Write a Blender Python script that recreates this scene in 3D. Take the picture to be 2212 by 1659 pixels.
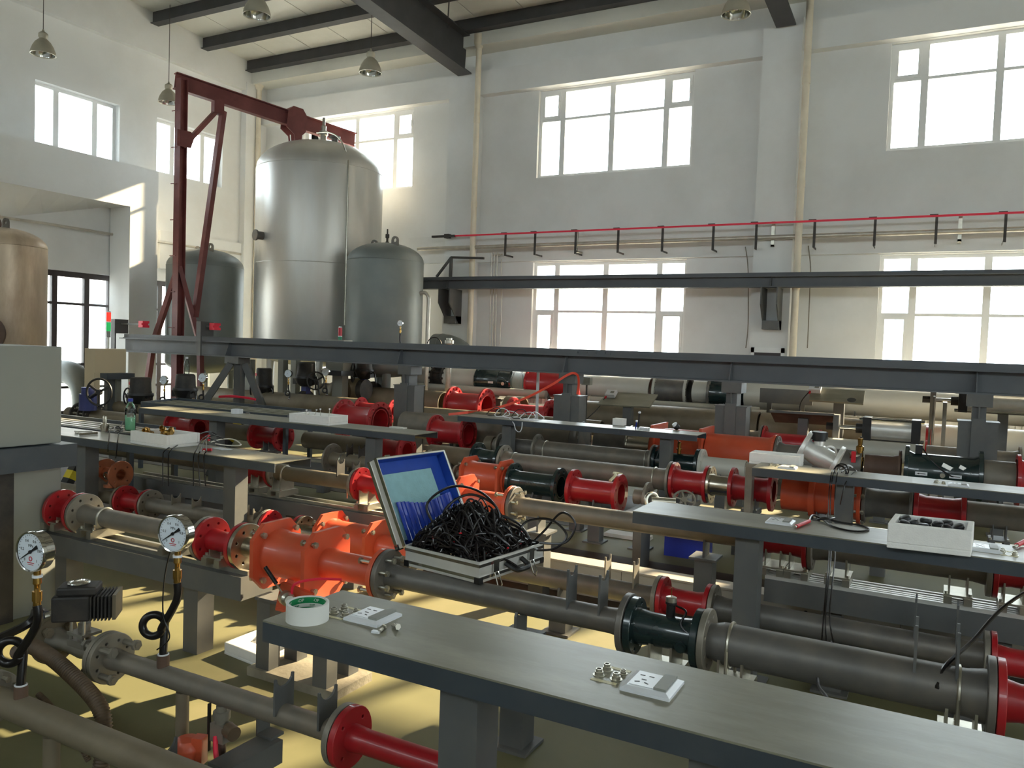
import bpy, bmesh, math, random
from mathutils import Vector, Matrix
random.seed(7)
S = bpy.context.scene
COL = S.collection
for o in list(bpy.data.objects):
    bpy.data.objects.remove(o)

# ------------------------------------------------------------------ camera
FPX, CW, CH = 1738.0, 2212.0, 1659.0
YAW, PITCH, ROLL = math.radians(-28.17), math.radians(-2.568), math.radians(1.98)
EYE = Vector((0, 0, 1.55))
fw = Vector((math.sin(YAW) * math.cos(PITCH), math.cos(YAW) * math.cos(PITCH), math.sin(PITCH)))
rt = fw.cross(Vector((0, 0, 1))).normalized()
up = rt.cross(fw)
rt, up = rt * math.cos(ROLL) + up * math.sin(ROLL), up * math.cos(ROLL) - rt * math.sin(ROLL)
cam = bpy.data.cameras.new('camera')
cam.sensor_width = 36.0
cam.lens = 36.0 * FPX / CW
cam.clip_end = 400
camo = bpy.data.objects.new('camera', cam)
COL.objects.link(camo)
m = Matrix((rt, up, -fw)).transposed().to_4x4()
m.translation = EYE
camo.matrix_world = m
S.camera = camo

# ------------------------------------------------------------------ light
SUN_DIR = Vector((0.335, 1.0, 0.523)).normalized()      # towards the sun, behind the window wall
world = bpy.data.worlds.new('sky')
S.world = world
world.use_nodes = True
wn = world.node_tree.nodes
wn['Background'].inputs[0].default_value = (0.86, 0.93, 1.0, 1)
wn['Background'].inputs[1].default_value = 13.0
sun = bpy.data.lights.new('sun', 'SUN')
sun.energy = 26.0
sun.angle = math.radians(0.7)
sun.color = (1.0, 0.77, 0.5)
suno = bpy.data.objects.new('sun', sun)
COL.objects.link(suno)
suno.location = SUN_DIR * 60
suno.rotation_euler = SUN_DIR.to_track_quat('Z', 'Y').to_euler()
S.view_settings.view_transform = 'Standard'
S.view_settings.look = 'None'
S.view_settings.gamma = 1.0
S.view_settings.use_curve_mapping = False
S.view_settings.exposure = 0.2
S.cycles.max_bounces = 10
S.cycles.diffuse_bounces = 6
S.cycles.glossy_bounces = 4
S.cycles.transparent_max_bounces = 12
S.cycles.sample_clamp_indirect = 8.0
S.cycles.use_denoising = True

# ------------------------------------------------------------------ places
def pxray(x, y):
    return fw + rt * ((x - CW / 2) / FPX) + up * ((CH / 2 - y) / FPX)
def onz(x, y, z):
    d = pxray(x, y); return EYE + d * ((z - EYE.z) / d.z)
def ony(x, y, Y):
    d = pxray(x, y); return EYE + d * (Y / d.y)
def onx(x, y, X):
    d = pxray(x, y); return EYE + d * (X / d.x)
def rx(px, Y, z):
    """X where the line (., Y, z) along the hall stands at image column px"""
    q = Vector((0, Y, z - EYE.z)); c = CW / 2 - px
    return -(q.dot(rt) * FPX + c * q.dot(fw)) / (rt.x * FPX + c * fw.x)

# ------------------------------------------------------------------ materials
def lin(c):
    return tuple(((v / 255) / 12.92 if v / 255 <= 0.04045 else ((v / 255 + 0.055) / 1.055) ** 2.4) for v in c)
MATS = {}
def mat(name, rgb, rough=0.5, metal=0.0, var=0.12, vscale=6.0, dirt=None, dscale=3.0, damt=0.35, bump=0.0, bscale=60.0, coat=0.0, emit=None, estr=0.0, spec=0.5, stretch=None):
    m = bpy.data.materials.new(name); m.use_nodes = True
    nt = m.node_tree; N = nt.nodes; L = nt.links
    b = N['Principled BSDF']
    b.inputs['Roughness'].default_value = rough
    b.inputs['Metallic'].default_value = metal
    b.inputs['Specular IOR Level'].default_value = spec
    if coat: b.inputs['Coat Weight'].default_value = coat
    tc = N.new('ShaderNodeTexCoord')
    vec = tc.outputs['Object']
    if stretch:
        mp = N.new('ShaderNodeMapping'); mp.inputs['Scale'].default_value = stretch
        L.new(vec, mp.inputs['Vector']); vec = mp.outputs['Vector']
    c = lin(rgb)
    n1 = N.new('ShaderNodeTexNoise'); n1.inputs['Scale'].default_value = vscale; n1.inputs['Detail'].default_value = 5
    L.new(vec, n1.inputs['Vector'])
    r1 = N.new('ShaderNodeValToRGB')
    r1.color_ramp.elements[0].position = 0.3; r1.color_ramp.elements[1].position = 0.7
    r1.color_ramp.elements[0].color = tuple(v * (1 - var) for v in c) + (1,)
    r1.color_ramp.elements[1].color = tuple(min(1, v * (1 + var)) for v in c) + (1,)
    L.new(n1.outputs['Fac'], r1.inputs['Fac'])
    out = r1.outputs['Color']
    if dirt:
        n2 = N.new('ShaderNodeTexNoise'); n2.inputs['Scale'].default_value = dscale; n2.inputs['Detail'].default_value = 8; n2.inputs['Roughness'].default_value = 0.65
        L.new(vec, n2.inputs['Vector'])
        r2 = N.new('ShaderNodeValToRGB')
        r2.color_ramp.elements[0].position = 0.45; r2.color_ramp.elements[1].position = 0.72
        r2.color_ramp.elements[0].color = (0, 0, 0, 1); r2.color_ramp.elements[1].color = (damt, damt, damt, 1)
        L.new(n2.outputs['Fac'], r2.inputs['Fac'])
        mx = N.new('ShaderNodeMix'); mx.data_type = 'RGBA'
        L.new(r2.outputs['Color'], mx.inputs[0]); L.new(out, mx.inputs[6]); mx.inputs[7].default_value = lin(dirt) + (1,)
        out = mx.outputs[2]
    L.new(out, b.inputs['Base Color'])
    if bump:
        n3 = N.new('ShaderNodeTexNoise'); n3.inputs['Scale'].default_value = bscale; n3.inputs['Detail'].default_value = 4
        L.new(vec, n3.inputs['Vector'])
        bp = N.new('ShaderNodeBump'); bp.inputs['Strength'].default_value = bump; bp.inputs['Distance'].default_value = 0.01
        L.new(n3.outputs['Fac'], bp.inputs['Height']); L.new(bp.outputs['Normal'], b.inputs['Normal'])
    if emit:
        b.inputs['Emission Color'].default_value = lin(emit) + (1,); b.inputs['Emission Strength'].default_value = estr
    MATS[name] = m
    return m
def glassmat(name, tint, refl=0.06, rough=0.0):
    m = bpy.data.materials.new(name); m.use_nodes = True
    nt = m.node_tree; N = nt.nodes; L = nt.links
    for n in list(N):
        if n.type != 'OUTPUT_MATERIAL': N.remove(n)
    o = [n for n in N if n.type == 'OUTPUT_MATERIAL'][0]
    t = N.new('ShaderNodeBsdfTransparent'); t.inputs[0].default_value = tint + (1,)
    g = N.new('ShaderNodeBsdfGlossy'); g.inputs['Roughness'].default_value = rough; g.inputs['Color'].default_value = (1, 1, 1, 1)
    f = N.new('ShaderNodeFresnel'); f.inputs['IOR'].default_value = 1.45
    x = N.new('ShaderNodeMixShader')
    L.new(f.outputs[0], x.inputs[0]); L.new(t.outputs[0], x.inputs[1]); L.new(g.outputs[0], x.inputs[2]); L.new(x.outputs[0], o.inputs[0])
    MATS[name] = m
    return m
mat('wall', (228, 229, 228), 0.9, var=0.03, vscale=0.6, dirt=(196, 194, 188), dscale=0.5, damt=0.4, bump=0.05, bscale=25)
mat('wall_low', (214, 214, 208), 0.9, var=0.03, vscale=0.6)
mat('roof_panel', (222, 222, 214), 0.6, var=0.04, vscale=0.8, dirt=(178, 176, 164), dscale=0.8, damt=0.4)
mat('roof_steel', (66, 66, 68), 0.6, var=0.15, vscale=3)
mat('floor', (116, 113, 80), 0.6, spec=0.3, var=0.14, vscale=0.9, dirt=(146, 134, 104), dscale=0.8, damt=0.55, bump=0.03, bscale=30)
mat('concrete', (150, 142, 125), 0.9, var=0.2, vscale=8, dirt=(100, 90, 75), dscale=5, damt=0.6, bump=0.3, bscale=40)
mat('frame_white', (232, 233, 232), 0.5, var=0.02)
mat('frame_dark', (62, 54, 54), 0.5, var=0.1)
mat('pvc', (226, 216, 196), 0.55, var=0.05, dirt=(190, 175, 150), dscale=2, damt=0.4)
mat('grey_paint', (90, 91, 90), 0.55, var=0.1, vscale=5, dirt=(122, 114, 100), dscale=4, damt=0.35)
mat('beam_paint', (92, 95, 98), 0.6, var=0.08, vscale=3, dirt=(110, 106, 100), dscale=2, damt=0.3)
mat('bench_top', (124, 121, 104), 0.36, var=0.1, vscale=4, dirt=(172, 168, 150), dscale=2.2, damt=0.6, bump=0.03, bscale=18, stretch=(0.6, 2.2, 1))
mat('bench_apron', (62, 69, 76), 0.45, var=0.08, vscale=6, dirt=(98, 98, 96), dscale=4, damt=0.25)
mat('pipe_grey', (122, 115, 104), 0.5, 0.2, var=0.14, vscale=7, dirt=(150, 132, 110), dscale=3.5, damt=0.45)
mat('pipe_dark', (106, 103, 98), 0.45, 0.25, var=0.16, vscale=7, dirt=(138, 122, 102), dscale=3.5, damt=0.4)
mat('pipe_khaki', (124, 113, 93), 0.55, 0.1, var=0.15, vscale=5, dirt=(92, 78, 58), dscale=2, damt=0.5)
mat('pipe_pale', (196, 194, 184), 0.5, 0.1, var=0.08, vscale=4, dirt=(160, 152, 134), dscale=2, damt=0.4)
mat('pipe_brown', (92, 70, 58), 0.6, 0.15, var=0.2, vscale=7, dirt=(130, 105, 85), dscale=4, damt=0.4)
mat('flange_grey', (142, 136, 124), 0.5, 0.4, var=0.14, vscale=9, dirt=(112, 98, 80), dscale=6, damt=0.4)
mat('stainless', (186, 178, 162), 0.25, 0.95, var=0.12, vscale=5)
mat('tank_steel', (205, 204, 200), 0.4, 0.62, var=0.12, vscale=1.6, dirt=(190, 176, 156), dscale=1.0, damt=0.4, stretch=(1, 1, 0.25))
mat('tank_rust', (208, 188, 164), 0.38, 0.4, var=0.18, vscale=2.5, dirt=(110, 78, 52), dscale=1.6, damt=0.7, stretch=(1, 1, 0.3))
mat('tank_grey', (120, 126, 125), 0.5, 0.25, var=0.1, vscale=2, dirt=(136, 134, 122), dscale=1.0, damt=0.4)
mat('chrome', (215, 215, 212), 0.13, 1.0, var=0.03)
mat('zinc', (190, 186, 172), 0.35, 0.9, var=0.1, vscale=20)
mat('red', (170, 27, 35), 0.38, var=0.1, vscale=5, dirt=(146, 66, 62), dscale=6, damt=0.3, coat=0.2)
mat('orange', (204, 84, 52), 0.42, var=0.08, vscale=4, dirt=(196, 112, 84), dscale=5, damt=0.35, coat=0.15)
mat('crane_red', (112, 56, 54), 0.55, var=0.12, vscale=3, dirt=(150, 92, 82), dscale=3, damt=0.3)
mat('green', (30, 46, 46), 0.25, var=0.12, vscale=6, coat=0.5)
mat('copper', (186, 116, 84), 0.3, 0.55, var=0.15, vscale=10)
mat('brass', (186, 146, 78), 0.25, 0.95, var=0.12, vscale=20)
mat('black', (30, 29, 29), 0.45, var=0.2, vscale=15)
mat('black_dusty', (44, 41, 38), 0.6, var=0.25, vscale=10, dirt=(92, 80, 66), dscale=6, damt=0.4)
mat('rubber', (26, 22, 21), 0.3, var=0.15, vscale=30)
mat('hose', (100, 82, 62), 0.5, var=0.2, vscale=30)
mat('blue_paint', (44, 52, 108), 0.45, var=0.15, vscale=8)
mat('blue_plastic', (30, 50, 150), 0.4, var=0.1)
mat('blue_lining', (22, 66, 160), 0.65, var=0.12, vscale=12)
mat('foam_blue', (142, 182, 188), 0.95, var=0.08, vscale=25, bump=0.2, bscale=120)
mat('aluminium', (222, 220, 214), 0.4, 0.45, var=0.05, vscale=12)
mat('foam', (236, 234, 230), 0.9, var=0.03, vscale=30, bump=0.15, bscale=160)
mat('plastic_white', (226, 228, 232), 0.28, var=0.02)
mat('cabinet', (140, 141, 133), 0.5, var=0.03, vscale=2)
mat('cabinet_tan', (206, 188, 156), 0.55, var=0.04, vscale=2)
mat('paper', (222, 214, 176), 0.5, var=0.15, vscale=60)
mat('tape_green', (20, 132, 78), 0.4, var=0.05)
mat('tape_white', (222, 222, 216), 0.5, var=0.03)
mat('dial', (222, 230, 238), 0.4, var=0.01)
mat('ink_red', (190, 60, 70), 0.5, var=0.02)
mat('tape_red', (232, 40, 70), 0.5, var=0.05)
mat('red_plastic', (210, 30, 44), 0.4, var=0.05)
mat('dark_sheet', (66, 58, 48), 0.6, 0.2, var=0.25, vscale=2, dirt=(92, 84, 66), dscale=1.5, damt=0.5)
mat('channel', (172, 164, 150), 0.6, var=0.05, vscale=3)
mat('yellow', (214, 190, 40), 0.5, var=0.05)
mat('angle_dark', (66, 62, 58), 0.6, var=0.2, vscale=12)
mat('conduit', (196, 190, 178), 0.4, 0.6, var=0.15, vscale=6)
mat('liquid', (150, 205, 165), 0.2, var=0.05)
mat('strap', (226, 74, 46), 0.6, var=0.06)
mat('ground', (190, 186, 178), 0.9, var=0.1, vscale=0.4)
mat('far_wall', (225, 226, 228), 0.9, var=0.03, vscale=0.3)
mat('far_window', (140, 160, 176), 0.5, var=0.1)
mat('far_red', (214, 110, 104), 0.8, var=0.05)
mat('led_red', (220, 40, 30), 0.3, var=0.02, emit=(255, 50, 30), estr=1.0)
mat('led_green', (20, 150, 70), 0.3, var=0.02, emit=(40, 235, 120), estr=0.35)
mat('glass_red', (200, 40, 60), 0.25, var=0.02)
mat('glass_green', (20, 130, 86), 0.25, var=0.02)
mat('lamp_shell', (172, 166, 148), 0.45, 0.3, var=0.06, vscale=8)
glassmat('glass', (0.93, 0.96, 0.95))
glassmat('bottle', (0.88, 0.93, 0.92))

# ------------------------------------------------------------------ mesh helpers
class MB:
    def __init__(s): s.v = []; s.f = []
    def add(s, vs, fs):
        b = len(s.v); s.v += [Vector(v) for v in vs]; s.f += [tuple(i + b for i in f) for f in fs]; return s
    def box(s, x0, x1, y0, y1, z0, z1):
        return s.add([(x0,y0,z0),(x1,y0,z0),(x1,y1,z0),(x0,y1,z0),(x0,y0,z1),(x1,y0,z1),(x1,y1,z1),(x0,y1,z1)],
                     [(3,2,1,0),(4,5,6,7),(0,1,5,4),(1,2,6,5),(2,3,7,6),(3,0,4,7)])
    def obox(s, c, ax, ay, az):
        c = Vector(c); ax, ay, az = Vector(ax), Vector(ay), Vector(az)
        vs = [c + ax*i + ay*j + az*k for k in (-1,1) for i,j in ((-1,-1),(1,-1),(1,1),(-1,1))]
        return s.add(vs, [(3,2,1,0),(4,5,6,7),(0,1,5,4),(1,2,6,5),(2,3,7,6),(3,0,4,7)])
    def bar(s, p0, p1, w, h, upv=(0,0,1)):
        p0, p1 = Vector(p0), Vector(p1); d = p1 - p0; l = d.length; d.normalize()
        u = Vector(upv); sd = d.cross(u)
        if sd.length < 1e-4: sd = d.cross(Vector((1,0,0)))
        sd.normalize(); u = sd.cross(d)
        return s.obox((p0+p1)/2, d*l/2, sd*w/2, u*h/2)
    def lathe(s, o, d, prof, n=24, closed=False, caps=True):
        """prof: list of (distance along d, radius)"""
        o, d = Vector(o), Vector(d).normalized()
        a = d.orthogonal().normalized(); b = d.cross(a); base = len(s.v); k = len(prof)
        for t, r in prof:
            for i in range(n):
                th = 2*math.pi*i/n
                s.v.append(o + d*t + (a*math.cos(th) + b*math.sin(th))*r)
        rng = range(k) if closed else range(k-1)
        for j in rng:
            j2 = (j+1) % k
            for i in range(n):
                i2 = (i+1) % n
                s.f.append((base+j*n+i, base+j*n+i2, base+j2*n+i2, base+j2*n+i))
        if caps and not closed:
            if prof[0][1] > 1e-6: s.f.append(tuple(base+i for i in reversed(range(n))))
            if prof[-1][1] > 1e-6: s.f.append(tuple(base+(k-1)*n+i for i in range(n)))
        return s
    def cyl(s, p0, p1, r0, r1=None, n=16):
        p0, p1 = Vector(p0), Vector(p1); d = p1 - p0
        return s.lathe(p0, d, [(0, r0), (d.length, r0 if r1 is None else r1)], n)
    def tube(s, pts, r, n=8, cap=True):
        pts = [Vector(p) for p in pts]; base = len(s.v); k = len(pts)
        t0 = (pts[1]-pts[0]).normalized(); a = t0.orthogonal().normalized()
        for j in range(k):
            t = (pts[min(j+1,k-1)] - pts[max(j-1,0)])
            t = t.normalized() if t.length > 1e-9 else t0
            a = (a - t*a.dot(t))
            a = a.normalized() if a.length > 1e-6 else t.orthogonal().normalized()
            b = t.cross(a); rr = r[j] if isinstance(r, (list, tuple)) else r
            for i in range(n):
                th = 2*math.pi*i/n
                s.v.append(pts[j] + (a*math.cos(th)+b*math.sin(th))*rr)
        for j in range(k-1):
            for i in range(n):
                i2 = (i+1) % n
                s.f.append((base+j*n+i, base+j*n+i2, base+(j+1)*n+i2, base+(j+1)*n+i))
        if cap:
            s.f.append(tuple(base+i for i in reversed(range(n)))); s.f.append(tuple(base+(k-1)*n+i for i in range(n)))
        return s
    def torus(s, c, d, R, r, n=24, m=8, a0=0, a1=2*math.pi, ref=None):
        c, d = Vector(c), Vector(d).normalized()
        a = (Vector(ref) - d*Vector(ref).dot(d)).normalized() if ref else d.orthogonal().normalized()
        b = d.cross(a); full = abs(a1-a0-2*math.pi) < 1e-6
        pts = [c + (a*math.cos(a0+(a1-a0)*i/n) + b*math.sin(a0+(a1-a0)*i/n))*R for i in range(n+1)]
        return s.tube(pts, r, m, cap=not full)
    def prism(s, poly, o, u, v, w, t):
        """polygon in (u,v) about o, extruded from 0 to t along w"""
        o,u,v,w = Vector(o),Vector(u),Vector(v),Vector(w); n = len(poly)
        vs = [o+u*a+v*b for a,b in poly] + [o+u*a+v*b+w*t for a,b in poly]
        fs = [tuple(reversed(range(n))), tuple(range(n,2*n))] + [(i,(i+1)%n,n+(i+1)%n,n+i) for i in range(n)]
        return s.add(vs, fs)
    def disc(s, c, d, r, n=20):
        return s.lathe(c, d, [(0, r), (0.001, r)], n)

def wloc(o):
    v = Vector((0,0,0))
    while o is not None: v = v + o.location; o = o.parent
    return v
def finish(me, m, smooth=True, ang=38):
    if m: me.materials.append(MATS[m] if isinstance(m, str) else m)
    bm = bmesh.new(); bm.from_mesh(me); bmesh.ops.recalc_face_normals(bm, faces=bm.faces); bm.to_mesh(me); bm.free()
    if smooth:
        me.polygons.foreach_set('use_smooth', [True]*len(me.polygons)); me.set_sharp_from_angle(angle=math.radians(ang))
    me.update()
def part(name, mb, m, parent=None, origin=None, smooth=True, label=None, kind=None, ang=38):
    """one mesh object; vertices given in world coordinates"""
    pl = wloc(parent) if parent is not None else Vector((0,0,0))
    if parent is None:
        if origin is None:
            xs=[v.x for v in mb.v]; ys=[v.y for v in mb.v]; zs=[v.z for v in mb.v]
            origin = Vector(((min(xs)+max(xs))/2, (min(ys)+max(ys))/2, min(zs)))
        ref = Vector(origin)
    else:
        ref = pl if origin is None else Vector(origin)
    me = bpy.data.meshes.new(name)
    me.from_pydata([tuple(v-ref) for v in mb.v], [], mb.f)
    finish(me, m, smooth, ang)
    o = bpy.data.objects.new(name, me); COL.objects.link(o)
    o.location = ref - pl
    if parent is not None: o.parent = parent
    if label: o['label'] = label
    if kind: o['kind'] = kind
    return o
def shared(name, me, parent, loc, mrot=None, label=None):
    o = bpy.data.objects.new(name, me); COL.objects.link(o)
    o.location = Vector(loc) - (wloc(parent) if parent is not None else Vector((0,0,0)))
    if mrot is not None: o.rotation_euler = mrot
    if parent is not None: o.parent = parent
    if label: o['label'] = label
    return o
def thing(name, label, cat, loc, group=None):
    o = bpy.data.objects.new(name, None); COL.objects.link(o); o.empty_display_size = 0.05
    o.location = Vector(loc); o['label'] = label; o['category'] = cat
    if group: o['group'] = group
    return o
def tag(o, label, cat, group=None):
    o['label'] = label; o['category'] = cat
    if group: o['group'] = group
    return o
def struct(name, mb, m, parent=None, smooth=False):
    o = part(name, mb, m, parent, smooth=smooth)
    if parent is None: o['kind'] = 'structure'
    return o
def sempty(name, loc):
    o = bpy.data.objects.new(name, None); COL.objects.link(o); o.location = Vector(loc); o['kind'] = 'structure'; return o
def copy_tree(o, parent=None, loc=None, label=None, group=None):
    c = o.copy(); COL.objects.link(c)
    if parent is not None: c.parent = parent
    if loc is not None: c.location = Vector(loc)
    if label: c['label'] = label
    if group: c['group'] = group
    for ch in list(o.children): copy_tree(ch, c)
    return c
_fl = {}
def curve_mesh(loops, t, bevel=0.0):
    cu = bpy.data.curves.new('outline', 'CURVE'); cu.dimensions = '2D'; cu.fill_mode = 'BOTH'; cu.extrude = t/2 - bevel; cu.bevel_depth = bevel; cu.bevel_resolution = 0
    for lp in loops:
        sp = cu.splines.new('POLY'); sp.points.add(len(lp)-1)
        for p, (a, b) in zip(sp.points, lp): p.co = (a, b, 0, 1)
        sp.use_cyclic_u = True
    tmp = bpy.data.objects.new('outline', cu)
    me = bpy.data.meshes.new_from_object(tmp)
    bpy.data.objects.remove(tmp); bpy.data.curves.remove(cu)
    return me
def circ(r, n, cx=0, cy=0, a0=0): return [(cx+r*math.cos(a0+2*math.pi*i/n), cy+r*math.sin(a0+2*math.pi*i/n)) for i in range(n)]
def flange_mesh(rf, ri, t, n, m, rh=None, pcd=None):
    key = (round(rf,4), round(ri,4), round(t,4), n, m, rh, pcd)
    if key in _fl: return _fl[key]
    pcd = pcd or (rf + ri)/2*1.04; rh = rh or rf*0.085
    lp = [circ(rf, 36), circ(ri, 28)]
    for i in range(n):
        a = 2*math.pi*(i+0.5)/n; lp.append(circ(rh, 10, pcd*math.cos(a), pcd*math.sin(a)))
    me = curve_mesh(lp, t, bevel=min(0.002, t*0.12)); me.name = 'flange'
    me.transform(Matrix.Rotation(math.pi/2, 4, 'Y'))
    finish(me, m, True, 30)
    _fl[key] = me
    return me
def text_mesh(s, size, m, depth=0.0006):
    cu = bpy.data.curves.new('lettering', 'FONT'); cu.body = s; cu.size = size; cu.extrude = depth; cu.align_x = 'CENTER'; cu.align_y = 'CENTER'; cu.resolution_u = 2
    tmp = bpy.data.objects.new('lettering', cu); me = bpy.data.meshes.new_from_object(tmp)
    bpy.data.objects.remove(tmp); bpy.data.curves.remove(cu); me.name = 'lettering'
    me.materials.clear(); me.materials.append(MATS[m]); return me
def bez(p0, p1, p2, p3, n=12):
    p0,p1,p2,p3 = map(Vector,(p0,p1,p2,p3)); out=[]
    for i in range(n+1):
        t=i/n; out.append(p0*(1-t)**3+p1*3*t*(1-t)**2+p2*3*t*t*(1-t)+p3*t**3)
    return out
def smoothpath(pts, n=8):
    pts=[Vector(p) for p in pts]; out=[]
    for i in range(len(pts)-1):
        p0=pts[max(i-1,0)]; p1=pts[i]; p2=pts[i+1]; p3=pts[min(i+2,len(pts)-1)]
        for k in range(n):
            t=k/n; out.append(0.5*((2*p1)+(p2-p0)*t+(2*p0-5*p1+4*p2-p3)*t*t+(3*p1-p0-3*p2+p3)*t**3))
    out.append(pts[-1]); return out
# ------------------------------------------------------------------ the hall
WY, WX, EX, SY = 13.6, -14.0, 14.0, -6.0
def roofz(y): return 7.47 + 0.061*(13.6 - y)
def wall_grid(mb, u0, u1, z0, z1, holes, place):
    us = sorted({u0, u1, *[h[0] for h in holes], *[h[1] for h in holes]}); zs = sorted({z0, z1, *[h[2] for h in holes], *[h[3] for h in holes]})
    for a, b in zip(us, us[1:]):
        run = None
        for c, d in zip(zs, zs[1:]):
            hole = any(h[0] <= (a+b)/2 <= h[1] and h[2] <= (c+d)/2 <= h[3] for h in holes)
            if hole:
                if run: place(mb, a, b, *run); run = None
            else:
                run = (run[0], d) if run else (c, d)
        if run: place(mb, a, b, *run)
floor_mb = MB().box(WX-0.3, EX+0.3, SY-0.3, WY+0.3, -0.3, 0)
struct('floor', floor_mb, 'floor')
for i, (y0, y1, xa, xb) in enumerate(((4.25, 5.72, -9.5, 3.0), (6.45, 8.2, -9.5, -2.6), (9.35, 12.9, -8, 4))): struct('trim_%d' % (60+i), MB().box(xa, xb, y0, y1, 0, 0.004), 'dark_sheet')  # thin dark brown sheets laid flat over parts of the floor
BW = [(-12.72, -9.76), (-6.92, -3.97), (-0.95, 2.0), (5.0, 7.95), (10.97, 13.8)]
UZ, LZ = (4.745, 6.36), (0.9, 3.17)
holes = [(a, b, *z) for a, b in BW for z in (UZ, LZ)]
back = MB(); wall_grid(back, WX-0.3, EX+0.3, 0, 8.0, holes, lambda m, a, b, c, d: m.box(a, b, WY, WY+0.2, c, d))
struct('wall_back', back, 'wall')
LW = [(6.0, 7.6), (8.42, 10.03), (10.85, 12.5)]
LD = (7.2, 11.6, 0.0, 2.66)
left = MB(); wall_grid(left, SY, WY, 0, 8.9, [(a, b, 4.8, 5.88) for a, b in LW] + [LD], lambda m, a, b, c, d: m.box(WX-0.3, WX, a, b, c, d))
struct('wall_left', left, 'wall')
RW = [(-4.5, -1.5), (1.5, 4.5)]
right = MB(); wall_grid(right, SY, WY, 0, 8.9, [(a, b, *z) for a, b in RW for z in (UZ, LZ)], lambda m, a, b, c, d: m.box(EX, EX+0.3, a, b, c, d))
struct('wall_right', right, 'wall')
FW_ = [(-12.72, -9.76), (-6.92, -3.97), (-0.95, 2.0), (5.0, 7.95), (10.97, 13.8)]
front = MB(); wall_grid(front, WX-0.3, EX+0.3, 0, 8.9, [(a, b, *UZ) for a, b in FW_], lambda m, a, b, c, d: m.box(a, b, SY-0.32, SY, c, d))
struct('wall_front', front, 'wall')
# concrete columns, ring beams and ledges standing proud of the walls
trims = [
 (MB().box(-8.72, -8.12, 13.3, WY, 0, 6.88)), (MB().box(-2.8, -2.2, 13.3, WY, 0, 6.86)), (MB().box(3.2, 3.8, 13.3, WY, 0, 6.86)),
 (MB().box(WX, WX+0.16, 13.0, WY, 0, 7.2)),
 (MB().box(WX, EX, 13.42, WY, 6.37, 6.82)), (MB().box(WX, EX, 13.52, WY, 3.19, 3.72)),
 (MB().box(WX, WX+0.14, SY, WY, 7.03, 8.9)), (MB().box(WX, WX+0.08, 10.9, 13.0, 2.9, 3.66)),
]
for i, t in enumerate(trims): struct('trim_%d' % (i+1), t, 'wall')
# the portal in front of the left wall: column, beam and slab
PXF = -13.4
pc0, pc1 = onx(280, 560, PXF).y, onx(340, 560, PXF).y
ztop, zbot = 4.68, onx(280, 446, PXF).z
pj = ony(237, 560, pc0).x
struct('trim_20', MB().box(pj, PXF, pc0, pc1, 0, zbot), 'wall')
struct('trim_21', MB().box(pj, PXF, -2, pc1, zbot, ztop).box(WX, pj, -2, pc1, ztop-0.16, ztop), 'wall')

# sloping soffit between the portal beam and the wall
w_ = MB(); ya, yb = 5.6, pc0
def zs_(y): return max(2.75, 3.42 + (y-7.83)*0.26)
for i in range(10):
    y0_, y1_ = ya+(yb-ya)*i/10, ya+(yb-ya)*(i+1)/10
    w_.add([(PXF-0.02, y0_, zbot+0.01), (PXF-0.02, y1_, zbot+0.01), (WX, y1_, zs_(y1_)), (WX, y0_, zs_(y0_)), (PXF-0.02, y0_, ztop-0.2), (PXF-0.02, y1_, ztop-0.2), (WX, y1_, ztop-0.2), (WX, y0_, ztop-0.2)], [(0,1,2),(0,2,3),(4,7,6,5),(0,4,5,1),(1,5,6,2),(2,6,7,3),(3,7,4,0)])
struct('trim_22', w_, 'wall')

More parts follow.
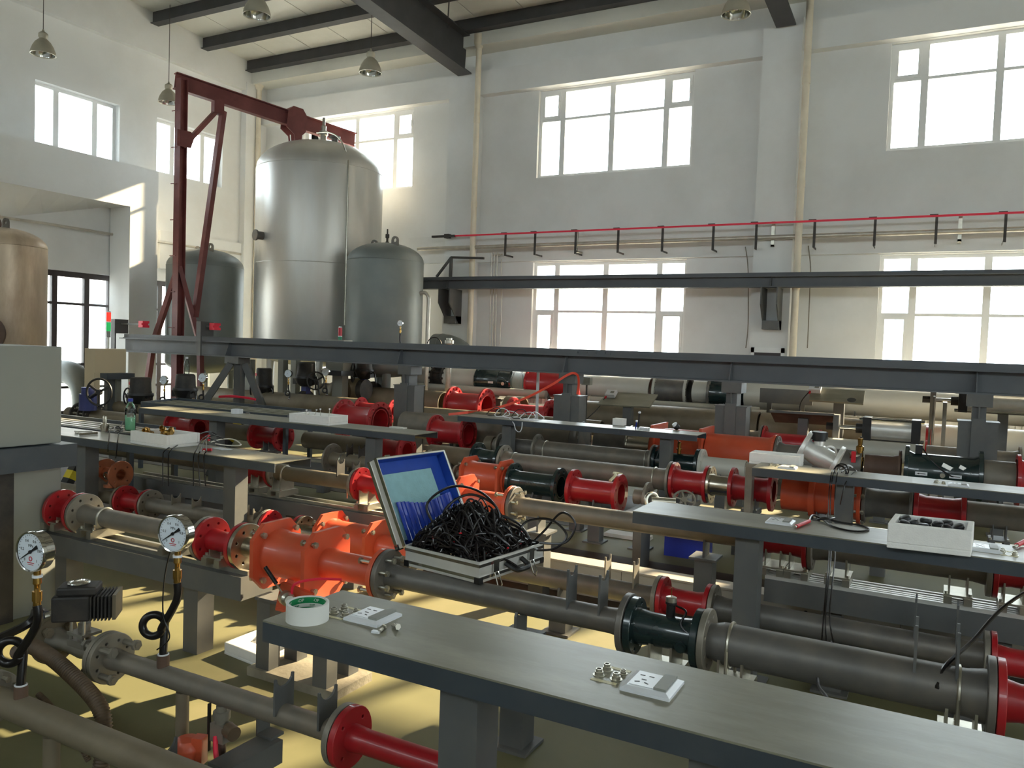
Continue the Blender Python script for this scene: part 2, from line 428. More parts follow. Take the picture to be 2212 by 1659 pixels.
def window(name, axis, a0, a1, z0, z1, pos, depth, cols, trans, fm='frame_white', fwid=0.055, sashes=(), mw=0.1):
    """cols: inner mullion positions (fractions); trans: dict column -> transom fraction list; pane per cell"""
    root = sempty(name, ((a0+a1)/2, pos, z0) if axis == 'Y' else (pos, (a0+a1)/2, z0))
    def bx(m, u0, u1, w0, w1, zz0, zz1):
        return m.box(u0, u1, w0, w1, zz0, zz1) if axis == 'Y' else m.box(w0, w1, u0, u1, zz0, zz1)
    w0, w1 = pos, pos+depth
    f = MB()
    bx(f, a0, a1, w0, w1, z0, z0+fwid); bx(f, a0, a1, w0, w1, z1-fwid, z1); bx(f, a0, a0+fwid, w0, w1, z0+fwid, z1-fwid); bx(f, a1-fwid, a1, w0, w1, z0+fwid, z1-fwid)
    part('window_frame', f, fm, root, smooth=False)
    us = [a0+fwid] + [a0+(a1-a0)*c for c in cols] + [a1-fwid]
    for c in cols:
        u = a0+(a1-a0)*c; part('mullion', bx(MB(), u-mw/2, u+mw/2, w0, w1, z0+fwid, z1-fwid), fm, root, smooth=False)
    for i in range(len(us)-1):
        zs = [z0+fwid] + [z0+(z1-z0)*t for t in trans.get(i, trans.get('all', []))] + [z1-fwid]
        ua, ub = us[i]+(mw/2 if i else 0), us[i+1]-(mw/2 if i < len(us)-2 else 0)
        for j in range(len(zs)-1):
            za, zb = zs[j]+(0.022 if j else 0), zs[j+1]-(0.022 if j < len(zs)-2 else 0)
            if j: part('transom', bx(MB(), ua, ub, w0, w1, zs[j]-0.022, zs[j]+0.022), fm, root, smooth=False)
            if (i, j) in sashes:
                s = MB(); q = 0.05
                bx(s, ua, ub, w0-0.012, w1-0.02, za, za+q); bx(s, ua, ub, w0-0.012, w1-0.02, zb-q, zb); bx(s, ua, ua+q, w0-0.012, w1-0.02, za+q, zb-q); bx(s, ub-q, ub, w0-0.012, w1-0.02, za+q, zb-q)
                so = part('sash', s, fm, root, smooth=False)
                part('handle', bx(MB(), ub-0.035, ub-0.015, w0-0.05, w0-0.012, (za+zb)/2-0.06, (za+zb)/2+0.06), fm, so, smooth=False)
            wm = (w0+w1)/2
            part('pane', bx(MB(), ua-0.005, ub+0.005, wm-0.003, wm+0.003, za-0.005, zb+0.005), 'glass', root, smooth=False)
    return root
n = 0
for a, b in BW:
    n += 1; window('window_%d' % n, 'Y', a, b, *UZ, WY+0.08, 0.06, [0.16, 0.49, 0.83], {'all': [0.66]}, sashes={(0, 1), (3, 1)})
    n += 1; window('window_%d' % n, 'Y', a, b, *LZ, WY+0.08, 0.06, [0.16, 0.49, 0.83], {'all': [0.6]}, sashes={(0, 0), (3, 0)})
for a, b in LW:
    n += 1; window('window_%d' % n, 'X', a, b, 4.8, 5.88, WX-0.2, 0.07, [0.28, 0.74], {}, sashes=())
n += 1; window('window_%d' % n, 'X', LD[0], LD[1], 0.02, 2.66, WX-0.2, 0.08, [0.13, 0.25, 0.38, 0.52, 0.63, 0.76, 0.88], {'all': [0.2, 0.36, 0.78]}, fm='frame_dark', fwid=0.1)
for a, b in FW_:
    for z in (UZ,):
        n += 1; window('window_%d' % n, 'Y', a, b, *z, SY-0.2, 0.07, [0.5], {})
for a, b in RW:
    for z in (UZ, LZ):
        n += 1; window('window_%d' % n, 'X', a, b, *z, EX+0.1, 0.07, [0.5], {})
# light portals in the window openings (sampling aid only)
def portal(c, sx, sy, d):
    l = bpy.data.lights.new('window_portal', 'AREA'); l.shape = 'RECTANGLE'; l.size = sx; l.size_y = sy; l.energy = 1.0
    l.cycles.is_portal = True
    o = bpy.data.objects.new('window_portal', l); COL.objects.link(o); o.location = c
    z = -Vector(d); x = z.cross(Vector((0,0,1))).normalized(); y = z.cross(x)
    o.rotation_euler = Matrix((x, y, z)).transposed().to_euler()
for a, b in BW:
    for z in (UZ, LZ): portal(((a+b)/2, WY+0.19, (z[0]+z[1])/2), b-a, z[1]-z[0], (0,-1,0))
for a, b in LW: portal((WX-0.28, (a+b)/2, 5.34), b-a, 1.08, (1,0,0))
portal((WX-0.28, (LD[0]+LD[1])/2, 1.33), LD[1]-LD[0], 2.66, (1,0,0))
for a, b in FW_:
    for z in (UZ,): portal(((a+b)/2, SY-0.3, (z[0]+z[1])/2), b-a, z[1]-z[0], (0,1,0))
for a, b in RW:
    for z in (UZ, LZ): portal((EX+0.28, (a+b)/2, (z[0]+z[1])/2), b-a, z[1]-z[0], (-1,0,0))

# roof: panels running up the slope, purlins along the hall, girders across
roof = sempty('ceiling', (0, 4, roofz(4)))
pm = MB().box(-0.492, 0.492, SY-0.3-4, WY+0.3-4, 0, 0.08)
sl = -0.061
pm.v = [Vector((v.x, v.y, v.z + sl*v.y)) for v in pm.v]
pme = bpy.data.meshes.new('roof_panel'); pme.from_pydata([tuple(v) for v in pm.v], [], pm.f); finish(pme, 'roof_panel', False)
for i in range(28): shared('roof_panel', pme, roof, (-13.5+i, 4, roofz(4)+0.16))
part('roof_deck', (lambda q: (setattr(q, 'v', [Vector((v.x, v.y, v.z + roofz(v.y))) for v in q.v]), q)[1])(MB().box(WX-0.3, EX+0.3, SY-0.3, WY+0.3, 0.25, 0.4)), 'roof_panel', roof, smooth=False)
def hsec(mb, p0, p1, w, h, tw, tf, upv=(0,0,1)):
    """H-section: two flanges and a web"""
    p0, p1 = Vector(p0), Vector(p1); u = Vector(upv)
    mb.bar(p0+u*(h-tf)/2, p1+u*(h-tf)/2, w, tf, upv); mb.bar(p0-u*(h-tf)/2, p1-u*(h-tf)/2, w, tf, upv); mb.bar(p0, p1, tw, h-2*tf, upv); return mb
for i, y in enumerate([13.05, 11.85, 10.65, 9.45, 8.25, 7.05, 5.85, 4.65, 3.4, 2.2, 1.0, -0.4, -1.8, -3.2, -4.6]):
    z = roofz(y)
    struct('trim_%d' % (30+i), MB().box(WX, EX, y-0.04, y+0.04, z-0.06, z+0.16).box(WX, EX, y-0.09, y+0.09, z-0.07, z-0.055), 'roof_steel')
for i, x in enumerate([-8.35, -2.45, 3.5, 9.5]):
    g = MB(); hsec(g, (x, 13.25, roofz(13.25)-0.42), (x, SY, roofz(SY)-0.42), 0.3, 0.7, 0.02, 0.025)
    struct('trim_%d' % (50+i), g, 'roof_steel')
struct('trim_56', MB().tube([(-8.35, 12.6, roofz(12.6)-0.15), (-5.2, 8.0, roofz(8.0)-0.12)], 0.012, 6), 'roof_steel')
struct('trim_57', MB().box(WX, EX, 13.15, 13.6, 7.2, 7.5), 'roof_panel')

# outside: ground, pale buildings and a fence beyond the windows
struct('ground', MB().box(-120, 120, -60, 140, -0.6, -0.35), 'ground')
def far_building(label, x0, x1, y0, y1, h, rows, colsn, red=None):
    b = thing('building', label, 'building', ((x0+x1)/2, (y0+y1)/2, -0.35))
    part('wall', MB().box(x0, x1, y0, y1, -0.35, h), 'far_wall', b, smooth=False)
    part('roof', MB().box(x0-0.3, x1+0.3, y0-0.3, y1+0.3, h, h+0.5), 'far_red' if red else 'far_wall', b, smooth=False)
    dz = (h-1)/rows; dx = (x1-x0)/colsn
    for i in range(rows):
        for j in range(colsn):
            part('window', MB().box(x0+dx*(j+0.25), x0+dx*(j+0.75), y0-0.06, y0, 0.4+dz*(i+0.2), 0.4+dz*(i+0.75)), 'far_window', b, smooth=False)
far_building('pale two-storey building outside the middle lower window', -32, -19, 44, 54, 7.4, 2, 4)
far_building('tall pale office block outside beyond the right windows', -14, 2, 62, 75, 10, 3, 5)
far_building('small red-roofed gatehouse outside the middle lower window', -17.6, -15.6, 36, 38, 2.6, 1, 1, red=True)
lfb = thing('building', 'pale workshop outside the dark-framed glazing on the left', 'building', (-34, 12, -0.35))
part('wall', MB().box(-40, -28, 2, 24, -0.35, 6), 'far_wall', lfb, smooth=False)
part('roof', MB().box(-40.3, -27.7, 1.7, 24.3, 6, 6.4), 'far_window', lfb, smooth=False)
for j in range(4): part('window', MB().box(-28, -27.94, 4+j*5, 7+j*5, 1.2, 3.4), 'far_window', lfb, smooth=False)
fence = thing('fence', 'low white railing fence outside the lower windows', 'fence', (-6, 22, -0.35))
part('rail', MB().box(-26, 14, 22, 22.04, 1.0, 1.05), 'frame_white', fence, smooth=False)
part('rail', MB().box(-26, 14, 22, 22.04, 0.0, 0.05), 'frame_white', fence, smooth=False)
bme = bpy.data.meshes.new('baluster'); q = MB().box(-0.02, 0.02, 0, 0.03, 0, 1.65); bme.from_pydata([tuple(v) for v in q.v], [], q.f); finish(bme, 'frame_white', False)
for i in range(80): shared('baluster', bme, fence, (-26+i*0.5, 22, -0.35))

# wall services on the window wall
def downpipe(label, x, y, z0, z1, head=True):
    t = thing('downpipe', label, 'downpipe', (x, y, z0))
    part('pipe', MB().cyl((x, y, z0), (x, y, z1), 0.055, n=14), 'pvc', t)
    for i in range(4):
        z = z0 + (z1-z0)*(0.15+0.22*i); part('collar', MB().cyl((x, y, z-0.05), (x, y, z+0.05), 0.062, n=14), 'pvc', t)
    if head: part('hopper', MB().lathe((x, y, z1-0.04), (0,0,1), [(0, 0.06), (0.09, 0.1), (0.26, 0.1)], 12), 'pvc', t)
    return t
downpipe('cream plastic downpipe in the corner behind the big tank', -13.78, 13.3, 0, roofz(13.3)-0.35)
downpipe('cream plastic downpipe beside the column right of the big tank', -8.02, 13.2, 0, roofz(13.2)-0.3)
downpipe('cream plastic downpipe on the column nearest the right edge', -2.1, 13.2, 0, roofz(13.2)-0.3, False)
cond = thing('conduit', 'long galvanised conduit pipe running below the red line on the window wall', 'conduit', (0, 13.2, 3.44))
part('pipe', MB().cyl((-9.3, 13.22, 3.44), (EX, 13.22, 3.44), 0.038, n=10), 'conduit', cond)
for x in (-5.9, -2.5, 0.1): part('bracket', MB().box(x-0.025, x+0.025, 13.26, 13.29, 3.3, 3.7).box(x-0.025, x+0.025, 13.26, 13.5, 3.3, 3.33), 'zinc', cond, smooth=False)
rail = thing('conductor_line', 'thin red crane conductor line running along the window wall', 'conductor', (0, 13.2, 3.6))
RZ = 3.655
part('line', MB().box(-8.4, EX, 13.12, 13.145, RZ-0.014, RZ+0.014), 'tape_red', rail, smooth=False)
part('end_clamp', MB().box(-8.9, -8.38, 13.1, 13.16, RZ-0.02, RZ+0.02).box(-8.6, -8.5, 13.08, 13.18, RZ-0.04, RZ+0.04), 'angle_dark', rail, smooth=False)
ame = bpy.data.meshes.new('angle_bracket'); q = MB().box(-0.018, 0.018, -0.012, 0.01, -0.4, 0.0).box(-0.09, 0.018, -0.02, 0.02, 0.012, 0.03).box(-0.018, -0.01, 0.01, 0.34, -0.4, -0.37); ame.from_pydata([tuple(v) for v in q.v], [], q.f); finish(ame, 'angle_dark', False)
for px, py in [(1090,513),(1154,511),(1242,508),(1334,504),(1430,500),(1540,497),(1633,494),(1759,491),(1890,487),(2023,482),(2173,476)]:
    p = ony(px, py, 13.12); shared('bracket', ame, rail, (p.x, 13.16, RZ))
for i in range(4): shared('bracket', ame, rail, (2.6+i*1.1, 13.16, RZ))
def wcable(label, pts, r=0.012, m='conduit', y=13.5):
    p = smoothpath([ony(a, b, y) for a, b in pts], 5); return tag(part('cable', MB().tube(p, r, 6), m), label, 'cable')
for i, px in enumerate((1062, 1068, 1074)):
    p0 = ony(px+14-i*1, 549, 13.42)
    wcable(['left', 'middle', 'right'][i] + ' one of three thin conduits dropping from the wall pipe', [(px+12, 549), (px+4, 552), (px, 562), (px-4, 740), (px-4, 800)], 0.014, 'conduit', 13.42)
wcable('single thin wire hanging with a hook just left of the middle lower window', [(1083, 560), (1084, 640), (1080, 735), (1079, 741)], 0.008, 'conduit')
wcable('thin grey wire hanging left of the right-hand column', [(1610, 533), (1616, 585), (1616, 700), (1611, 752)], 0.009, 'flange_grey')
wcable('thin grey wire hanging right of the right-hand column', [(1746, 531), (1751, 580), (1749, 640), (1744, 752)], 0.009, 'flange_grey')
wcable('cable bundle running along the left wall behind the portal column', [(-60, 462), (95, 483), (234, 504), (339, 522), (440, 538), (553, 555)], 0.02, 'conduit', 13.0) if False else None
lc = [onx(a, b, WX+0.1) for a, b in ((-40, 463), (95, 482), (234, 504.5), (339, 521.5), (440, 537), (520, 549))]
tag(part('conduit', MB().tube(lc, 0.025, 6), 'conduit'), 'horizontal conduit running along the left wall behind the portal column', 'conduit')
ac = thing('wall_unit', 'white-framed vent with dark grille low on the right-hand column', 'vent', ony(1655, 770, 13.28))
a0, a1 = ony(1622, 750, 13.25), ony(1692, 790, 13.25)
part('frame', MB().box(a0.x, a1.x, 13.26, 13.3, a0.z-0.08, a0.z).box(a0.x, a0.x+0.05, 13.26, 13.3, a1.z, a0.z).box(a1.x-0.05, a1.x, 13.26, 13.3, a1.z, a0.z), 'frame_white', ac, smooth=False)
part('grille', MB().box(a0.x+0.05, a1.x-0.05, 13.28, 13.3, a1.z-0.2, a0.z-0.08), 'frame_dark', ac, smooth=False)

# pendant lamps
def make_lamp(x, y, z, label):
    t = thing('pendant_lamp', label, 'lamp', (x, y, z), 'bell pendant lamps under the roof')
    part('shade', MB().lathe((x, y, z), (0,0,1), [(0, 0.185), (0.05, 0.18), (0.12, 0.155), (0.19, 0.115), (0.235, 0.07), (0.25, 0.055), (0.245, 0.05), (0.225, 0.062), (0.18, 0.105), (0.11, 0.145), (0.05, 0.168), (0.004, 0.176)], 28, closed=True), 'lamp_shell', t)
    part('reflector', MB().lathe((x, y, z), (0,0,1), [(0.008, 0.172), (0.05, 0.164), (0.11, 0.141), (0.175, 0.1), (0.22, 0.05), (0.224, 0.0)], 28, caps=False), 'chrome', t)
    part('bulb', MB().lathe((x, y, z+0.06), (0,0,1), [(0, 0.0), (0.01, 0.03), (0.06, 0.045), (0.12, 0.025), (0.15, 0.02)], 14), 'plastic_white', t)
    part('rim', MB().torus((x, y, z), (0,0,1), 0.183, 0.006, 28, 6), 'zinc', t)
    part('gear_box', MB().lathe((x, y, z+0.245), (0,0,1), [(0, 0.055), (0.03, 0.07), (0.08, 0.07), (0.1, 0.05), (0.12, 0.02), (0.15, 0.012)], 18), 'lamp_shell', t)
    part('cord', MB().cyl((x, y, z+0.39), (x, y, roofz(y)+0.15), 0.006, n=6), 'angle_dark', t)
    return t
for (px, py), lab in zip([(93,118),(364,222),(555,34),(800,158),(1590,32)], ['bell pendant lamp hanging nearest the upper left corner', 'bell pendant lamp beside the red crane mast', 'bell pendant lamp cut by the top edge above the big tank', 'bell pendant lamp hanging left of the roof girder', 'bell pendant lamp cut by the top edge right of the girder']):
    p = onz(px, py, 5.98); make_lamp(p.x, p.y, p.z, lab)
# ------------------------------------------------------------------ crane runway beams
BY = 9.12
bt, bb = 1.562, 1.255
bl = rx(272, BY, 1.5)
gb = thing('runway_beam', 'long grey steel runway beam crossing the whole hall at eye level', 'beam', (-5, BY, bb))
w = MB(); w.box(bl, 6, BY-0.13, BY+0.13, bb, bb+0.018).box(bl, 6, BY-0.01, BY+0.01, bb, bt-0.06).box(bl, 6, BY-0.13, BY+0.13, bt-0.085, bt-0.067)
part('beam', w, 'beam_paint', gb, smooth=False)
part('rail', MB().box(bl, 6, BY-0.035, BY+0.035, bt-0.067, bt).box(bl, 6, BY-0.06, BY+0.06, bt-0.067, bt-0.055), 'beam_paint', gb, smooth=False)
for px in (500, 870, 1226, 1582, 2110):
    x = rx(px, BY, 1.4); part('stiffener', MB().prism([(-0.13, bb+0.018), (-0.01, bb+0.018), (-0.01, bt-0.085), (-0.05, bt-0.085)], (x-0.006, BY, 0), (0,1,0), (0,0,1), (1,0,0), 0.012), 'beam_paint', gb, smooth=False)
xs = rx(1280, BY, 1.5); part('splice_plate', MB().box(xs-0.25, xs+0.25, BY-0.045, BY-0.035, bt-0.055, bt-0.012), 'beam_paint', gb, smooth=False)
for i in range(4): part('bolt', MB().cyl((xs-0.18+i*0.12, BY-0.058, bt-0.034), (xs-0.18+i*0.12, BY-0.045, bt-0.034), 0.011, n=8), 'beam_paint', gb)
labs = ['grey built-up column under the runway beam behind the red spools', 'grey built-up column under the runway beam with a red strap over it', 'grey built-up column under the runway beam beside the dark green far spool', 'widest grey built-up column under the runway beam near the right edge']
for px, lab in zip((884, 1232, 1583, 2112), labs):
    x = rx(px, BY, 0.9); t = thing('beam_column', lab, 'column', (x, BY, 0), 'columns of the runway beam')
    part('stub', MB().box(x-0.17, x+0.17, BY-0.12, BY-0.105, 0, 0.98).box(x-0.06, x+0.06, BY-0.135, BY-0.12, 0, 1.02).box(x-0.17, x-0.155, BY-0.105, BY+0.12, 0, 0.98).box(x+0.155, x+0.17, BY-0.105, BY+0.12, 0, 0.98).box(x-0.17, x+0.17, BY+0.105, BY+0.12, 0, 0.98).box(x-0.18, x+0.18, BY-0.13, BY+0.13, 0.98, 0.992), 'grey_paint', t, smooth=False)
    part('neck', MB().box(x-0.06, x+0.06, BY-0.1, BY+0.1, 0.992, bb-0.12), 'grey_paint', t, smooth=False)
    part('cap', MB().box(x-0.11, x+0.11, BY-0.13, BY+0.13, bb-0.12, bb), 'grey_paint', t, smooth=False)
    part('gusset', MB().prism([(-0.13, bb-0.12), (-0.1, bb-0.12), (-0.1, 0.9)], (x-0.008, BY-0.005, 0), (0,1,0), (0,0,1), (1,0,0), 0.016), 'grey_paint', t, smooth=False)
    part('base_plate', MB().box(x-0.24, x+0.24, BY-0.2, BY+0.2, 0, 0.02), 'grey_paint', t, smooth=False)
# end stop posts and limit arms at the left end
for px, lab in ((262, 'grey end stop post with red buffer at the far left of the runway beam'), (446, 'second grey stop post with red buffer clamped on the runway beam')):
    x = rx(px, BY, 1.6); t = thing('end_stop', lab, 'end stop', (x, BY, bb), 'runway end stops')
    zt = ony(px, 690 if px < 300 else 695, BY).z
    part('post', MB().box(x-0.05, x+0.05, BY-0.16, BY-0.135, bb-0.0, zt).box(x-0.05, x-0.035, BY-0.135, BY+0.1, bt+0.005, zt).box(x+0.035, x+0.05, BY-0.135, BY+0.1, bt+0.005, zt), 'grey_paint', t, smooth=False)
    x2 = rx(px+47 if px < 300 else px+16, BY, 1.75); part('arm', MB().box(x, x2, BY-0.05, BY-0.01, zt-0.09, zt-0.06), 'grey_paint', t, smooth=False)
    part('buffer', MB().box(x2, x2+0.08, BY-0.09, BY+0.04, zt-0.13, zt-0.02).box(x2+0.08, x2+0.11, BY-0.09, BY+0.04, zt-0.06, zt-0.02).box(x2+0.08, x2+0.11, BY-0.09, BY+0.04, zt-0.13, zt-0.09), 'tape_red', t, smooth=False)
# A-frame support at the left
x = rx(512, BY, 1.0); t = thing('beam_trestle', 'grey A-frame trestle under the left part of the runway beam', 'trestle', (x, BY, 0))
part('head', MB().box(x-0.15, x+0.15, BY-0.12, BY+0.12, bb-0.1, bb), 'grey_paint', t, smooth=False)
part('leg', MB().bar((x-0.08, BY-0.05, bb-0.1), (x-0.62, BY-0.5, 0.0), 0.14, 0.1), 'grey_paint', t, smooth=False)
part('leg', MB().bar((x+0.05, BY, bb-0.1), (x+0.05, BY, 0), 0.1, 0.14), 'grey_paint', t, smooth=False)
part('leg', MB().bar((x+0.12, BY+0.05, bb-0.1), (x+0.55, BY+0.3, 0), 0.1, 0.1), 'grey_paint', t, smooth=False)
# far runway beam on wall brackets
FY = 13.0
fb = thing('runway_beam', 'grey steel runway beam on wall brackets crossing in front of the lower windows', 'beam', (0, FY, 2.63))
fx0 = -9.6
w = MB(); w.box(fx0, EX, FY-0.1, FY+0.1, 2.63, 2.645).box(fx0, EX, FY-0.008, FY+0.008, 2.645, 2.8).box(fx0, EX, FY-0.1, FY+0.1, 2.79, 2.805)
part('beam', w, 'beam_paint', fb, smooth=False); part('rail', MB().box(fx0, EX, FY-0.03, FY+0.03, 2.805, 2.86), 'beam_paint', fb, smooth=False)
for px, lab in ((967, 'dark grey wall bracket under the far beam by the left column'), (1664, 'dark grey wall bracket under the far beam by the right column')):
    x = rx(px, FY, 2.4); t = thing('wall_bracket', lab, 'bracket', (x, 13.1, 2.1), 'brackets of the far runway beam')
    part('bracket', MB().prism([(-0.14, 2.63), (0.3, 2.63), (0.3, 1.98), (0.2, 1.98), (-0.14, 2.36)], (x-0.13, FY, 0), (0,1,0), (0,0,1), (1,0,0), 0.02).prism([(-0.14, 2.63), (0.3, 2.63), (0.3, 1.98), (0.2, 1.98), (-0.14, 2.36)], (x+0.11, FY, 0), (0,1,0), (0,0,1), (1,0,0), 0.02), 'grey_paint', t, smooth=False)
    part('foot', MB().box(x-0.13, x+0.13, FY+0.08, FY+0.3, 1.98, 2.12), 'grey_paint', t, smooth=False)
    part('stiffener', MB().prism([(-0.1, 2.645), (-0.01, 2.645), (-0.01, 2.79), (-0.04, 2.79)], (x, FY, 0), (0,1,0), (0,0,1), (1,0,0), 0.012), 'grey_paint', t, smooth=False)
t = thing('cable_bracket', 'grey triangular bracket arm on top of the far beam beside the column', 'bracket', ony(965, 598, FY))
a, b, c, d = ony(943, 598, FY), ony(975, 556, FY), ony(973, 598, FY), ony(1045, 558, FY)
part('strut', MB().bar(a, b, 0.04, 0.04), 'grey_paint', t, smooth=False); part('strut', MB().bar(c, b, 0.05, 0.05, (0,1,0)), 'grey_paint', t, smooth=False); part('arm', MB().bar(b, d, 0.05, 0.04), 'angle_dark', t, smooth=False)

# ------------------------------------------------------------------ tanks
def dome(z0, r, h, n=8, up_=1):
    return [(z0 + up_*h*math.sin(i/n*math.pi/2), r*math.cos(i/n*math.pi/2)) for i in range(n+1)]
def tank(label, px_l, px_r, Y, ptop, zbot, m, legs=4, seam=(), group=None):
    zt = ony((px_l+px_r)/2, ptop, Y).z
    xa, xb = rx(px_l, Y, 2.2), rx(px_r, Y, 2.2)
    xc = (xa+xb)/2; dvec = Vector((xc, Y, 0)); sc = abs(xb-xa)/2 * abs(Y)/dvec.length      # silhouette half-width across the view
    r = sc; h = r*0.5
    t = thing('storage_tank', label, 'tank', (xc, Y, 0), group)
    prof = list(reversed([(z, q) for z, q in dome(zbot+h*0.6, r, h*0.6, 6, -1)])) + [(zt-h, r)] + dome(zt-h, r, h, 9)[1:]
    part('shell', MB().lathe((xc, Y, 0), (0,0,1), prof, 56), m, t, ang=60)
    for z in [zt-h]+list(seam): part('weld_seam', MB().torus((xc, Y, z), (0,0,1), r, 0.006, 48, 5), m, t)
    for k in range(legs):
        a = math.pi/4 + k*2*math.pi/legs; lx, ly = xc+0.72*r*math.cos(a), Y+0.72*r*math.sin(a)
        part('leg', MB().cyl((lx, ly, 0), (lx, ly, zbot+h*0.45), 0.075, n=12), m, t)
        part('foot', MB().cyl((lx, ly, 0), (lx, ly, 0.02), 0.13, n=12), m, t)
    return t, xc, r, zt
def lug(t, xc, Y, r, zt, a, frac=0.78, m='pipe_dark', size=1.0):
    h = r*0.5; x, y = xc+r*frac*math.cos(a), Y+r*frac*math.sin(a); z = zt-h+h*math.sqrt(1-frac*frac)-0.03
    me = curve_mesh([[(-0.07,-0.02),(0.07,-0.02),(0.07,0.1)]+[(0.07*math.cos(q*math.pi/8), 0.1+0.07*math.sin(q*math.pi/8)) for q in range(1,8)]+[(-0.07,0.1)], circ(0.035, 12, 0, 0.1)], 0.03)
    me.transform(Matrix.Rotation(math.pi/2, 4, 'X')); finish(me, m)
    o = shared('lifting_lug', me, t, (x, y, z)); return o
T1_, x1, r1, z1 = tank('tall bright stainless steel pressure tank towering in the middle', 556, 829, 12.0, 309, 1.05, 'tank_steel', 4, seam=(ony(690, 560, 12.0-1.2).z,))
# top valve, nozzle and side fittings of the big tank
c = Vector((x1, 12.0, z1))
part('top_valve', MB().lathe(c+Vector((0.05,0,-0.03)), (0,0,1), [(0,0.1),(0.05,0.1),(0.06,0.06),(0.16,0.06),(0.17,0.085),(0.24,0.085),(0.25,0.05),(0.34,0.05),(0.36,0.03),(0.5,0.025)], 16), 'zinc', T1_)
part('nozzle', MB().lathe(c+Vector((0.42,-0.1,-0.06)), (0,0,1), [(0,0.06),(0.08,0.06),(0.08,0.1),(0.12,0.1)], 14), 'pipe_dark', T1_)
part('vent_pipe', MB().tube(smoothpath([c+Vector((0.15,-0.3,0.1)), c+Vector((0.5,-0.35,0.06)), c+Vector((0.8,-0.4,-0.1)), c+Vector((1.02,-0.45,-0.45)), c+Vector((1.1,-0.5,-0.9)), c+Vector((1.1,-0.5,-3.5))], 6), 0.014, 6), 'zinc', T1_)
p = ony(594, 513, 12.0-0.9); sd = (p - Vector((x1, 12.0, p.z))); sd.z = 0; sd.normalize()
base = Vector((x1, 12.0, p.z)) + sd*r1*0.985
part('trunnion', MB().cyl(base, base+sd*0.14, 0.075, n=16).cyl(base+sd*0.14, base+sd*0.17, 0.1, n=16), 'pipe_dark', T1_)
TL_, x2, r2, z2 = tank('dark grey painted tank on the left behind the red crane mast', 361, 530, 10.95, 538, 0.85, 'tank_grey', 4)
TR_, x3, r3, z3 = tank('dark grey painted tank standing right of the tall stainless tank', 750, 916, 11.45, 525, 0.95, 'tank_grey', 4)
TT_, x4, r4, z4 = tank('rust-stained brownish tank cut by the left edge', -82, 110, 6.95, 492, 0.8, 'tank_rust', 4)
for t, xc, Y, r, z in ((TL_, x2, 10.95, r2, z2), (TR_, x3, 11.45, r3, z3)):
    lug(t, xc, Y, r, z, -0.5, 0.55); lug(t, xc, Y, r, z, math.pi*0.9, 0.55)
    part('air_valve', MB().lathe((xc+0.02, Y, z-0.02), (0,0,1), [(0,0.03),(0.04,0.03),(0.05,0.02),(0.1,0.02),(0.11,0.035),(0.17,0.035),(0.18,0.015),(0.26,0.012)], 12), 'black_dusty', t)
lug(TT_, x4, 6.95, r4, z4, -0.4, 0.2)
part('top_pipe', MB().tube(smoothpath([(x4-0.15, 6.95, z4-0.03), (x4-0.15, 6.95, z4+0.1), (x4-0.25, 6.9, z4+0.15), (x4-0.6, 6.8, z4+0.15)], 6), 0.03, 8), 'pipe_brown', TT_)
p = ony(0, 618, 6.95-r4*0.8); part('name_plate', MB().obox(onx(4, 618, x4+0.62*r4), (0.12,0.11,0), (0.004,-0.005,0), (0,0,0.05)), 'black', TT_, smooth=False)
q = onx(35, 730, x4+0.45); part('manhole_flange', MB().lathe((x4+0.38*r4*1.9, 6.95-0.78*r4, 1.5), (0.62,-0.78,0), [(0,0.22),(0.1,0.22),(0.1,0.26),(0.14,0.26)], 28), 'pipe_brown', TT_)
part('gauge_stem', MB().cyl((x3+0.3, 11.45-r3*0.92, 1.5), (x3+0.3, 11.45-r3*0.92-0.05, 1.5), 0.02, n=8), 'zinc', TR_)
# looping overflow pipe beside the right tank
t = thing('overflow_pipe', 'thin bright bent pipe rising beside the right grey tank', 'pipe', (x3+r3, 11.0, 0))
a = [ony(px, py, 11.45) for px, py in ((908, 634), (917, 632), (924, 638), (926, 650), (924, 700), (922, 780))]; a.append(Vector((a[-1].x, 11.45, 0.0)))
part('pipe', MB().tube(smoothpath(a, 5), 0.034, 10), 'conduit', t)
# large elbow duct
t = thing('elbow_duct', 'large pale grey pipe bending down behind the runway beam right of the tanks', 'pipe', (rx(980, 12.0, 1.3), 12.0, 0))
zc = 1.5; xe = rx(1020, 12.8, 1.3); R = 0.66; rr = 0.27
pth = [(x3+0.2, 12.8, zc), (xe-R, 12.8, zc)] + [(xe-R+R*math.sin(i/8*math.pi/2), 12.8, zc-R+R*math.cos(i/8*math.pi/2)) for i in range(1, 9)] + [(xe, 12.8, 0.45)]
part('pipe', MB().tube(pth, rr, 24), 'tank_grey', t, ang=50)
part('weld_seam', MB().torus((xe-R, 12.8, zc), (1,0,0), rr, 0.008, 28, 5), 'tank_grey', t)
part('flange', MB().lathe((xe, 12.8, 0.4), (0,0,1), [(0,0.34),(0.05,0.34)], 28), 'flange_grey', t)
# valve handwheel + sensor peeping over the beam
t = thing('control_valve', 'small grey valve head with curved lever peeping over the runway beam', 'valve', ony(955, 760, 11.3))
p = ony(970, 742, 11.3); part('head', MB().lathe(p, (0,0,1), [(-p.z,0.05),(-0.02,0.05),(0,0.08),(0.05,0.08),(0.06,0.05),(0.09,0.05)], 12), 'zinc', t)
part('lever', MB().torus(ony(938, 748, 11.3), (0,-1,0), 0.15, 0.008, 12, 6, math.pi*0.1, math.pi*0.9, ref=(1,0,0)), 'black', t)

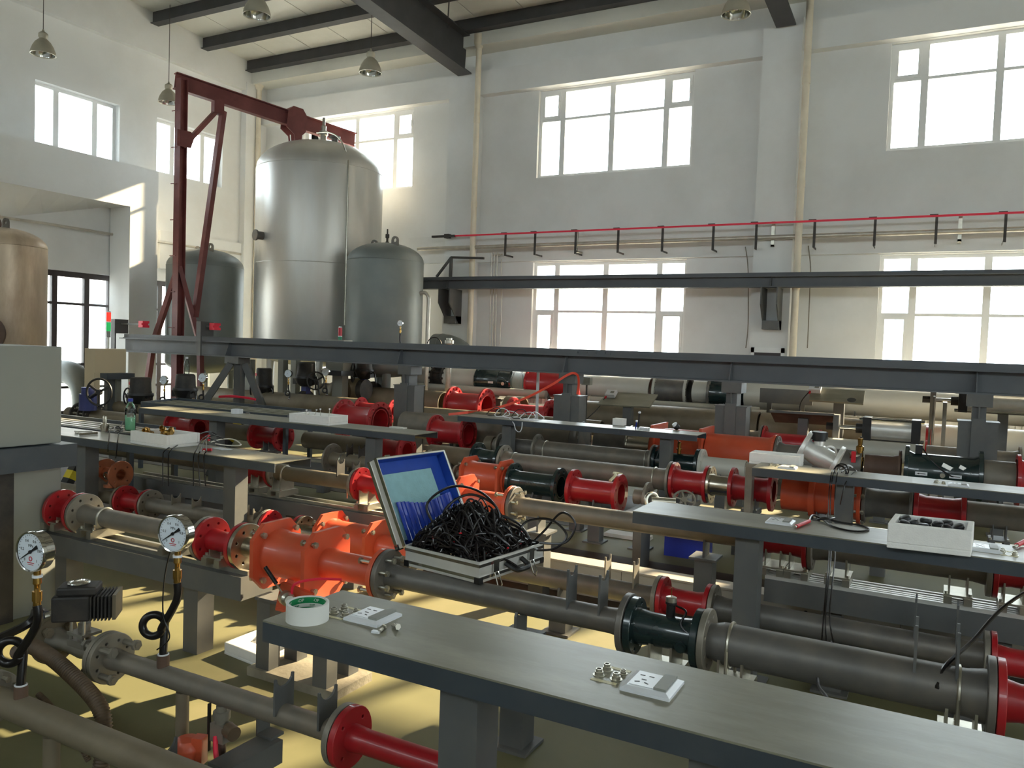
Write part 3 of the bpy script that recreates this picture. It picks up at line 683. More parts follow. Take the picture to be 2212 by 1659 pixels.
# ------------------------------------------------------------------ red jib crane
MY = 9.62
mx = rx(387, MY, 3.0); mz = ony(387, 172, MY).z
cr = thing('jib_crane', 'dark red steel jib crane with diagonal struts in front of the tanks', 'crane', (mx, MY, 0))
w = MB(); w.box(mx-0.07, mx+0.07, MY-0.075, MY-0.062, 0, mz).box(mx-0.07, mx+0.07, MY+0.062, MY+0.075, 0, mz).box(mx-0.006, mx+0.006, MY-0.062, MY+0.062, 0, mz)
part('mast', w, 'crane_red', cr, smooth=False)
jt0 = ony(384, 176, MY); je = ony(766, 303, 13.0)
jd = (je-jt0); jdn = jd.normalized()
w = MB(); hsec(w, jt0-jdn*0.05, je, 0.13, 0.28, 0.014, 0.018, (Vector((0,0,1))-jdn*jdn.z).normalized())
part('jib', w, 'crane_red', cr, smooth=False)
j2 = jt0 + jd*0.2
part('jib_bracket', MB().obox(j2-Vector((0,0,0.24)), jdn*0.09, jdn.cross(Vector((0,0,1))).normalized()*0.07, (0,0,0.1)), 'crane_red', cr, smooth=False)
part('brace', MB().bar(j2-Vector((0,0,0.26)), ony(394, 318, MY), 0.09, 0.07), 'crane_red', cr, smooth=False)
part('brace_plate', MB().prism([(-0.02,-0.14),(0.2,-0.14),(0.26,0.05),(0.2,0.14),(-0.02,0.14)], ony(396, 300, MY)-Vector((0,0.1,0)), (jdn.x,jdn.y,0), (0,0,1), (0,1,0), 0.02), 'crane_red', cr, smooth=False)
part('long_strut', MB().bar(j2+jdn*0.1-Vector((0,0,0.26)), (mx+0.12, MY+0.25, 1.9), 0.1, 0.09), 'crane_red', cr, smooth=False)
for px, py, dy in ((330, 745, -0.12), (432, 745, 0.35)):
    part('foot_strut', MB().bar((mx, MY, ony(387, 575, MY).z), ony(px, py, MY+dy) , 0.09, 0.08), 'crane_red', cr, smooth=False)
    q = ony(px, py, MY+dy); part('foot_strut', MB().bar(q, (q.x+(q.x-mx)*0.5, q.y, 0), 0.09, 0.08), 'crane_red', cr, smooth=False)
for i in range(7): part('step_bar', MB().cyl((mx-0.14, MY-0.08, 1.7+i*0.62), (mx+0.0, MY-0.08, 1.7+i*0.62), 0.008, n=6), 'crane_red', cr)
part('base_plate', MB().box(mx-0.2, mx+0.2, MY-0.2, MY+0.2, 0, 0.025), 'crane_red', cr, smooth=False)
tr = thing('hoist_trolley', 'dark red hoist trolley hanging on the jib of the crane', 'trolley', jt0+jd*0.62-Vector((0,0,0.5)))
tc = jt0+jd*0.62; sdv = jdn.cross(Vector((0,0,1))).normalized(); uv = sdv.cross(jdn)
for s_ in (-1, 1):
    part('side_plate', MB().prism([(-0.2,0.1),(-0.1,0.22),(0.1,0.22),(0.2,0.1),(0.2,-0.2),(0.13,-0.28),(0.13,-0.5),(0.02,-0.5),(-0.03,-0.3),(-0.2,-0.2)], tc+sdv*s_*0.11, jdn, uv, sdv*s_, 0.02), 'crane_red', tr, smooth=False)
part('cover', MB().prism([(-0.2,0.1),(-0.1,0.22),(0.1,0.22),(0.2,0.1),(0.19,0.09),(0.09,0.2),(-0.09,0.2),(-0.19,0.09)], tc-sdv*0.11, jdn, uv, sdv, 0.22), 'crane_red', tr, smooth=False)
for s_ in (-1, 1): part('rope', MB().cyl(tc+jdn*0.05*s_-uv*0.3, tc+jdn*0.03*s_-Vector((0,0,0.62)), 0.006, n=6), 'zinc', tr)
# ------------------------------------------------------------------ pipe rows
ROW = {'N': (1.50, 0.341), 'O': (1.87, 0.37), 'A': (2.75, 0.565), 'B': (4.0, 0.286), 'C': (4.45, 0.562), 'D': (6.05, 0.4126), 'E': (6.35, 0.522), 'F': (7.95, 0.445), 'G': (8.45, 0.525), 'H': (9.72, 0.55), 'I': (11.0, 0.604), 'J': (12.25, 0.965)}
def RX(row, px): return rx(px, *ROW[row])
bolt_me = {}
def bolt_mesh(r, l, m='zinc'):
    k = (round(r,4), round(l,4), m)
    if k not in bolt_me:
        q = MB().cyl((-l/2,0,0), (l/2,0,0), r, n=8).lathe((-l/2,0,0), (-1,0,0), [(0,r*1.8),(r*1.2,r*1.8)], 6).lathe((l/2-r*1.6,0,0), (1,0,0), [(0,r*1.8),(r*1.3,r*1.8)], 6)
        me = bpy.data.meshes.new('bolt'); me.from_pydata([tuple(v) for v in q.v], [], q.f); finish(me, m); bolt_me[k] = me
    return bolt_me[k]
def bolts(t, x, Y, z, pcd, n, r, l, m='zinc'):
    me = bolt_mesh(r, l, m)
    for i in range(n):
        a = 2*math.pi*(i+0.5)/n; shared('bolt', me, t, (x, Y+pcd*math.sin(a), z-pcd*math.cos(a)))
def yoke(t, x, Y, z0, w, h, m='grey_paint', notch=None):
    notch = notch or w*0.42
    pts = [(-w/2, 0), (w/2, 0), (w/2, h)] + [(notch*math.cos(a*math.pi/8), h - notch*math.sin(a*math.pi/8)*0.9) for a in range(0, 9)] + [(-w/2, h)]
    return part('saddle_plate', MB().prism(pts, (x-0.004, Y, z0), (0,1,0), (0,0,1), (1,0,0), 0.008), m, t, smooth=False)
def tube_prof(x0, x1, r, ri, f0=None, f1=None):
    L = x1-x0; out = []
    if f0: out += [(0, f0), (min(0.03, L*0.15), f0), (min(0.075, L*0.3), r)]
    else: out += [(0, r)]
    if f1: out += [(L-min(0.075, L*0.3), r), (L-min(0.03, L*0.15), f1), (L, f1)]
    else: out += [(L, r)]
    return out + [(L, ri), (0, ri)]
def spool(label, row, pa, pb, r, rf, m, n=8, tf=0.022, fm=None, ends='LR', rings=(), yokes=(), name='pipe_spool', cat='pipe', group=None, zoff=0.0, yoff=0.0, bolted='', neck=True, ym='grey_paint', yh=0.125, fh=None, ringm='zinc'):
    Y, z = ROW[row]; Y += yoff; z += zoff
    x0, x1 = rx(pa, Y, z), rx(pb, Y, z)
    t = thing(name, label, cat, ((x0+x1)/2, Y, z-(rf or r)), group)
    ri = r*0.9; nk = r*1.12 if neck else r
    part('body', MB().lathe((x0, Y, z), (1,0,0), tube_prof(x0, x1, r, ri, nk if 'L' in ends else None, nk if 'R' in ends else None), 36, closed=True), m, t, ang=50)
    if rf:
        me = flange_mesh(rf, r*0.97, tf, n, fm or m)
        if 'L' in ends: shared('flange', me, t, (x0+tf/2, Y, z))
        if 'R' in ends: shared('flange', me, t, (x1-tf/2, Y, z))
        for s_, xx in (('L', x0+tf), ('R', x1-tf)):
            if s_ in bolted: bolts(t, xx, Y, z, (rf+r*0.97)/2*1.04, n, rf*0.07, tf*2+0.05)
    for p in rings:
        x = rx(p, Y, z); part('clamp_ring', MB().torus((x, Y, z), (1,0,0), r+0.003, 0.006, 32, 6).cyl((x, Y-r-0.004, z), (x, Y-r-0.004, z-r-0.05), 0.006, n=6).cyl((x, Y+r+0.004, z), (x, Y+r+0.004, z-r-0.05), 0.006, n=6), ringm, t)
    for p in yokes: yoke(t, rx(p, Y, z), Y, z+r*0.25, max(0.082, r*1.5), yh+r*0.75, ym)
    return t
def stand(label, row, px, r, w=0.1, m='grey_paint', yoff=0.0, plate=True, group='pipe stands'):
    Y, z = ROW[row]; Y += yoff; x = rx(px, Y, z)
    t = thing('pipe_stand', label, 'stand', (x, Y, 0), group)
    zt = z-r-0.09
    part('post', MB().box(x-w/2, x+w/2, Y-w/2, Y+w/2, 0.012, zt), m, t, smooth=False)
    part('base_plate', MB().box(x-w*0.8, x+w*0.8, Y-w*0.8, Y+w*0.8, 0, 0.012), m, t, smooth=False)
    part('head_plate', MB().box(x-w*0.75, x+w*0.75, Y-w*0.8, Y+w*0.8, zt, zt+0.012), m, t, smooth=False)
    s_ = r*0.8
    part('saddle', MB().prism([(-s_*1.2, 0), (s_*1.2, 0), (s_*1.2, 0.078)] + [(s_*math.cos(a*math.pi/8), 0.078+r*0.35-(r*0.45)*math.sin(a*math.pi/8)) for a in range(0, 9)] + [(-s_*1.2, 0.078)], (x-0.006, Y, zt+0.012), (0,1,0), (0,0,1), (1,0,0), 0.012), m, t, smooth=False)
    return t
def vblock(label, row, px, r, ztop, m='zinc', L=0.12, group='sliding pipe saddles'):
    """sliding saddle on the rail: base block, plate and two V plates"""
    Y, z = ROW[row]; x = rx(px, Y, z)
    t = thing('pipe_saddle', label, 'saddle', (x, Y, ztop), group)
    part('block', MB().box(x-L/2, x-L/2+0.035, Y-0.1, Y+0.1, ztop, ztop+0.035).box(x+L/2-0.035, x+L/2, Y-0.1, Y+0.1, ztop, ztop+0.035), m, t, smooth=False)
    part('plate', MB().box(x-L/2, x+L/2, Y-0.09, Y+0.09, ztop+0.035, ztop+0.043), m, t, smooth=False)
    zz = ztop+0.043; h = z-r*0.85-zz
    for s_ in (-1, 1):
        part('v_plate', MB().prism([(-0.07, 0), (0.07, 0), (0.07, h+r*0.35), (0.0, max(0.004, h-r*0.12)), (-0.07, h+r*0.35)], (x+s_*L*0.32-0.004, Y, zz), (0,1,0), (0,0,1), (1,0,0), 0.008), m, t, smooth=False)
    for sx in (-1, 1):
        part('bolt', MB().lathe((x+sx*L*0.42, Y-0.075, zz), (0,0,1), [(0,0.008),(0.012,0.008)], 6), 'zinc', t)
    return t
def orange_joint(label, row, p0, p1, p2, p3, rb, rn, rfl, plate, grp=None):
    """clamping joint: chamfered square plates p0 and p1 around a fat cylinder, neck to flange p3"""
    Y, z = ROW[row]; x0, x1, x2, x3 = (rx(p, Y, z) for p in (p0, p1, p2, p3))
    t = thing('clamp_joint', label, 'pipe joint', ((x0+x3)/2, Y, z-plate), grp)
    c = plate*0.55
    sq = [(-plate, -c), (-c, -plate), (c, -plate), (plate, -c), (plate, c), (c, plate), (-c, plate), (-plate, c)]
    for x in (x0, x1):
        o = part('end_plate', MB().prism(sq, (x, Y, z), (0,1,0), (0,0,1), (1,0,0), 0.022), 'orange', t, smooth=False)
    part('cylinder', MB().lathe((x0+0.022, Y, z), (1,0,0), [(0, rb*1.07), (0.015, rb*1.07), (0.03, rb), (x1-x0-0.022, rb)], 36), 'orange', t, ang=50)
    part('neck', MB().lathe((x1+0.022, Y, z), (1,0,0), [(0, rn*1.12), (0.03, rn*1.12), (0.05, rn), (x3-x1-0.06, rn), (x3-x1-0.022-0.02, rn)], 32), 'orange', t, ang=50)
    shared('flange', flange_mesh(rfl, rn*0.97, 0.022, 8, 'orange'), t, (x3-0.011, Y, z))
    bm_ = bolt_mesh(plate*0.055, 0.075)
    for x in (x0+0.011, x1+0.011):
        for a, b in ((-1,-1),(1,-1),(1,1),(-1,1)):
            shared('bolt', bm_, t, (x, Y+a*plate*0.68, z+b*plate*0.68))
    bm2 = bolt_mesh(rfl*0.075, 0.08)
    for i in range(4):
        a = 2*math.pi*(i+0.5)/4; shared('bolt', bm2, t, (x3-0.04, Y+rfl*0.8*math.sin(a), z+rfl*0.8*math.cos(a)))
    zf = 0.377 if row == 'A' else 0.0
    if row == 'A': part('foot', MB().prism([(-rb*0.7, zf), (rb*0.7, zf), (rb*0.45, z-rb*0.9), (-rb*0.45, z-rb*0.9)], ((x0+x1)/2-0.02, Y, 0), (0,1,0), (0,0,1), (1,0,0), 0.04), 'orange', t, smooth=False)
    else: part('foot', MB().box((x0+x1)/2-0.05, (x0+x1)/2+0.05, Y-0.05, Y+0.05, 0, z-rb*0.95), 'grey_paint', t, smooth=False)
    return t
# ---- row A (front line)
spool('red flanged spool half hidden behind the grey control cabinet', 'A', 132, 178, 0.05, 0.108, 'red')
spool('dusty grey pipe length behind the right pressure gauge, in the front line', 'A', 180, 452, 0.05, 0.108, 'pipe_grey', fm='flange_grey', rings=(228,))
spool('short red flanged spool just right of the right pressure gauge', 'A', 454, 528, 0.05, 0.108, 'red')
spool('short polished steel stub between the red spool and the front orange joint', 'A', 529.5, 583, 0.042, 0.108, 'stainless', ends='L', cat='pipe')
orange_joint('front orange clamping joint with chamfered end plates, left of the cable case', 'A', 592, 700, 712, 832, 0.105, 0.062, 0.108, 0.15, 'orange clamping joints')
spool('grey pipe of the front line carrying the open cable case', 'A', 834, 1362, 0.046, 0.108, 'pipe_dark', fm='pipe_dark', yokes=(1233, 1301), bolted='L')
g_ = spool('dark green flowmeter body with sensor on top in the front line', 'A', 1364, 1519, 0.058, 0.1, 'green', tf=0.026, name='flowmeter', cat='flowmeter')
Y, z = ROW['A']; x = RX('A', 1447)
part('sensor', MB().lathe((x, Y, z+0.05), (0,0,1), [(0,0.016),(0.05,0.016),(0.052,0.02),(0.06,0.02)], 14), 'black', g_)
part('sensor_cap', MB().lathe((x, Y, z+0.11), (0,0,1), [(0,0.019),(0.016,0.019),(0.018,0.015)], 14), 'zinc', g_)
part('sensor_pin', MB().cyl((x, Y, z+0.128), (x, Y, z+0.16), 0.0015, n=5), 'brass', g_)
part('sensor_lead', MB().tube(smoothpath([(x+0.02, Y-0.005, z+0.1), (x+0.06, Y-0.02, z+0.09), (x+0.05, Y-0.045, z+0.05), (x+0.09, Y-0.055, z+0.02)], 6), 0.004, 6), 'rubber', g_)
part('plug', MB().lathe((x+0.055, Y-0.05, z-0.02), (0.2,-1,-0.1), [(0,0.02),(0.02,0.02),(0.02,0.013),(0.026,0.013)], 14), 'green', g_)
t = spool('dark grey large pipe of the front line running out to the right edge', 'A', 1566, 2148, 0.07, 0.118, 'pipe_dark', ends='R', rings=(1580, 2070), yokes=(1974, 2064), yh=0.12)
Y, z = ROW['A']; xa, xb = RX('A', 1520.5), RX('A', 1566)
part('reducer', MB().lathe((xa, Y, z), (1,0,0), [(0, 0.06), (0.03, 0.06), (xb-xa-0.005, 0.07), (xb-xa, 0.07)], 36), 'pipe_dark', t)
shared('flange', flange_mesh(0.105, 0.056, 0.022, 8, 'flange_grey'), t, (xa+0.011, Y, z))
spool('red flanged spool cut by the right edge in the front line', 'A', 2150, 2330, 0.055, 0.118, 'red')
# ---- row B (second line)
spool('thin grey pipe of the second line running out from behind the cabinet', 'B', 60, 268, 0.05, 0.108, 'pipe_khaki', ends='R')
spool('red flanged spool below the copper valve in the second line', 'B', 270, 322, 0.056, 0.11, 'red')
spool('grey pipe with four empty saddle plates in the second line', 'B', 323.5, 580, 0.053, 0.11, 'pipe_grey', fm='flange_grey', yokes=(380, 424, 528, 556), ym='flange_grey', yh=0.06)
spool('red flanged spool in the second line behind the front orange joint', 'B', 581.5, 652, 0.058, 0.11, 'red')
spool('short polished steel stub joining the rear orange joint', 'B', 653.5, 706, 0.053, 0.11, 'stainless', ends='L')
orange_joint('rear orange clamping joint half hidden behind the cable case', 'B', 712, 818, 826, 900, 0.118, 0.07, 0.11, 0.165, 'orange clamping joints')
spool('grey pipe of the second line passing under the cable case', 'B', 902, 1427, 0.052, 0.112, 'pipe_dark', fm='flange_grey', yokes=(1311, 1372), ym='flange_grey')
spool('red flanged spool in the second line beyond the green flowmeter', 'B', 1428.5, 1536, 0.062, 0.112, 'red')
spool('grey pipe of the second line running right behind the large dark pipe', 'B', 1537.5, 2136, 0.058, 0.112, 'pipe_dark', fm='flange_grey', yokes=(1974, 2064), ym='grey_paint', yh=0.16, rings=(2070,))
spool('red flanged spool cut by the right edge in the second line', 'B', 2138, 2330, 0.058, 0.115, 'red')
# copper flowmeter resting on row B
cu = spool('bright copper flanged valve body lying above the second line', 'B', 226, 262, 0.038, 0.105, 'copper', n=4, tf=0.018, zoff=0.188, name='copper_valve', cat='valve')
Y, z = 4.0, 0.474; x = (rx(226, Y, z)+rx(262, Y, z))/2
part('loop_handle', MB().torus((x+0.01, Y-0.06, z-0.01), (0,1,0.2), 0.028, 0.006, 18, 6), 'stainless', cu)
part('bonnet', MB().cyl((x, Y, z-0.02), (x, Y-0.02, z-0.09), 0.025, n=14).cyl((x, Y-0.02, z-0.085), (x, Y-0.022, z-0.105), 0.05, n=14), 'copper', cu)
part('cradle', MB().prism([(-0.07,-0.14),(0.07,-0.14),(0.07,-0.02),(0,-0.08),(-0.07,-0.02)], (rx(228, Y, z), Y, z), (0,1,0), (0,0,1), (1,0,0), 0.01), 'flange_grey', cu, smooth=False)
# ---- row C
spool('long grey pipe of the third line hidden under the left bench', 'C', 150, 534, 0.054, 0.11, 'pipe_grey', ends='R')
spool('red flanged spool hanging under the end of the left bench', 'C', 535.5, 596, 0.06, 0.115, 'red')
spool('grey pipe with two pointed saddle plates beyond the left bench', 'C', 597.5, 776, 0.053, 0.112, 'pipe_khaki', fm='flange_grey', rings=(618, 762), yokes=(735, 768), ym='angle_dark', yh=0.1)
spool('red flanged spool directly left of the open case lid', 'C', 778, 838, 0.06, 0.115, 'red')
orange_joint('orange clamping joint of the third line right of the open case lid', 'C', 905, 1003, 1015, 1108, 0.11, 0.066, 0.118, 0.15, 'orange clamping joints')
spool('long grey pipe of the third line passing below the right bench end', 'C', 1109.5, 1640, 0.056, 0.115, 'pipe_grey', fm='pipe_dark', bolted='L')
spool('red flanged spool beneath the right bench near its post', 'C', 1642, 1748, 0.062, 0.118, 'red')
spool('grey pipe with flange running beneath the right bench', 'C', 1749.5, 2142, 0.06, 0.118, 'pipe_grey', fm='flange_grey')
spool('red flanged spool at the right edge below the foam tray', 'C', 2144, 2300, 0.062, 0.118, 'red')
# ---- row D
spool('grey pipe with tall flange and saddle plates just right of the left bench', 'D', 716, 830, 0.063, 0.146, 'pipe_khaki', ends='L', fm='flange_grey', rings=(742,), yokes=(755, 781), ym='angle_dark', yh=0.1)
spool('small pale flange beside the upper orange joint', 'D', 985, 1003, 0.036, 0.08, 'flange_grey', ends='L')
orange_joint('upper orange clamping joint right of the case, next to the green spool', 'D', 1013, 1090, 1092, 1098, 0.13, 0.076, 0.115, 0.172, 'orange clamping joints')
spool('dark green open-ended flanged spool right of the case', 'D', 1108, 1212, 0.094, 0.156, 'green', tf=0.026, name='flanged_meter', cat='meter')
spool('bright red open flanged spool with masking tape on its rim, right of the green one', 'D', 1236, 1342, 0.092, 0.158, 'red', tf=0.03)
t = spool('small pale flange piece lying left of the round grating wheel', 'D', 1372, 1402, 0.062, 0.12, 'flange_grey', ends='R')
tp = RX('D', 1328); part('tape_rag', MB().tube(smoothpath([(tp, 5.93, 0.53), (tp+0.02, 6.0, 0.57), (tp-0.015, 6.06, 0.575), (tp+0.03, 6.12, 0.56)], 5), [0.012]*16, 6), 'paper', bpy.data.objects['pipe_spool'] if False else [o for o in bpy.data.objects if o.get('label','').startswith('bright red open')][0])
# ---- row E
spool('dark pipe of the fifth line behind the bottle', 'E', 150, 372, 0.085, None, 'pipe_khaki', ends='')
spool('red flanged spool behind the left foam tray', 'E', 376, 432, 0.088, 0.152, 'red', n=8, tf=0.026)
spool('grey pipe of the fifth line between the two left red spools', 'E', 470, 545, 0.085, None, 'pipe_khaki', ends='')
spool('open red flanged spool under the second left bench', 'E', 556, 614, 0.088, 0.152, 'red', tf=0.028)
spool('thick khaki pipe of the fifth line under the second left bench', 'E', 662, 806, 0.085, None, 'pipe_khaki', ends='')
spool('open red flanged spool behind the case lid, below the bench end', 'E', 820, 880, 0.088, 0.152, 'red', tf=0.028)
spool('grey pipe of the fifth line behind the case lid', 'E', 930, 1022, 0.088, 0.15, 'pipe_khaki', ends='')
spool('dark green flanged spool of the fifth line with lever handle', 'E', 1030, 1086, 0.092, 0.15, 'green', tf=0.026, name='flanged_meter', cat='meter')
spool('long brownish grey pipe of the fifth line with a flange and clamp ring', 'E', 1088, 1452, 0.088, 0.15, 'pipe_grey', fm='flange_grey', rings=(1112, 1415))
spool('shiny red flanged spool below the middle bench, left of a steel stub', 'E', 1454, 1532, 0.092, 0.148, 'red', tf=0.026)
spool('polished steel stub between two shiny red spools', 'E', 1533, 1578, 0.078, 0.146, 'stainless', ends='L', fm='stainless')
spool('shiny red flanged spool left of the orange body under the right rear bench', 'E', 1580, 1672, 0.092, 0.152, 'red', tf=0.028)
t = spool('orange pipe body with collar under the right rear bench', 'E', 1692, 1862, 0.125, 0.165, 'orange', ends='R', tf=0.026, bolted='R')
Y, z = ROW['E']; xa = RX('E', 1757); part('collar', MB().lathe((xa-0.02, Y, z), (1,0,0), [(0,0.155),(0.04,0.155)], 36), 'orange', t)
spool('dark grey pipe right of the orange body', 'E', 1864, 1972, 0.1, 0.15, 'pipe_dark', ends='LR')
spool('glossy crimson flanged spool above the white foam tray', 'E', 1974, 2086, 0.088, 0.145, 'red', tf=0.03)
spool('grey pipe of the fifth line running out at the right edge', 'E', 2088, 2330, 0.085, None, 'pipe_grey', ends='')
# ---- row F
spool('open red flanged spool beside the end of the middle bench', 'F', 940, 1012, 0.128, 0.195, 'red', n=12, tf=0.03, zoff=0.09)
spool('short grey pipe of the sixth line left of the bench post', 'F', 1052, 1068, 0.092, None, 'pipe_khaki', ends='')
spool('small pale tilted flange near the middle bench post', 'F', 1070, 1084, 0.076, 0.136, 'flange_grey', ends='R', n=8)
spool('dark grey pipe between the bench post and a pale flange', 'F', 1086, 1158, 0.092, None, 'pipe_dark', ends='')
spool('grey pipe with small stubs under the middle bench', 'F', 1160, 1414, 0.096, 0.163, 'pipe_grey', fm='flange_grey', rings=(1180, 1398))
spool('black flanged spool with brass sensor below the middle bench', 'F', 1416, 1512, 0.098, 0.161, 'green', tf=0.03, name='flowmeter')
spool('buff flanged pipe right of the black spool', 'F', 1514, 1612, 0.093, 0.161, 'pipe_pale', ends='L', fm='pipe_pale', tf=0.03)
spool('khaki pipe of the sixth line carrying the two left actuators', 'F', 235, 520, 0.092, None, 'pipe_khaki', ends='')
# ---- row G
spool('large open red flanged spool behind the small foam tray', 'G', 742, 822, 0.175, 0.26, 'red', n=12, tf=0.032)
spool('thick grey pipe behind the middle bench', 'G', 875, 1240, 0.165, None, 'pipe_grey', ends='')
spool('grey open pipe end with flange below the middle bench', 'G', 1241, 1262, 0.17, 0.215, 'pipe_dark', n=12, ends='R')
spool('dark pipe length beneath the middle bench', 'G', 1292, 1360, 0.17, None, 'pipe_dark', ends='')
spool('polished steel pipe ring under the middle bench', 'G', 1362, 1410, 0.17, 0.21, 'stainless', ends='L', n=12)
t = spool('big orange red cylinder under the end of the middle bench', 'G', 1414, 1524, 0.215, None, 'orange', ends='')
Y, z = ROW['G']
for px in (1420, 1522): part('collar_plate', MB().prism([(-0.26,-0.26),(0.26,-0.26),(0.26,0.26),(-0.26,0.26)], (RX('G', px), Y, z), (0,1,0), (0,0,1), (1,0,0), 0.03), 'orange', t, smooth=False)
spool('big orange red pipe behind the small foam tray', 'G', 1530, 1676, 0.2, 0.235, 'orange', ends='R', n=12)
spool('dark grey flanged pipe behind the silver angled meter', 'G', 1677.5, 1862, 0.15, 0.225, 'pipe_dark', ends='L', n=12)
spool('rusty brown pipe with brass valve fitting behind the right rear bench', 'G', 1868, 1946, 0.12, 0.18, 'pipe_brown', ends='R', n=12)
gr = spool('large dark green flowmeter with two white arrow labels behind the right rear bench', 'G', 1954, 2122, 0.17, 0.235, 'green', n=12, tf=0.036, name='flowmeter', cat='flowmeter')
spool('grey pipe right of the large dark green flowmeter', 'G', 2124, 2192, 0.16, None, 'pipe_grey', ends='')
spool('red flanged spool cut by the right edge beside the large green flowmeter', 'G', 2194, 2330, 0.17, 0.23, 'red', n=12, tf=0.03)
# arrow labels and stickers on the big green flowmeter
Y, z = ROW['G']
fa = math.radians(-28)
def on_cyl(x, r, ang): return Vector((x, Y - r*math.cos(ang), z + r*math.sin(ang)))
for px in (1990, 2064):
    x = rx(px, Y-0.17, z); c = on_cyl(x, 0.1725, -0.0); lab = part('arrow_label', MB().obox(c, (0.05,0,0), (0,0.001,0), (0,0,0.016)), 'plastic_white', gr, smooth=False, label='white sticker with a black arrow pointing left')
    part('arrow', MB().prism([(-0.04,0),(-0.015,0.009),(-0.02,0.003),(0.036,0.003),(0.036,-0.003),(-0.02,-0.003),(-0.015,-0.009)], c+Vector((0,-0.0012,0)), (1,0,0), (0,0,1), (0,-1,0), 0.001), 'black', lab, smooth=False)
for px, w_, h_, an in ((2048, 0.055, 0.022, 0.45), (2078, 0.026, 0.02, 0.5)):
    x = rx(px, Y-0.17, z); c = on_cyl(x, 0.173, an); part('sticker', MB().obox(c, Vector((math.cos(0.45),0,-math.sin(0.45)))*w_, (0,0.001,-0.001), Vector((math.sin(0.45),0.3,math.cos(0.45)))*h_*0.8), 'aluminium', gr, smooth=False)
x = rx(2036, Y-0.17, z); part('port', MB().lathe(on_cyl(x, 0.168, 0.0), (0,-1,0), [(0,0.022),(0.012,0.022),(0.012,0.01)], 14), 'zinc', gr)
x = rx(1985, Y, z+0.17); part('sensor', MB().box(x-0.03, x+0.03, Y-0.06, Y, z+0.17, z+0.25), 'black', gr, smooth=False)
part('sensor_lead', MB().tube(smoothpath([(x+0.03, Y-0.04, z+0.22), (x+0.1, Y-0.14, z+0.14), (x+0.2, Y-0.18, z+0.05), (x+0.28, Y-0.185, z+0.0)], 6), 0.006, 6), 'rubber', gr)
# ---- row H
spool('khaki pipe of the eighth line under the row of gauges', 'H', 430, 776, 0.15, None, 'pipe_khaki', ends='')
spool('small red flanged spool behind the large red one', 'H', 779, 853, 0.09, 0.17, 'red', n=8)
spool('pale pipe of the eighth line behind the beam column', 'H', 880, 1300, 0.1, None, 'pipe_khaki', ends='')
spool('grey pipe length of the eighth line behind the beam column', 'H', 1560, 1648, 0.12, 0.19, 'pipe_grey', ends='R', n=8)
spool('faded red flanged spool left of the pneumatic cylinder', 'H', 1650, 1772, 0.115, 0.19, 'red', n=8)
spool('pale flanged pipe below the pneumatic cylinder', 'H', 1774, 1990, 0.11, 0.17, 'pipe_pale', ends='L', n=8)
spool('tan flanged pipe behind the widest beam column', 'H', 2000, 2205, 0.11, 0.17, 'pipe_grey', ends='R', n=8)
# ---- row I
spool('thick khaki pipe behind the left gauges with a bolted coupling', 'I', 700, 786, 0.21, None, 'pipe_khaki', ends='')
cp = thing('coupling', 'dark ribbed flanged coupling on the thick khaki pipe', 'coupling', (RX('I', 793), 11, 0.3))
Y, z = ROW['I']; xc_ = RX('I', 793)
for s_ in (-0.13, 0.09): shared('flange', flange_mesh(0.29, 0.2, 0.04, 16, 'black_dusty'), cp, (xc_+s_+0.02, Y, z))
part('sleeve', MB().lathe((xc_-0.12, Y, z), (1,0,0), [(0,0.225),(0.24,0.225)], 32), 'black_dusty', cp)
bolts(cp, xc_, Y, z, 0.258, 16, 0.016, 0.32, 'black_dusty')
spool('thick brown khaki pipe running behind the first beam column', 'I', 800, 960, 0.2, None, 'pipe_khaki', ends='')
spool('large open red flanged spool left of the middle bench end', 'I', 978, 1052, 0.195, 0.292, 'red', n=16, tf=0.036)
spool('thick khaki pipe between the two far red spools', 'I', 1096, 1130, 0.2, None, 'pipe_khaki', ends='')
spool('open red flanged spool behind the tangled wires on the middle bench', 'I', 1106, 1190, 0.135, 0.235, 'red', n=12, tf=0.036, zoff=-0.02, yoff=-0.45)
spool('long thick brown pipe behind the middle bench', 'I', 1222, 1640, 0.205, None, 'pipe_khaki', ends='')
spool('thick brown pipe behind the lecterns on the right', 'I', 1645, 1880, 0.205, None, 'pipe_khaki', ends='')
spool('pale pipe behind the right pneumatic cylinder', 'I', 1885, 2330, 0.2, None, 'pipe_pale', ends='')
spool('crimson flange of the far right pipe beside the cylinder head', 'I', 1999, 2014, 0.2, 0.29, 'red', n=12, ends='R', yoff=-0.35)
# ---- row J
spool('pale pipe with black flange coupling below the runway beam', 'J', 880, 956, 0.2, None, 'pipe_pale', ends='')
spool('pale grey pipe left of the far dark green spool', 'J', 966, 1034, 0.2, 0.25, 'pipe_pale', ends='L', n=12)
spool('far dark green open spool directly beneath the runway beam', 'J', 1040, 1118, 0.225, 0.265, 'green', n=12, tf=0.04, name='flanged_meter', cat='meter')
spool('far dark red flanged drum directly beneath the runway beam', 'J', 1146, 1246, 0.225, 0.262, 'red', n=12, tf=0.04)
spool('pale pipe right of the far red drum', 'J', 1262, 1408, 0.19, None, 'pipe_pale', ends='')
lg = spool('far grey open flanged drum with lifting rings', 'J', 1418, 1490, 0.2, 0.262, 'pipe_dark', fm='pipe_pale', n=16, tf=0.04)
lg2 = spool('far dark green flanged drum with lifting rings', 'J', 1534, 1604, 0.2, 0.262, 'green', fm='pipe_dark', n=16, tf=0.04, name='flanged_meter', cat='meter')
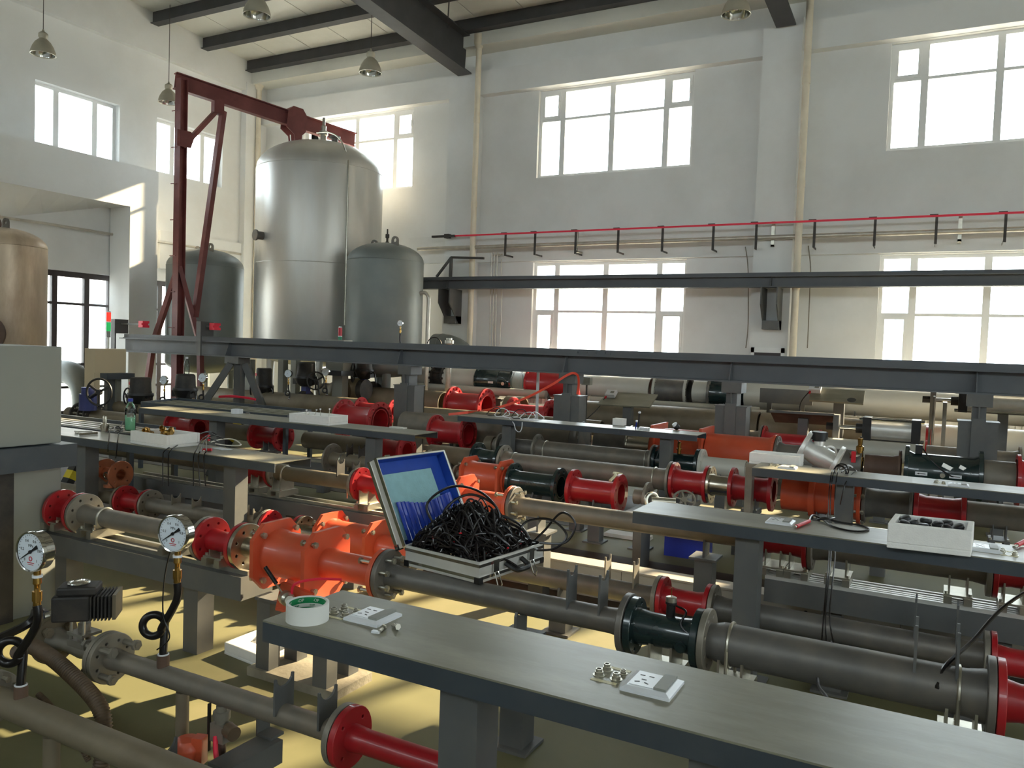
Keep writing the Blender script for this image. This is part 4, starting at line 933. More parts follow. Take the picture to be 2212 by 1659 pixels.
for o_, pa, pb in ((lg, 1420, 1488), (lg2, 1536, 1602)):
    Y, z = ROW['J']
    for px in (pa, pb): part('lifting_ring', MB().torus((RX('J', px)+0.06, Y-0.05, z+0.3), (0.3,-1,0), 0.05, 0.014, 18, 7), 'black', o_)
spool('pale pipe behind the slanted lecterns', 'J', 1500, 1532, 0.17, None, 'pipe_pale', ends='')
spool('long pale pipe at the far right behind the lecterns', 'J', 1612, 2330, 0.2, None, 'pipe_pale', ends='')
# thin low pale pipes beside row I/J
for lab, pa, pb, Y, k, r in (('slim pale pipe running low behind the far spools on the left', 870, 1180, 12.0, 0.063, 0.07), ('slim pale pipe running low behind the far spools in the middle', 1250, 1640, 12.0, 0.066, 0.06), ('slim pale pipe under the slanted lecterns', 1625, 1880, 11.7, 0.07, 0.06)):
    z = 1.55-k*Y; x0, x1 = rx(pa, Y, z), rx(pb, Y, z); t = thing('pipe', lab, 'pipe', ((x0+x1)/2, Y, z-r)); part('body', MB().lathe((x0, Y, z), (1,0,0), [(0,r),(x1-x0,r)], 16), 'pipe_pale', t); part('clamp', MB().torus((x0+0.2, Y, z), (1,0,0), r, 0.01, 20, 5), 'zinc', t); part('support', MB().box((x0+x1)/2-0.03, (x0+x1)/2+0.03, Y-0.03, Y+0.03, 0, z-r*0.9), 'grey_paint', t, smooth=False)
# long white radiator comb under the beam, behind row J
rd = thing('radiator', 'long white ribbed radiator seen in the slit under the runway beam', 'radiator', (-4, 13.35, 0.6))
zr = ony(1500, 828, 13.35).z
part('body', MB().box(-7.2, 3, 13.32, 13.38, zr-0.5, zr), 'frame_white', rd, smooth=False)
fme = bpy.data.meshes.new('fin'); q = MB().box(-0.03, 0.03, -0.045, 0, -0.52, 0.03); fme.from_pydata([tuple(v) for v in q.v], [], q.f); finish(fme, 'frame_white', False)
for i in range(130): shared('fin', fme, rd, (-7.15+i*0.078, 13.32, zr))
# ------------------------------------------------------------------ stands, rails and channels
def rail_beam(label, row, pa, pb, ztop, h=0.11, w=0.2, legs=(), strips=(-0.05, 0.05), m='grey_paint', sm='zinc'):
    Y, z = ROW[row]; x0, x1 = rx(pa, Y, ztop), rx(pb, Y, ztop)
    t = thing('rail_beam', label, 'rail', ((x0+x1)/2, Y, 0), 'rail beams under the pipe lines')
    part('beam', MB().box(x0, x1, Y-w/2, Y+w/2, ztop-h-0.02, ztop-0.02), m, t, smooth=False)
    if strips:
        for d in strips: part('rail_strip', MB().box(x0, x1, Y+d-0.01, Y+d+0.01, ztop-0.02, ztop), sm, t, smooth=False)
    for p in legs:
        x = rx(p, Y, 0.3); part('leg', MB().box(x-0.05, x+0.05, Y-0.05, Y+0.05, 0, ztop-h-0.02), m, t, smooth=False)
    return t
rail_beam('grey rail beam under the front line on the left, on square legs', 'A', 124, 556, 0.47, legs=(150, 430))
rail_beam('grey rail beam with aluminium strips behind the left bench post', 'C', 300, 905, 0.40, h=0.1, legs=(420, 640, 800))
rail_beam('grey rail beam with bright aluminium strips beneath the right bench', 'C', 1660, 2340, 0.40, h=0.12, legs=(1800, 2160), strips=(-0.085, -0.05, -0.015, 0.03, 0.08), sm='aluminium')
rail_beam('dark rail beam under the fifth line behind the left bench', 'E', 540, 1100, 0.33, h=0.1, legs=(700, 900))
rail_beam('grey rail beam under the front line on the right', 'A', 1360, 2340, 0.40, h=0.1, legs=(1640, 1990))
rail_beam('dark rail beam under the fifth line beneath the right rear bench', 'E', 1420, 2340, 0.33, h=0.1, legs=(1600, 1900))
for lab, row, px, r, zt in (
    ('sliding saddle under the grey pipe near the control cabinet', 'A', 218, 0.05, 0.47), ('sliding saddle under the leftmost red spool of the front line', 'A', 140, 0.05, 0.47),
    ('sliding saddle behind the right pressure gauge', 'A', 395, 0.05, 0.47), ('sliding saddle under the red spool right of the gauge', 'A', 490, 0.05, 0.47),
    ('sliding saddle under the red spool below the left bench', 'C', 566, 0.06, 0.40), ('sliding saddle under the grey pipe right of the left bench', 'C', 612, 0.053, 0.40), ('sliding saddle under the red spool beside the case lid', 'C', 800, 0.06, 0.40),
    ('sliding saddle left under the red spool beneath the right bench', 'C', 1676, 0.062, 0.40), ('sliding saddle right under the red spool beneath the right bench', 'C', 1728, 0.062, 0.40), ('sliding saddle left of the hanging cables under the right bench', 'C', 1815, 0.06, 0.40), ('sliding saddle midway along the bright aluminium strips', 'C', 2072, 0.06, 0.40), ('sliding saddle at the right edge of the aluminium strips', 'C', 2190, 0.062, 0.40),
    ('sliding saddle under the open red spool below the second left bench', 'E', 585, 0.088, 0.33), ('sliding saddle under the thick khaki pipe below the second left bench', 'E', 730, 0.085, 0.33), ('sliding saddle under the open red spool behind the case lid', 'E', 850, 0.088, 0.33), ('sliding saddle under the grey pipe behind the case lid', 'E', 975, 0.088, 0.33), ('sliding saddle under the green spool with lever handle', 'E', 1058, 0.092, 0.33), ('sliding saddle under the shiny red spool left of the steel stub', 'E', 1492, 0.092, 0.33), ('sliding saddle under the shiny red spool right of the steel stub', 'E', 1625, 0.092, 0.33), ('sliding saddle under the orange body', 'E', 1780, 0.125, 0.33), ('sliding saddle under the crimson spool above the foam tray', 'E', 2030, 0.088, 0.33), ('sliding saddle under the fifth line at the right edge', 'E', 2160, 0.085, 0.33),
    ('sliding saddle under the dark green flowmeter in the front line', 'A', 1440, 0.058, 0.40), ('sliding saddle under the large dark pipe by the bench', 'A', 1588, 0.07, 0.40), ('sliding saddle under the large dark pipe near the right edge', 'A', 2078, 0.07, 0.40)):
    vblock(lab, row, px, r, zt, 'zinc' if row != 'E' else 'grey_paint')
stand('stand under the open red spool behind the tangled wires', 'I', 1150, 0.135, yoff=-0.45)
for lab, row, px, r in (
    ('grey post stand under the front line pipe right of the case', 'A', 1126, 0.046), ('grey post stand under the second line by the saddle plates', 'B', 1215, 0.052), ('stand under the second line left of the case', 'B', 470, 0.042), ('stand under the second line behind the cabinet', 'B', 200, 0.042), ('stand under the right part of the second line', 'B', 1800, 0.046), ('second stand under the right part of the second line', 'B', 2100, 0.046),
    ('grey I-shaped post stand under the third line left of the right bench post', 'C', 1527, 0.056), ('stand under the third line pipe behind the case', 'C', 1170, 0.056),
    ('stand under the buff pipe right of the left bench', 'D', 800, 0.055), ('stand under the dark green open spool', 'D', 1160, 0.094), ('stand under the bright red open spool', 'D', 1290, 0.092), ('stand under the pale flange by the grating wheel', 'D', 1388, 0.055), ('stand under the small pale flange beside the upper orange joint', 'D', 995, 0.03),
    ('stand under the sixth line below the left actuators', 'F', 380, 0.085), ('stand under the fifth line pipe behind the bottle', 'E', 250, 0.085), ('stand under the fifth line in the middle', 'E', 1250, 0.088),
    ('stand under the sixth line below the open red spool', 'F', 975, 0.04), ('stand under the sixth line pipe with stubs', 'F', 1290, 0.088), ('stand under the black flanged spool', 'F', 1465, 0.09), ('stand under the buff flanged pipe', 'F', 1560, 0.085), ('stand under the dark pipe by the bench post', 'F', 1120, 0.085), ('stand under the short grey pipe of the sixth line', 'F', 1040, 0.085),
    ('stand under the large open red spool', 'G', 780, 0.175), ('stand under the thick grey pipe', 'G', 1000, 0.165), ('stand under the dark pipe length', 'G', 1320, 0.17), ('stand under the big orange cylinder', 'G', 1470, 0.215), ('stand under the big orange pipe', 'G', 1600, 0.2), ('stand under the dark grey flanged pipe', 'G', 1770, 0.15), ('stand under the large green flowmeter', 'G', 2040, 0.17), ('stand under the brown pipe', 'G', 1905, 0.12), ('stand under the pipe right of the green flowmeter', 'G', 2160, 0.16),
    ('stand under the khaki pipe of the eighth line', 'H', 600, 0.15), ('stand under the small red far spool', 'H', 815, 0.09), ('stand under the pale pipe of the eighth line', 'H', 1000, 0.1), ('stand under the faded red spool', 'H', 1710, 0.115), ('stand under the pale flanged pipe by the cylinder', 'H', 1880, 0.11),
    ('stand under the thick khaki pipe with coupling', 'I', 740, 0.21), ('stand under the thick brown khaki pipe', 'I', 880, 0.2), ('stand under the large open far red spool', 'I', 1015, 0.195), ('stand under the khaki pipe between far red spools', 'I', 1095, 0.2), ('stand under the long thick brown pipe', 'I', 1420, 0.205), ('stand under the brown pipe behind the lecterns', 'I', 1760, 0.205), ('stand under the pale pipe at the far right', 'I', 2100, 0.2),
    ('stand under the far pale pipe by the tanks', 'J', 920, 0.2), ('stand under the far pale grey pipe', 'J', 1000, 0.2), ('stand under the far dark green spool', 'J', 1080, 0.225), ('stand under the far dark red drum', 'J', 1196, 0.225), ('stand under the far pale pipe right of the drum', 'J', 1330, 0.19), ('stand under the far grey drum', 'J', 1455, 0.2), ('stand under the far green drum with rings', 'J', 1570, 0.2), ('stand under the far pale pipe behind the lecterns', 'J', 1850, 0.2)):
    stand(lab, row, px, r)
# four-legged stand on a concrete pad under the front orange joint
t = thing('pump_stand', 'four dark square legs on a concrete pad below the near bench corner', 'stand', (-2.5, 2.78, 0))
part('pad', MB().box(-2.76, -2.24, 2.66, 2.92, 0, 0.04), 'concrete', t, smooth=False)
for x, y in ((-2.68, 2.71), (-2.65, 2.86), (-2.33, 2.7), (-2.34, 2.86)): part('leg', MB().box(x-0.04, x+0.04, y-0.035, y+0.035, 0.04, 0.36), 'grey_paint', t, smooth=False)
part('top_plate', MB().box(-2.72, -2.28, 2.66, 2.9, 0.36, 0.375), 'grey_paint', t, smooth=False)
# white channel on the floor behind row B
t = thing('cable_channel', 'long white steel channel lying behind the second line', 'channel', (-0.5, 4.7, 0))
x0, x1 = rx(905, 4.7, 0.2), rx(2330, 4.7, 0.2)
xm = [x0 + (x1-x0)*i/5 for i in range(6)]
for i in range(5): part('cover', MB().box(xm[i]+0.002, xm[i+1]-0.002, 4.64, 4.76, 0.03, 0.205), 'channel', t, smooth=False)
part('lip', MB().box(x0, x1, 4.62, 4.77, 0.205, 0.216), 'channel', t, smooth=False)
part('foot', MB().box(x0, x1, 4.66, 4.74, 0, 0.03), 'channel', t, smooth=False)
for i in range(7):
    x = rx(1716+i*12, 4.64, 0.13); part('knockout', MB().cyl((x, 4.639, 0.13+0.01*(i % 3)), (x, 4.641, 0.13+0.01*(i % 3)), 0.011, n=10), 'black' if i % 2 == 0 else 'cabinet', t)

# ------------------------------------------------------------------ benches
BZ = 0.77
def bench(label, x0, x1, y0, y1, posts, endlip=False):
    t = thing('work_bench', label, 'bench', ((x0+x1)/2, (y0+y1)/2, 0), 'narrow steel benches between the pipe lines')
    part('top', MB().box(x0, x1, y0, y1, BZ-0.005, BZ), 'bench_top', t, smooth=False)
    part('front_apron', MB().box(x0, x1, y0, y0+0.006, BZ-0.06, BZ-0.0055), 'bench_apron', t, smooth=False)
    part('rear_apron', MB().box(x0, x1, y1-0.006, y1, BZ-0.06, BZ-0.0055), 'bench_apron', t, smooth=False)
    if endlip: part('end_apron', MB().box(x0, x0+0.006, y0+0.006, y1-0.006, BZ-0.06, BZ-0.0055), 'bench_apron', t, smooth=False)
    for px in posts:
        y = (y0+y1)/2; x = rx(px, y0+0.1, 0.5)
        part('post', MB().box(x-0.055, x+0.055, y0+0.06, y0+0.17, 0.01, BZ-0.005), 'grey_paint', t, smooth=False)
        part('base_plate', MB().box(x-0.1, x+0.1, y0+0.02, y0+0.21, 0, 0.01), 'grey_paint', t, smooth=False)
        part('cross_bar', MB().box(x-0.04, x+0.04, y0+0.006, y1-0.006, BZ-0.055, BZ-0.006), 'bench_apron', t, smooth=False)
    return t
bench('nearest long grey bench with tape roll and power sockets on it', -1.632, 3.2, 1.628, 1.964, (1004, 1545), True)
bench('grey bench at right carrying the white foam tray of black knobs', -1.312, 3.2, 3.754, 4.078, (1614,), True)
bench('grey bench at left carrying the bottle and a foam tray', -7.2, -3.69, 3.754, 4.085, (505, 185))
bench('grey bench at right behind the foam tray, with its end in the sun', -1.152, 3.2, 5.77, 6.09, (1822,), True)
bench('second grey bench on the left carrying a small foam tray', -7.6, -4.0, 5.72, 6.08, (805, 466))
bench('grey bench in the middle below the runway beam with loose wires', -4.78, -2.06, 7.66, 8.0, (1097, 1438), True)

# ------------------------------------------------------------------ clutter builders
def onb(px, py): return onz(px, py, BZ)
def socket_plate(label, c, s=0.118):
    t = thing('socket_plate', label, 'power socket', c, 'socket plates on the benches'); x, y, z = c; h = s/2
    part('plate', MB().prism([(-h,-h),(h,-h),(h,h),(-h,h)], (x,y,z), (1,0,0), (0,1,0), (0,0,1), 0.007).add([(x-h,y-h,z+0.007),(x+h,y-h,z+0.007),(x+h,y+h,z+0.007),(x-h,y+h,z+0.007),(x-h+0.012,y-h+0.012,z+0.013),(x+h-0.012,y-h+0.012,z+0.013),(x+h-0.012,y+h-0.012,z+0.013),(x-h+0.012,y+h-0.012,z+0.013)],[(0,1,5,4),(1,2,6,5),(2,3,7,6),(3,0,4,7),(4,5,6,7)]), 'plastic_white', t, smooth=False)
    part('socket_face', MB().box(x-h+0.016, x+0.014, y-h+0.018, y+h-0.018, z+0.013, z+0.0145), 'plastic_white', t, smooth=False)
    part('switch_cover', MB().box(x+0.016, x+h-0.014, y-h+0.016, y+h-0.01, z+0.013, z+0.019), 'cabinet', t, smooth=False)
    for a, b, q in ((-0.03,0.02,0),(-0.008,0.02,0),(-0.019,-0.004,0),(-0.03,-0.022,0.5),(-0.008,-0.022,-0.5)):
        part('slot', MB().obox((x+a,y+b,z+0.0146), (0.006*math.cos(q),0.006*math.sin(q),0), (-0.0018*math.sin(q),0.0018*math.cos(q),0), (0,0,0.0006)), 'black', t, smooth=False)
    return t
def jack_group(label, c, flip=1):
    t = thing('jack_panel', label, 'connector', c, 'threaded jacks on the benches'); x, y, z = c
    for q, w_ in (((900,845),1),((835,885),1),((972,920),1),((1030,875),0.7)):
        d_ = onz(1060+q[0]/3.6867, 1220+q[1]/3.6867, 0.77)-onz(1060+925/3.6867, 1220+885/3.6867, 0.77)
        part('jack', MB().lathe((x+d_.x,y+d_.y,z), (0,0,1), [(0,0.015*w_),(0.0015,0.015*w_),(0.0015,0.0105*w_),(0.009*w_,0.0105*w_),(0.009*w_,0.008*w_),(0.016*w_,0.008*w_),(0.016*w_,0.0055*w_),(0.006,0.0055*w_)], 16), 'zinc', t)
    for q in ((990,840),(872,938)):
        d_ = onz(1060+q[0]/3.6867, 1220+q[1]/3.6867, 0.77)-onz(1060+925/3.6867, 1220+885/3.6867, 0.77)
        part('label_strip', MB().obox((x+d_.x, y+d_.y, z+0.0006), (0.032,0,0), (0,0.006,0), (0,0,0.0005)), 'paper', t, smooth=False)
    return t
def foam_box(label, c, u, v, lu, lv, h, wall=0.02, group='white foam trays'):
    """open tray: c = floor corner, u and v unit directions"""
    u, v = Vector(u).normalized(), Vector(v).normalized(); c = Vector(c)
    t = thing('foam_tray', label, 'foam box', c+u*lu/2+v*lv/2, group)
    m_ = MB(); zz = Vector((0,0,1))
    def B(a0,a1,b0,b1,z0,z1): m_.obox(c+u*(a0+a1)/2+v*(b0+b1)/2+zz*(z0+z1)/2, u*(a1-a0)/2, v*(b1-b0)/2, zz*(z1-z0)/2)
    B(0,lu,0,lv,0,wall); B(0,lu,0,wall,wall,h); B(0,lu,lv-wall,lv,wall,h); B(0,wall,wall,lv-wall,wall,h); B(lu-wall,lu,wall,lv-wall,wall,h)
    o = part('tray', m_, 'foam', t, smooth=False)
    bv = o.modifiers.new('soft_edges', 'BEVEL'); bv.width = 0.004; bv.segments = 2; bv.limit_method = 'ANGLE'
    return t, c, u, v
def cable(label, pts, r=0.004, m='rubber', cat='cable', n=8, group=None):
    o = part('cable', MB().tube(smoothpath(pts, n), r, 6), m); return tag(o, label, cat, group)

# ---- nearest bench
socket_plate('white square power socket beside the tape roll', onb(790, 1338)+Vector((0.01,0.02,0)))
socket_plate('large white square power socket in the middle of the nearest bench', onb(1409, 1484))
jack_group('group of threaded jacks beside the tape roll', onb(742, 1324))
jack_group('group of four threaded jacks left of the middle socket', onb(1318, 1458))
tc_ = onb(664, 1338)
tp = thing('tape_roll', 'roll of white packing tape with green printed core on the nearest bench', 'tape', tc_)
x, y, z = tc_; TRr = 0.059; TH = 0.05
part('tape', MB().lathe((x,y,z), (0,0,1), [(0,TRr-0.006),(0,TRr),(TH,TRr),(TH,TRr-0.006)], 48, closed=True), 'tape_white', tp, ang=50)
cr_ = part('core', MB().lathe((x,y,z), (0,0,1), [(0.001,TRr-0.009),(0.001,TRr-0.0062),(TH-0.001,TRr-0.0062),(TH-0.001,TRr-0.009)], 48, closed=True), 'tape_white', tp, ang=50)
for za, zb in ((0.004, 0.02), (0.031, 0.048)):
    part('green_band', MB().lathe((x,y,z), (0,0,1), [(za,TRr-0.0094),(zb,TRr-0.0094)], 48, caps=False), 'tape_green', cr_)
tm = text_mesh('BOPP', 0.0125, 'tape_white', 0.0003); ts = text_mesh('BOPP', 0.006, 'tape_green', 0.0003)
for zc_, me_, off in ((0.0395, tm, 0.0), (0.012, tm, 0.45), (0.0255, ts, 0.25)):
    for k in range(7):
        a = off + k*2*math.pi/7; rr_ = TRr-0.0100
        o = shared('lettering', me_, cr_, (x+rr_*math.cos(a), y+rr_*math.sin(a), z+zc_), (math.pi/2, 0, a-math.pi/2))
b0 = onb(826, 1363); t = tag(part('screw', MB().cyl(b0+Vector((0,0,0.006)), b0+Vector((0.005,-0.02,0.006)), 0.005, n=8).lathe(b0+Vector((-0.001,0.004,0.007)), (-0.2,1,0.0), [(0,0.009),(0.006,0.009)], 6), 'zinc'), 'loose steel bolt lying in front of the left socket', 'bolt', 'loose bolts')
b0 = onb(857, 1360); t = tag(part('screw', MB().cyl(b0+Vector((-0.022,0.012,0.006)), b0+Vector((0,0,0.006)), 0.005, n=8).lathe(b0+Vector((0,0,0.009)), (1,-0.5,0.1), [(0,0.009),(0.008,0.009)], 6), 'zinc'), 'loose steel bolt to the right of the left socket', 'bolt', 'loose bolts')
b0 = onb(812, 1367); tag(part('clear_clip', MB().obox(b0+Vector((0,0,0.003)), (0.011,0.002,0), (-0.001,0.006,0), (0,0,0.003)), 'plastic_white', smooth=False), 'small clear clip in front of the left socket', 'clip')
# ---- right bench with knob tray
q0, q1, q2 = onz(1915, 1183, BZ), onz(2097, 1204, BZ), onz(1906, 1108, BZ+0.1)
t, c, u, v = foam_box('white foam tray full of black knobs on the right bench', q0, (q1-q0), (0.06,1,0), (q1-q0).length, 0.25, 0.105, 0.024)
lu_ = (q1-q0).length
ki = 0
for lay in range(2):
    for i in range(6):
        for j in range(3):
            ki += 1
            if lay and (i+j) % 2: continue
            p = c+u*(0.052+(lu_-0.104)*i/5+random.uniform(-0.008,0.008))+v*(0.055+0.068*j+random.uniform(-0.008,0.008))+Vector((0,0,0.056+0.03*lay))
            k = thing('knob', 'black round knob in the foam tray', 'knob', p, 'black knobs in the foam tray')
            tl = Vector((random.uniform(-0.45,0.45), random.uniform(-0.6,0.2), 1)).normalized()
            part('cap', MB().lathe(p, tl, [(0,0.019),(0.004,0.023),(0.014,0.024),(0.02,0.021),(0.023,0.013)], 16), 'black', k)
            part('collar', MB().lathe(p-tl*0.006, tl, [(0,0.011),(0.006,0.011)], 12), 'zinc', k)
socket_plate('white power socket on the right bench left of the foam tray', onb(1686, 1129), 0.12)
socket_plate('white power socket on the right bench right of the foam tray', onb(2128, 1187), 0.12)
jack_group('threaded jacks at the right edge of the right bench', onb(2178, 1196))
p = onb(1745, 1136)
cb = thing('test_lead', 'black test lead with red plug coiled on the right bench', 'test lead', p)
part('plug', MB().cyl(onb(1720,1142)+Vector((0,0,0.01)), onb(1748,1131)+Vector((0,0,0.012)), 0.009, n=10), 'red_plastic', cb); part('tip', MB().cyl(onb(1717,1143)+Vector((0,0,0.01)), onb(1724,1141)+Vector((0,0,0.01)), 0.006, n=8), 'zinc', cb)
part('lead', MB().tube(smoothpath([onb(1748,1131)+Vector((0,0,0.012)), onb(1755,1122)+Vector((0,0,0.02)), onb(1775,1126)+Vector((0,0,0.01)), onb(1800,1140)+Vector((0,0,0.005)), onb(1845,1150)+Vector((0,0,0.005)), onb(1876,1147)+Vector((0,0,0.005)), onb(1862,1138)+Vector((0,0,0.005)), onb(1810,1130)+Vector((0,0,0.006)), onb(1782,1126)+Vector((0,0,0.016)), onb(1766,1128)+Vector((0,0,0.012)), onb(1790,1130)+Vector((0,0,0.02)), onb(1803,1128)+Vector((0,0,0.02))], 6), 0.0045, 6), 'rubber', cb)
pl = thing('test_lead', 'red test lead plug at the right edge of the right bench', 'test lead', onb(2200, 1178)); part('plug', MB().cyl(onb(2196,1184)+Vector((0,0,0.012)), onb(2230,1170)+Vector((0,0,0.02)), 0.01, n=10), 'red_plastic', pl); part('tip', MB().cyl(onb(2190,1187)+Vector((0,0,0.01)), onb(2197,1184)+Vector((0,0,0.012)), 0.007, n=8), 'zinc', pl)
# cables hanging from the right rear bench down to the right bench line
for i, (px, q) in enumerate(((1793, 0), (1797, 1), (1806, 2))):
    cable(['leftmost', 'middle', 'rightmost'][i]+' of three black cables hanging past the right bench', [ony(px+6, 1013, 5.9), ony(px+3, 1022, 5.74), ony(px-2, 1060, 5.72), ony(px-4, 1135, 5.0), ony(px-2, 1195, 4.2), ony(px-8, 1260, 3.6), ony(px-14, 1330, 3.35), ony(px-20+i*8, 1395, 3.3), onz(px-30+i*18, 1425, 0.02)], 0.0032)
cb = thing('cable_coil', 'coil of black cable hanging over the right rear bench edge', 'cable coil', onb(1812, 1014))
part('coil', MB().torus(ony(1815, 1018, 5.9), (0.2,1,0.3), 0.04, 0.006, 20, 6).torus(ony(1818, 1016, 5.88), (-0.3,1,0.1), 0.045, 0.005, 20, 6), 'rubber', cb); part('white_end', MB().tube(smoothpath([ony(1815,1012,5.9), ony(1832,1005,5.9), ony(1842,1010,5.92)],6), 0.005, 6), 'plastic_white', cb)
part('tail', MB().tube(smoothpath([ony(1818,1020,5.9), onb(1835,1012)+Vector((0,0,0.01)), onb(1850,1020)+Vector((0,0,0.01)), onb(1842,1024)+Vector((0,0,0.005)), ony(1826,1045,5.75), ony(1815,1090,5.73)],6), 0.004, 6), 'rubber', cb)
cable('black sensor cable arching over the large dark pipe at the right edge', [(0.55, 3.5, 0.92), ony(2190, 1295, 3.2), ony(2100, 1385, 2.95), ony(2045, 1435, 2.75), ony(2028, 1470, 2.7), ony(2024, 1487, 2.68)], 0.006)
cable('loose black cable end between the nearest bench and the large dark pipe', [ony(1766, 1466, 2.6), ony(1770, 1485, 2.5), ony(1785, 1505, 2.3), (rx(1800, 2.0, 0.7), 2.05, 0.7)], 0.005)
# ---- left bench
t, c, u, v = foam_box('white foam tray of brass fittings on the left bench', onb(330, 962), (-1,0.30,0), (0.35,1,0), 0.01, 0.01, 0.01) if False else foam_box('white foam tray of brass fittings on the left bench', Vector((-5.13, 3.79, BZ)), (1,-0.06,0), (0.06,1,0), 0.42, 0.27, 0.092, 0.02)
for i in range(14):
    a, b = 0.05+0.26*((i*0.618) % 1), 0.07+0.14*((i*0.414) % 1); p = c+u*a+v*b+Vector((0,0,0.035+0.03*(i % 3)))
    d = Vector((random.uniform(-1,1), random.uniform(-1,1), random.uniform(0,0.8))).normalized()
    f = thing('pipe_fitting', 'small brass fitting in the foam tray', 'fitting', p, 'brass fittings in the foam tray')
    part('hex', MB().lathe(p-d*0.012, d, [(0,0.024),(0.022,0.024)], 6), 'brass' if i % 3 else 'copper', f, smooth=False)
    part('thread', MB().lathe(p+d*0.01, d, [(0,0.017),(0.022,0.017),(0.022,0.011),(0.0,0.011)], 12), 'brass', f)
bp = onb(281, 930); x, y, z = bp
bo = thing('plastic_bottle', 'clear plastic bottle with blue cap and green liquid on the left bench', 'bottle', bp)
sc_ = 1.0
part('shell', MB().lathe((x,y,z), (0,0,1), [(0,0.036),(0.004,0.04),(0.02,0.042),(0.12,0.042),(0.125,0.0405),(0.13,0.042),(0.155,0.042),(0.16,0.0405),(0.165,0.042),(0.185,0.04),(0.215,0.026),(0.228,0.017),(0.24,0.016)], 24), 'bottle', bo)
part('liquid', MB().lathe((x,y,z+0.003), (0,0,1), [(0,0.034),(0.004,0.0375),(0.105,0.0395)], 24), 'liquid', bo)
part('label_wrap', MB().lathe((x,y,z), (0,0,1), [(0.03,0.0424),(0.11,0.0424)], 24, caps=False), 'plastic_white', bo) if False else None
part('cap', MB().lathe((x,y,z+0.238), (0,0,1), [(0,0.02),(0.022,0.02),(0.024,0.018)], 18), 'blue_plastic', bo)
fp = onb(226, 932); x, y, z = fp
ft = thing('steel_fitting', 'upright polished steel two-prong fitting on the left bench', 'fitting', fp)
part('base', MB().lathe((x,y,z), (0,0,1), [(0,0.03),(0.03,0.03),(0.03,0.034),(0.055,0.034),(0.055,0.028),(0.062,0.028)], 18), 'stainless', ft)
for s_ in (-1,1): part('prong', MB().lathe((x+s_*0.012,y,z+0.06), (0,0,1), [(0,0.009),(0.055,0.009),(0.064,0.004)], 10), 'stainless', ft)
w0 = onb(168, 936); tw = thing('spanner', 'small steel spanner lying on the left bench', 'spanner', w0)
part('shaft', MB().obox(onb(180,934)+Vector((0,0,0.008)), Vector((0.055,0.035,0)), Vector((-0.004,0.007,0)), (0,0,0.004)), 'zinc', tw, smooth=False); part('jaw', MB().lathe(onb(166,937)+Vector((0,0,0.003)), (0,0,1), [(0,0.014),(0.01,0.014)], 10), 'zinc', tw)
w0 = onb(192, 939); tag(part('steel_rod', MB().cyl(onb(172,941)+Vector((0,0,0.01)), onb(210,938)+Vector((0,0,0.01)), 0.009, n=10), 'stainless'), 'short steel rod lying in front of the spanner', 'rod')
cable('black wire looped over the front edge left of the brass tray', [onb(300,920)+Vector((0,0,0.01)), onb(270,922)+Vector((0,0,0.05)), onb(258,935)+Vector((0,0,0.015)), ony(254,950,3.75), ony(252,975,3.74), ony(250,990,3.74)], 0.004)
cable('coil of black wire in front of the bottle', [onb(256+9*math.cos(k*0.9), 936+5*math.sin(k*0.9))+Vector((0,0,0.02+0.01*(k % 3))) for k in range(15)], 0.004)
cable('black wire hanging from the left bench beside the coil', [onb(262,928)+Vector((0,0,0.02)), onb(240,934)+Vector((0,0,0.03)), ony(234,955,3.73), ony(233,975,3.73)], 0.004)
for i, (a, b, e) in enumerate(((445,948,352),(447,946,364),(455,952,418),(462,955,428),(452,962,440))):
    cable(['first', 'second', 'third', 'fourth', 'fifth'][i]+' black test lead from the left hanging off the left bench beside the red clips', [onb(a+20,b-2)+Vector((0,0,0.02)), onb(a,b)+Vector((0,0,0.05)), onb((a+e)/2,958)+Vector((0,0,0.03)), ony(e+6,972,3.735), ony(e,990,3.735), ony(e+(4 if i > 2 else 0),1050,3.73)], 0.004)
for i, (a, b) in enumerate(((451, 955), (439, 974))):
    p = onb(a, b); cl = thing('test_clip', ['red test clip standing up on the left bench', 'red test clip lying on the left bench edge'][i], 'clip', p, 'red test clips')
    part('sleeve', MB().cyl(p+Vector((0,0,0.008)), p+Vector((-0.01,0.01,0.05) if i == 0 else (0.06,0.02,0.012)), 0.01, n=10), 'red_plastic', cl); part('jaw', MB().cyl(p+Vector((0,0,0.004)), p+Vector((0.02,-0.01,0.006)), 0.004, n=6), 'zinc', cl)
tag(part('grey_cable', MB().tube(smoothpath([onb(455,958)+Vector((0,0,0.01)), onb(480,953)+Vector((0,0,0.015)), onb(505,953)+Vector((0,0,0.012)), onb(520,963)+Vector((0,0,0.006)), onb(490,964)+Vector((0,0,0.006)), onb(465,962)+Vector((0,0,0.012))], 6), 0.005, 6), 'conduit'), 'grey lead looped on the left bench near its sunny end', 'cable')
tag(part('card', MB().obox(onb(478,970)+Vector((0,0,0.002)), (0.07,-0.01,0), (0.02,0.03,0), (0,0,0.0015)), 'plastic_white', smooth=False), 'white card lying on the left bench beside the red clip', 'card')
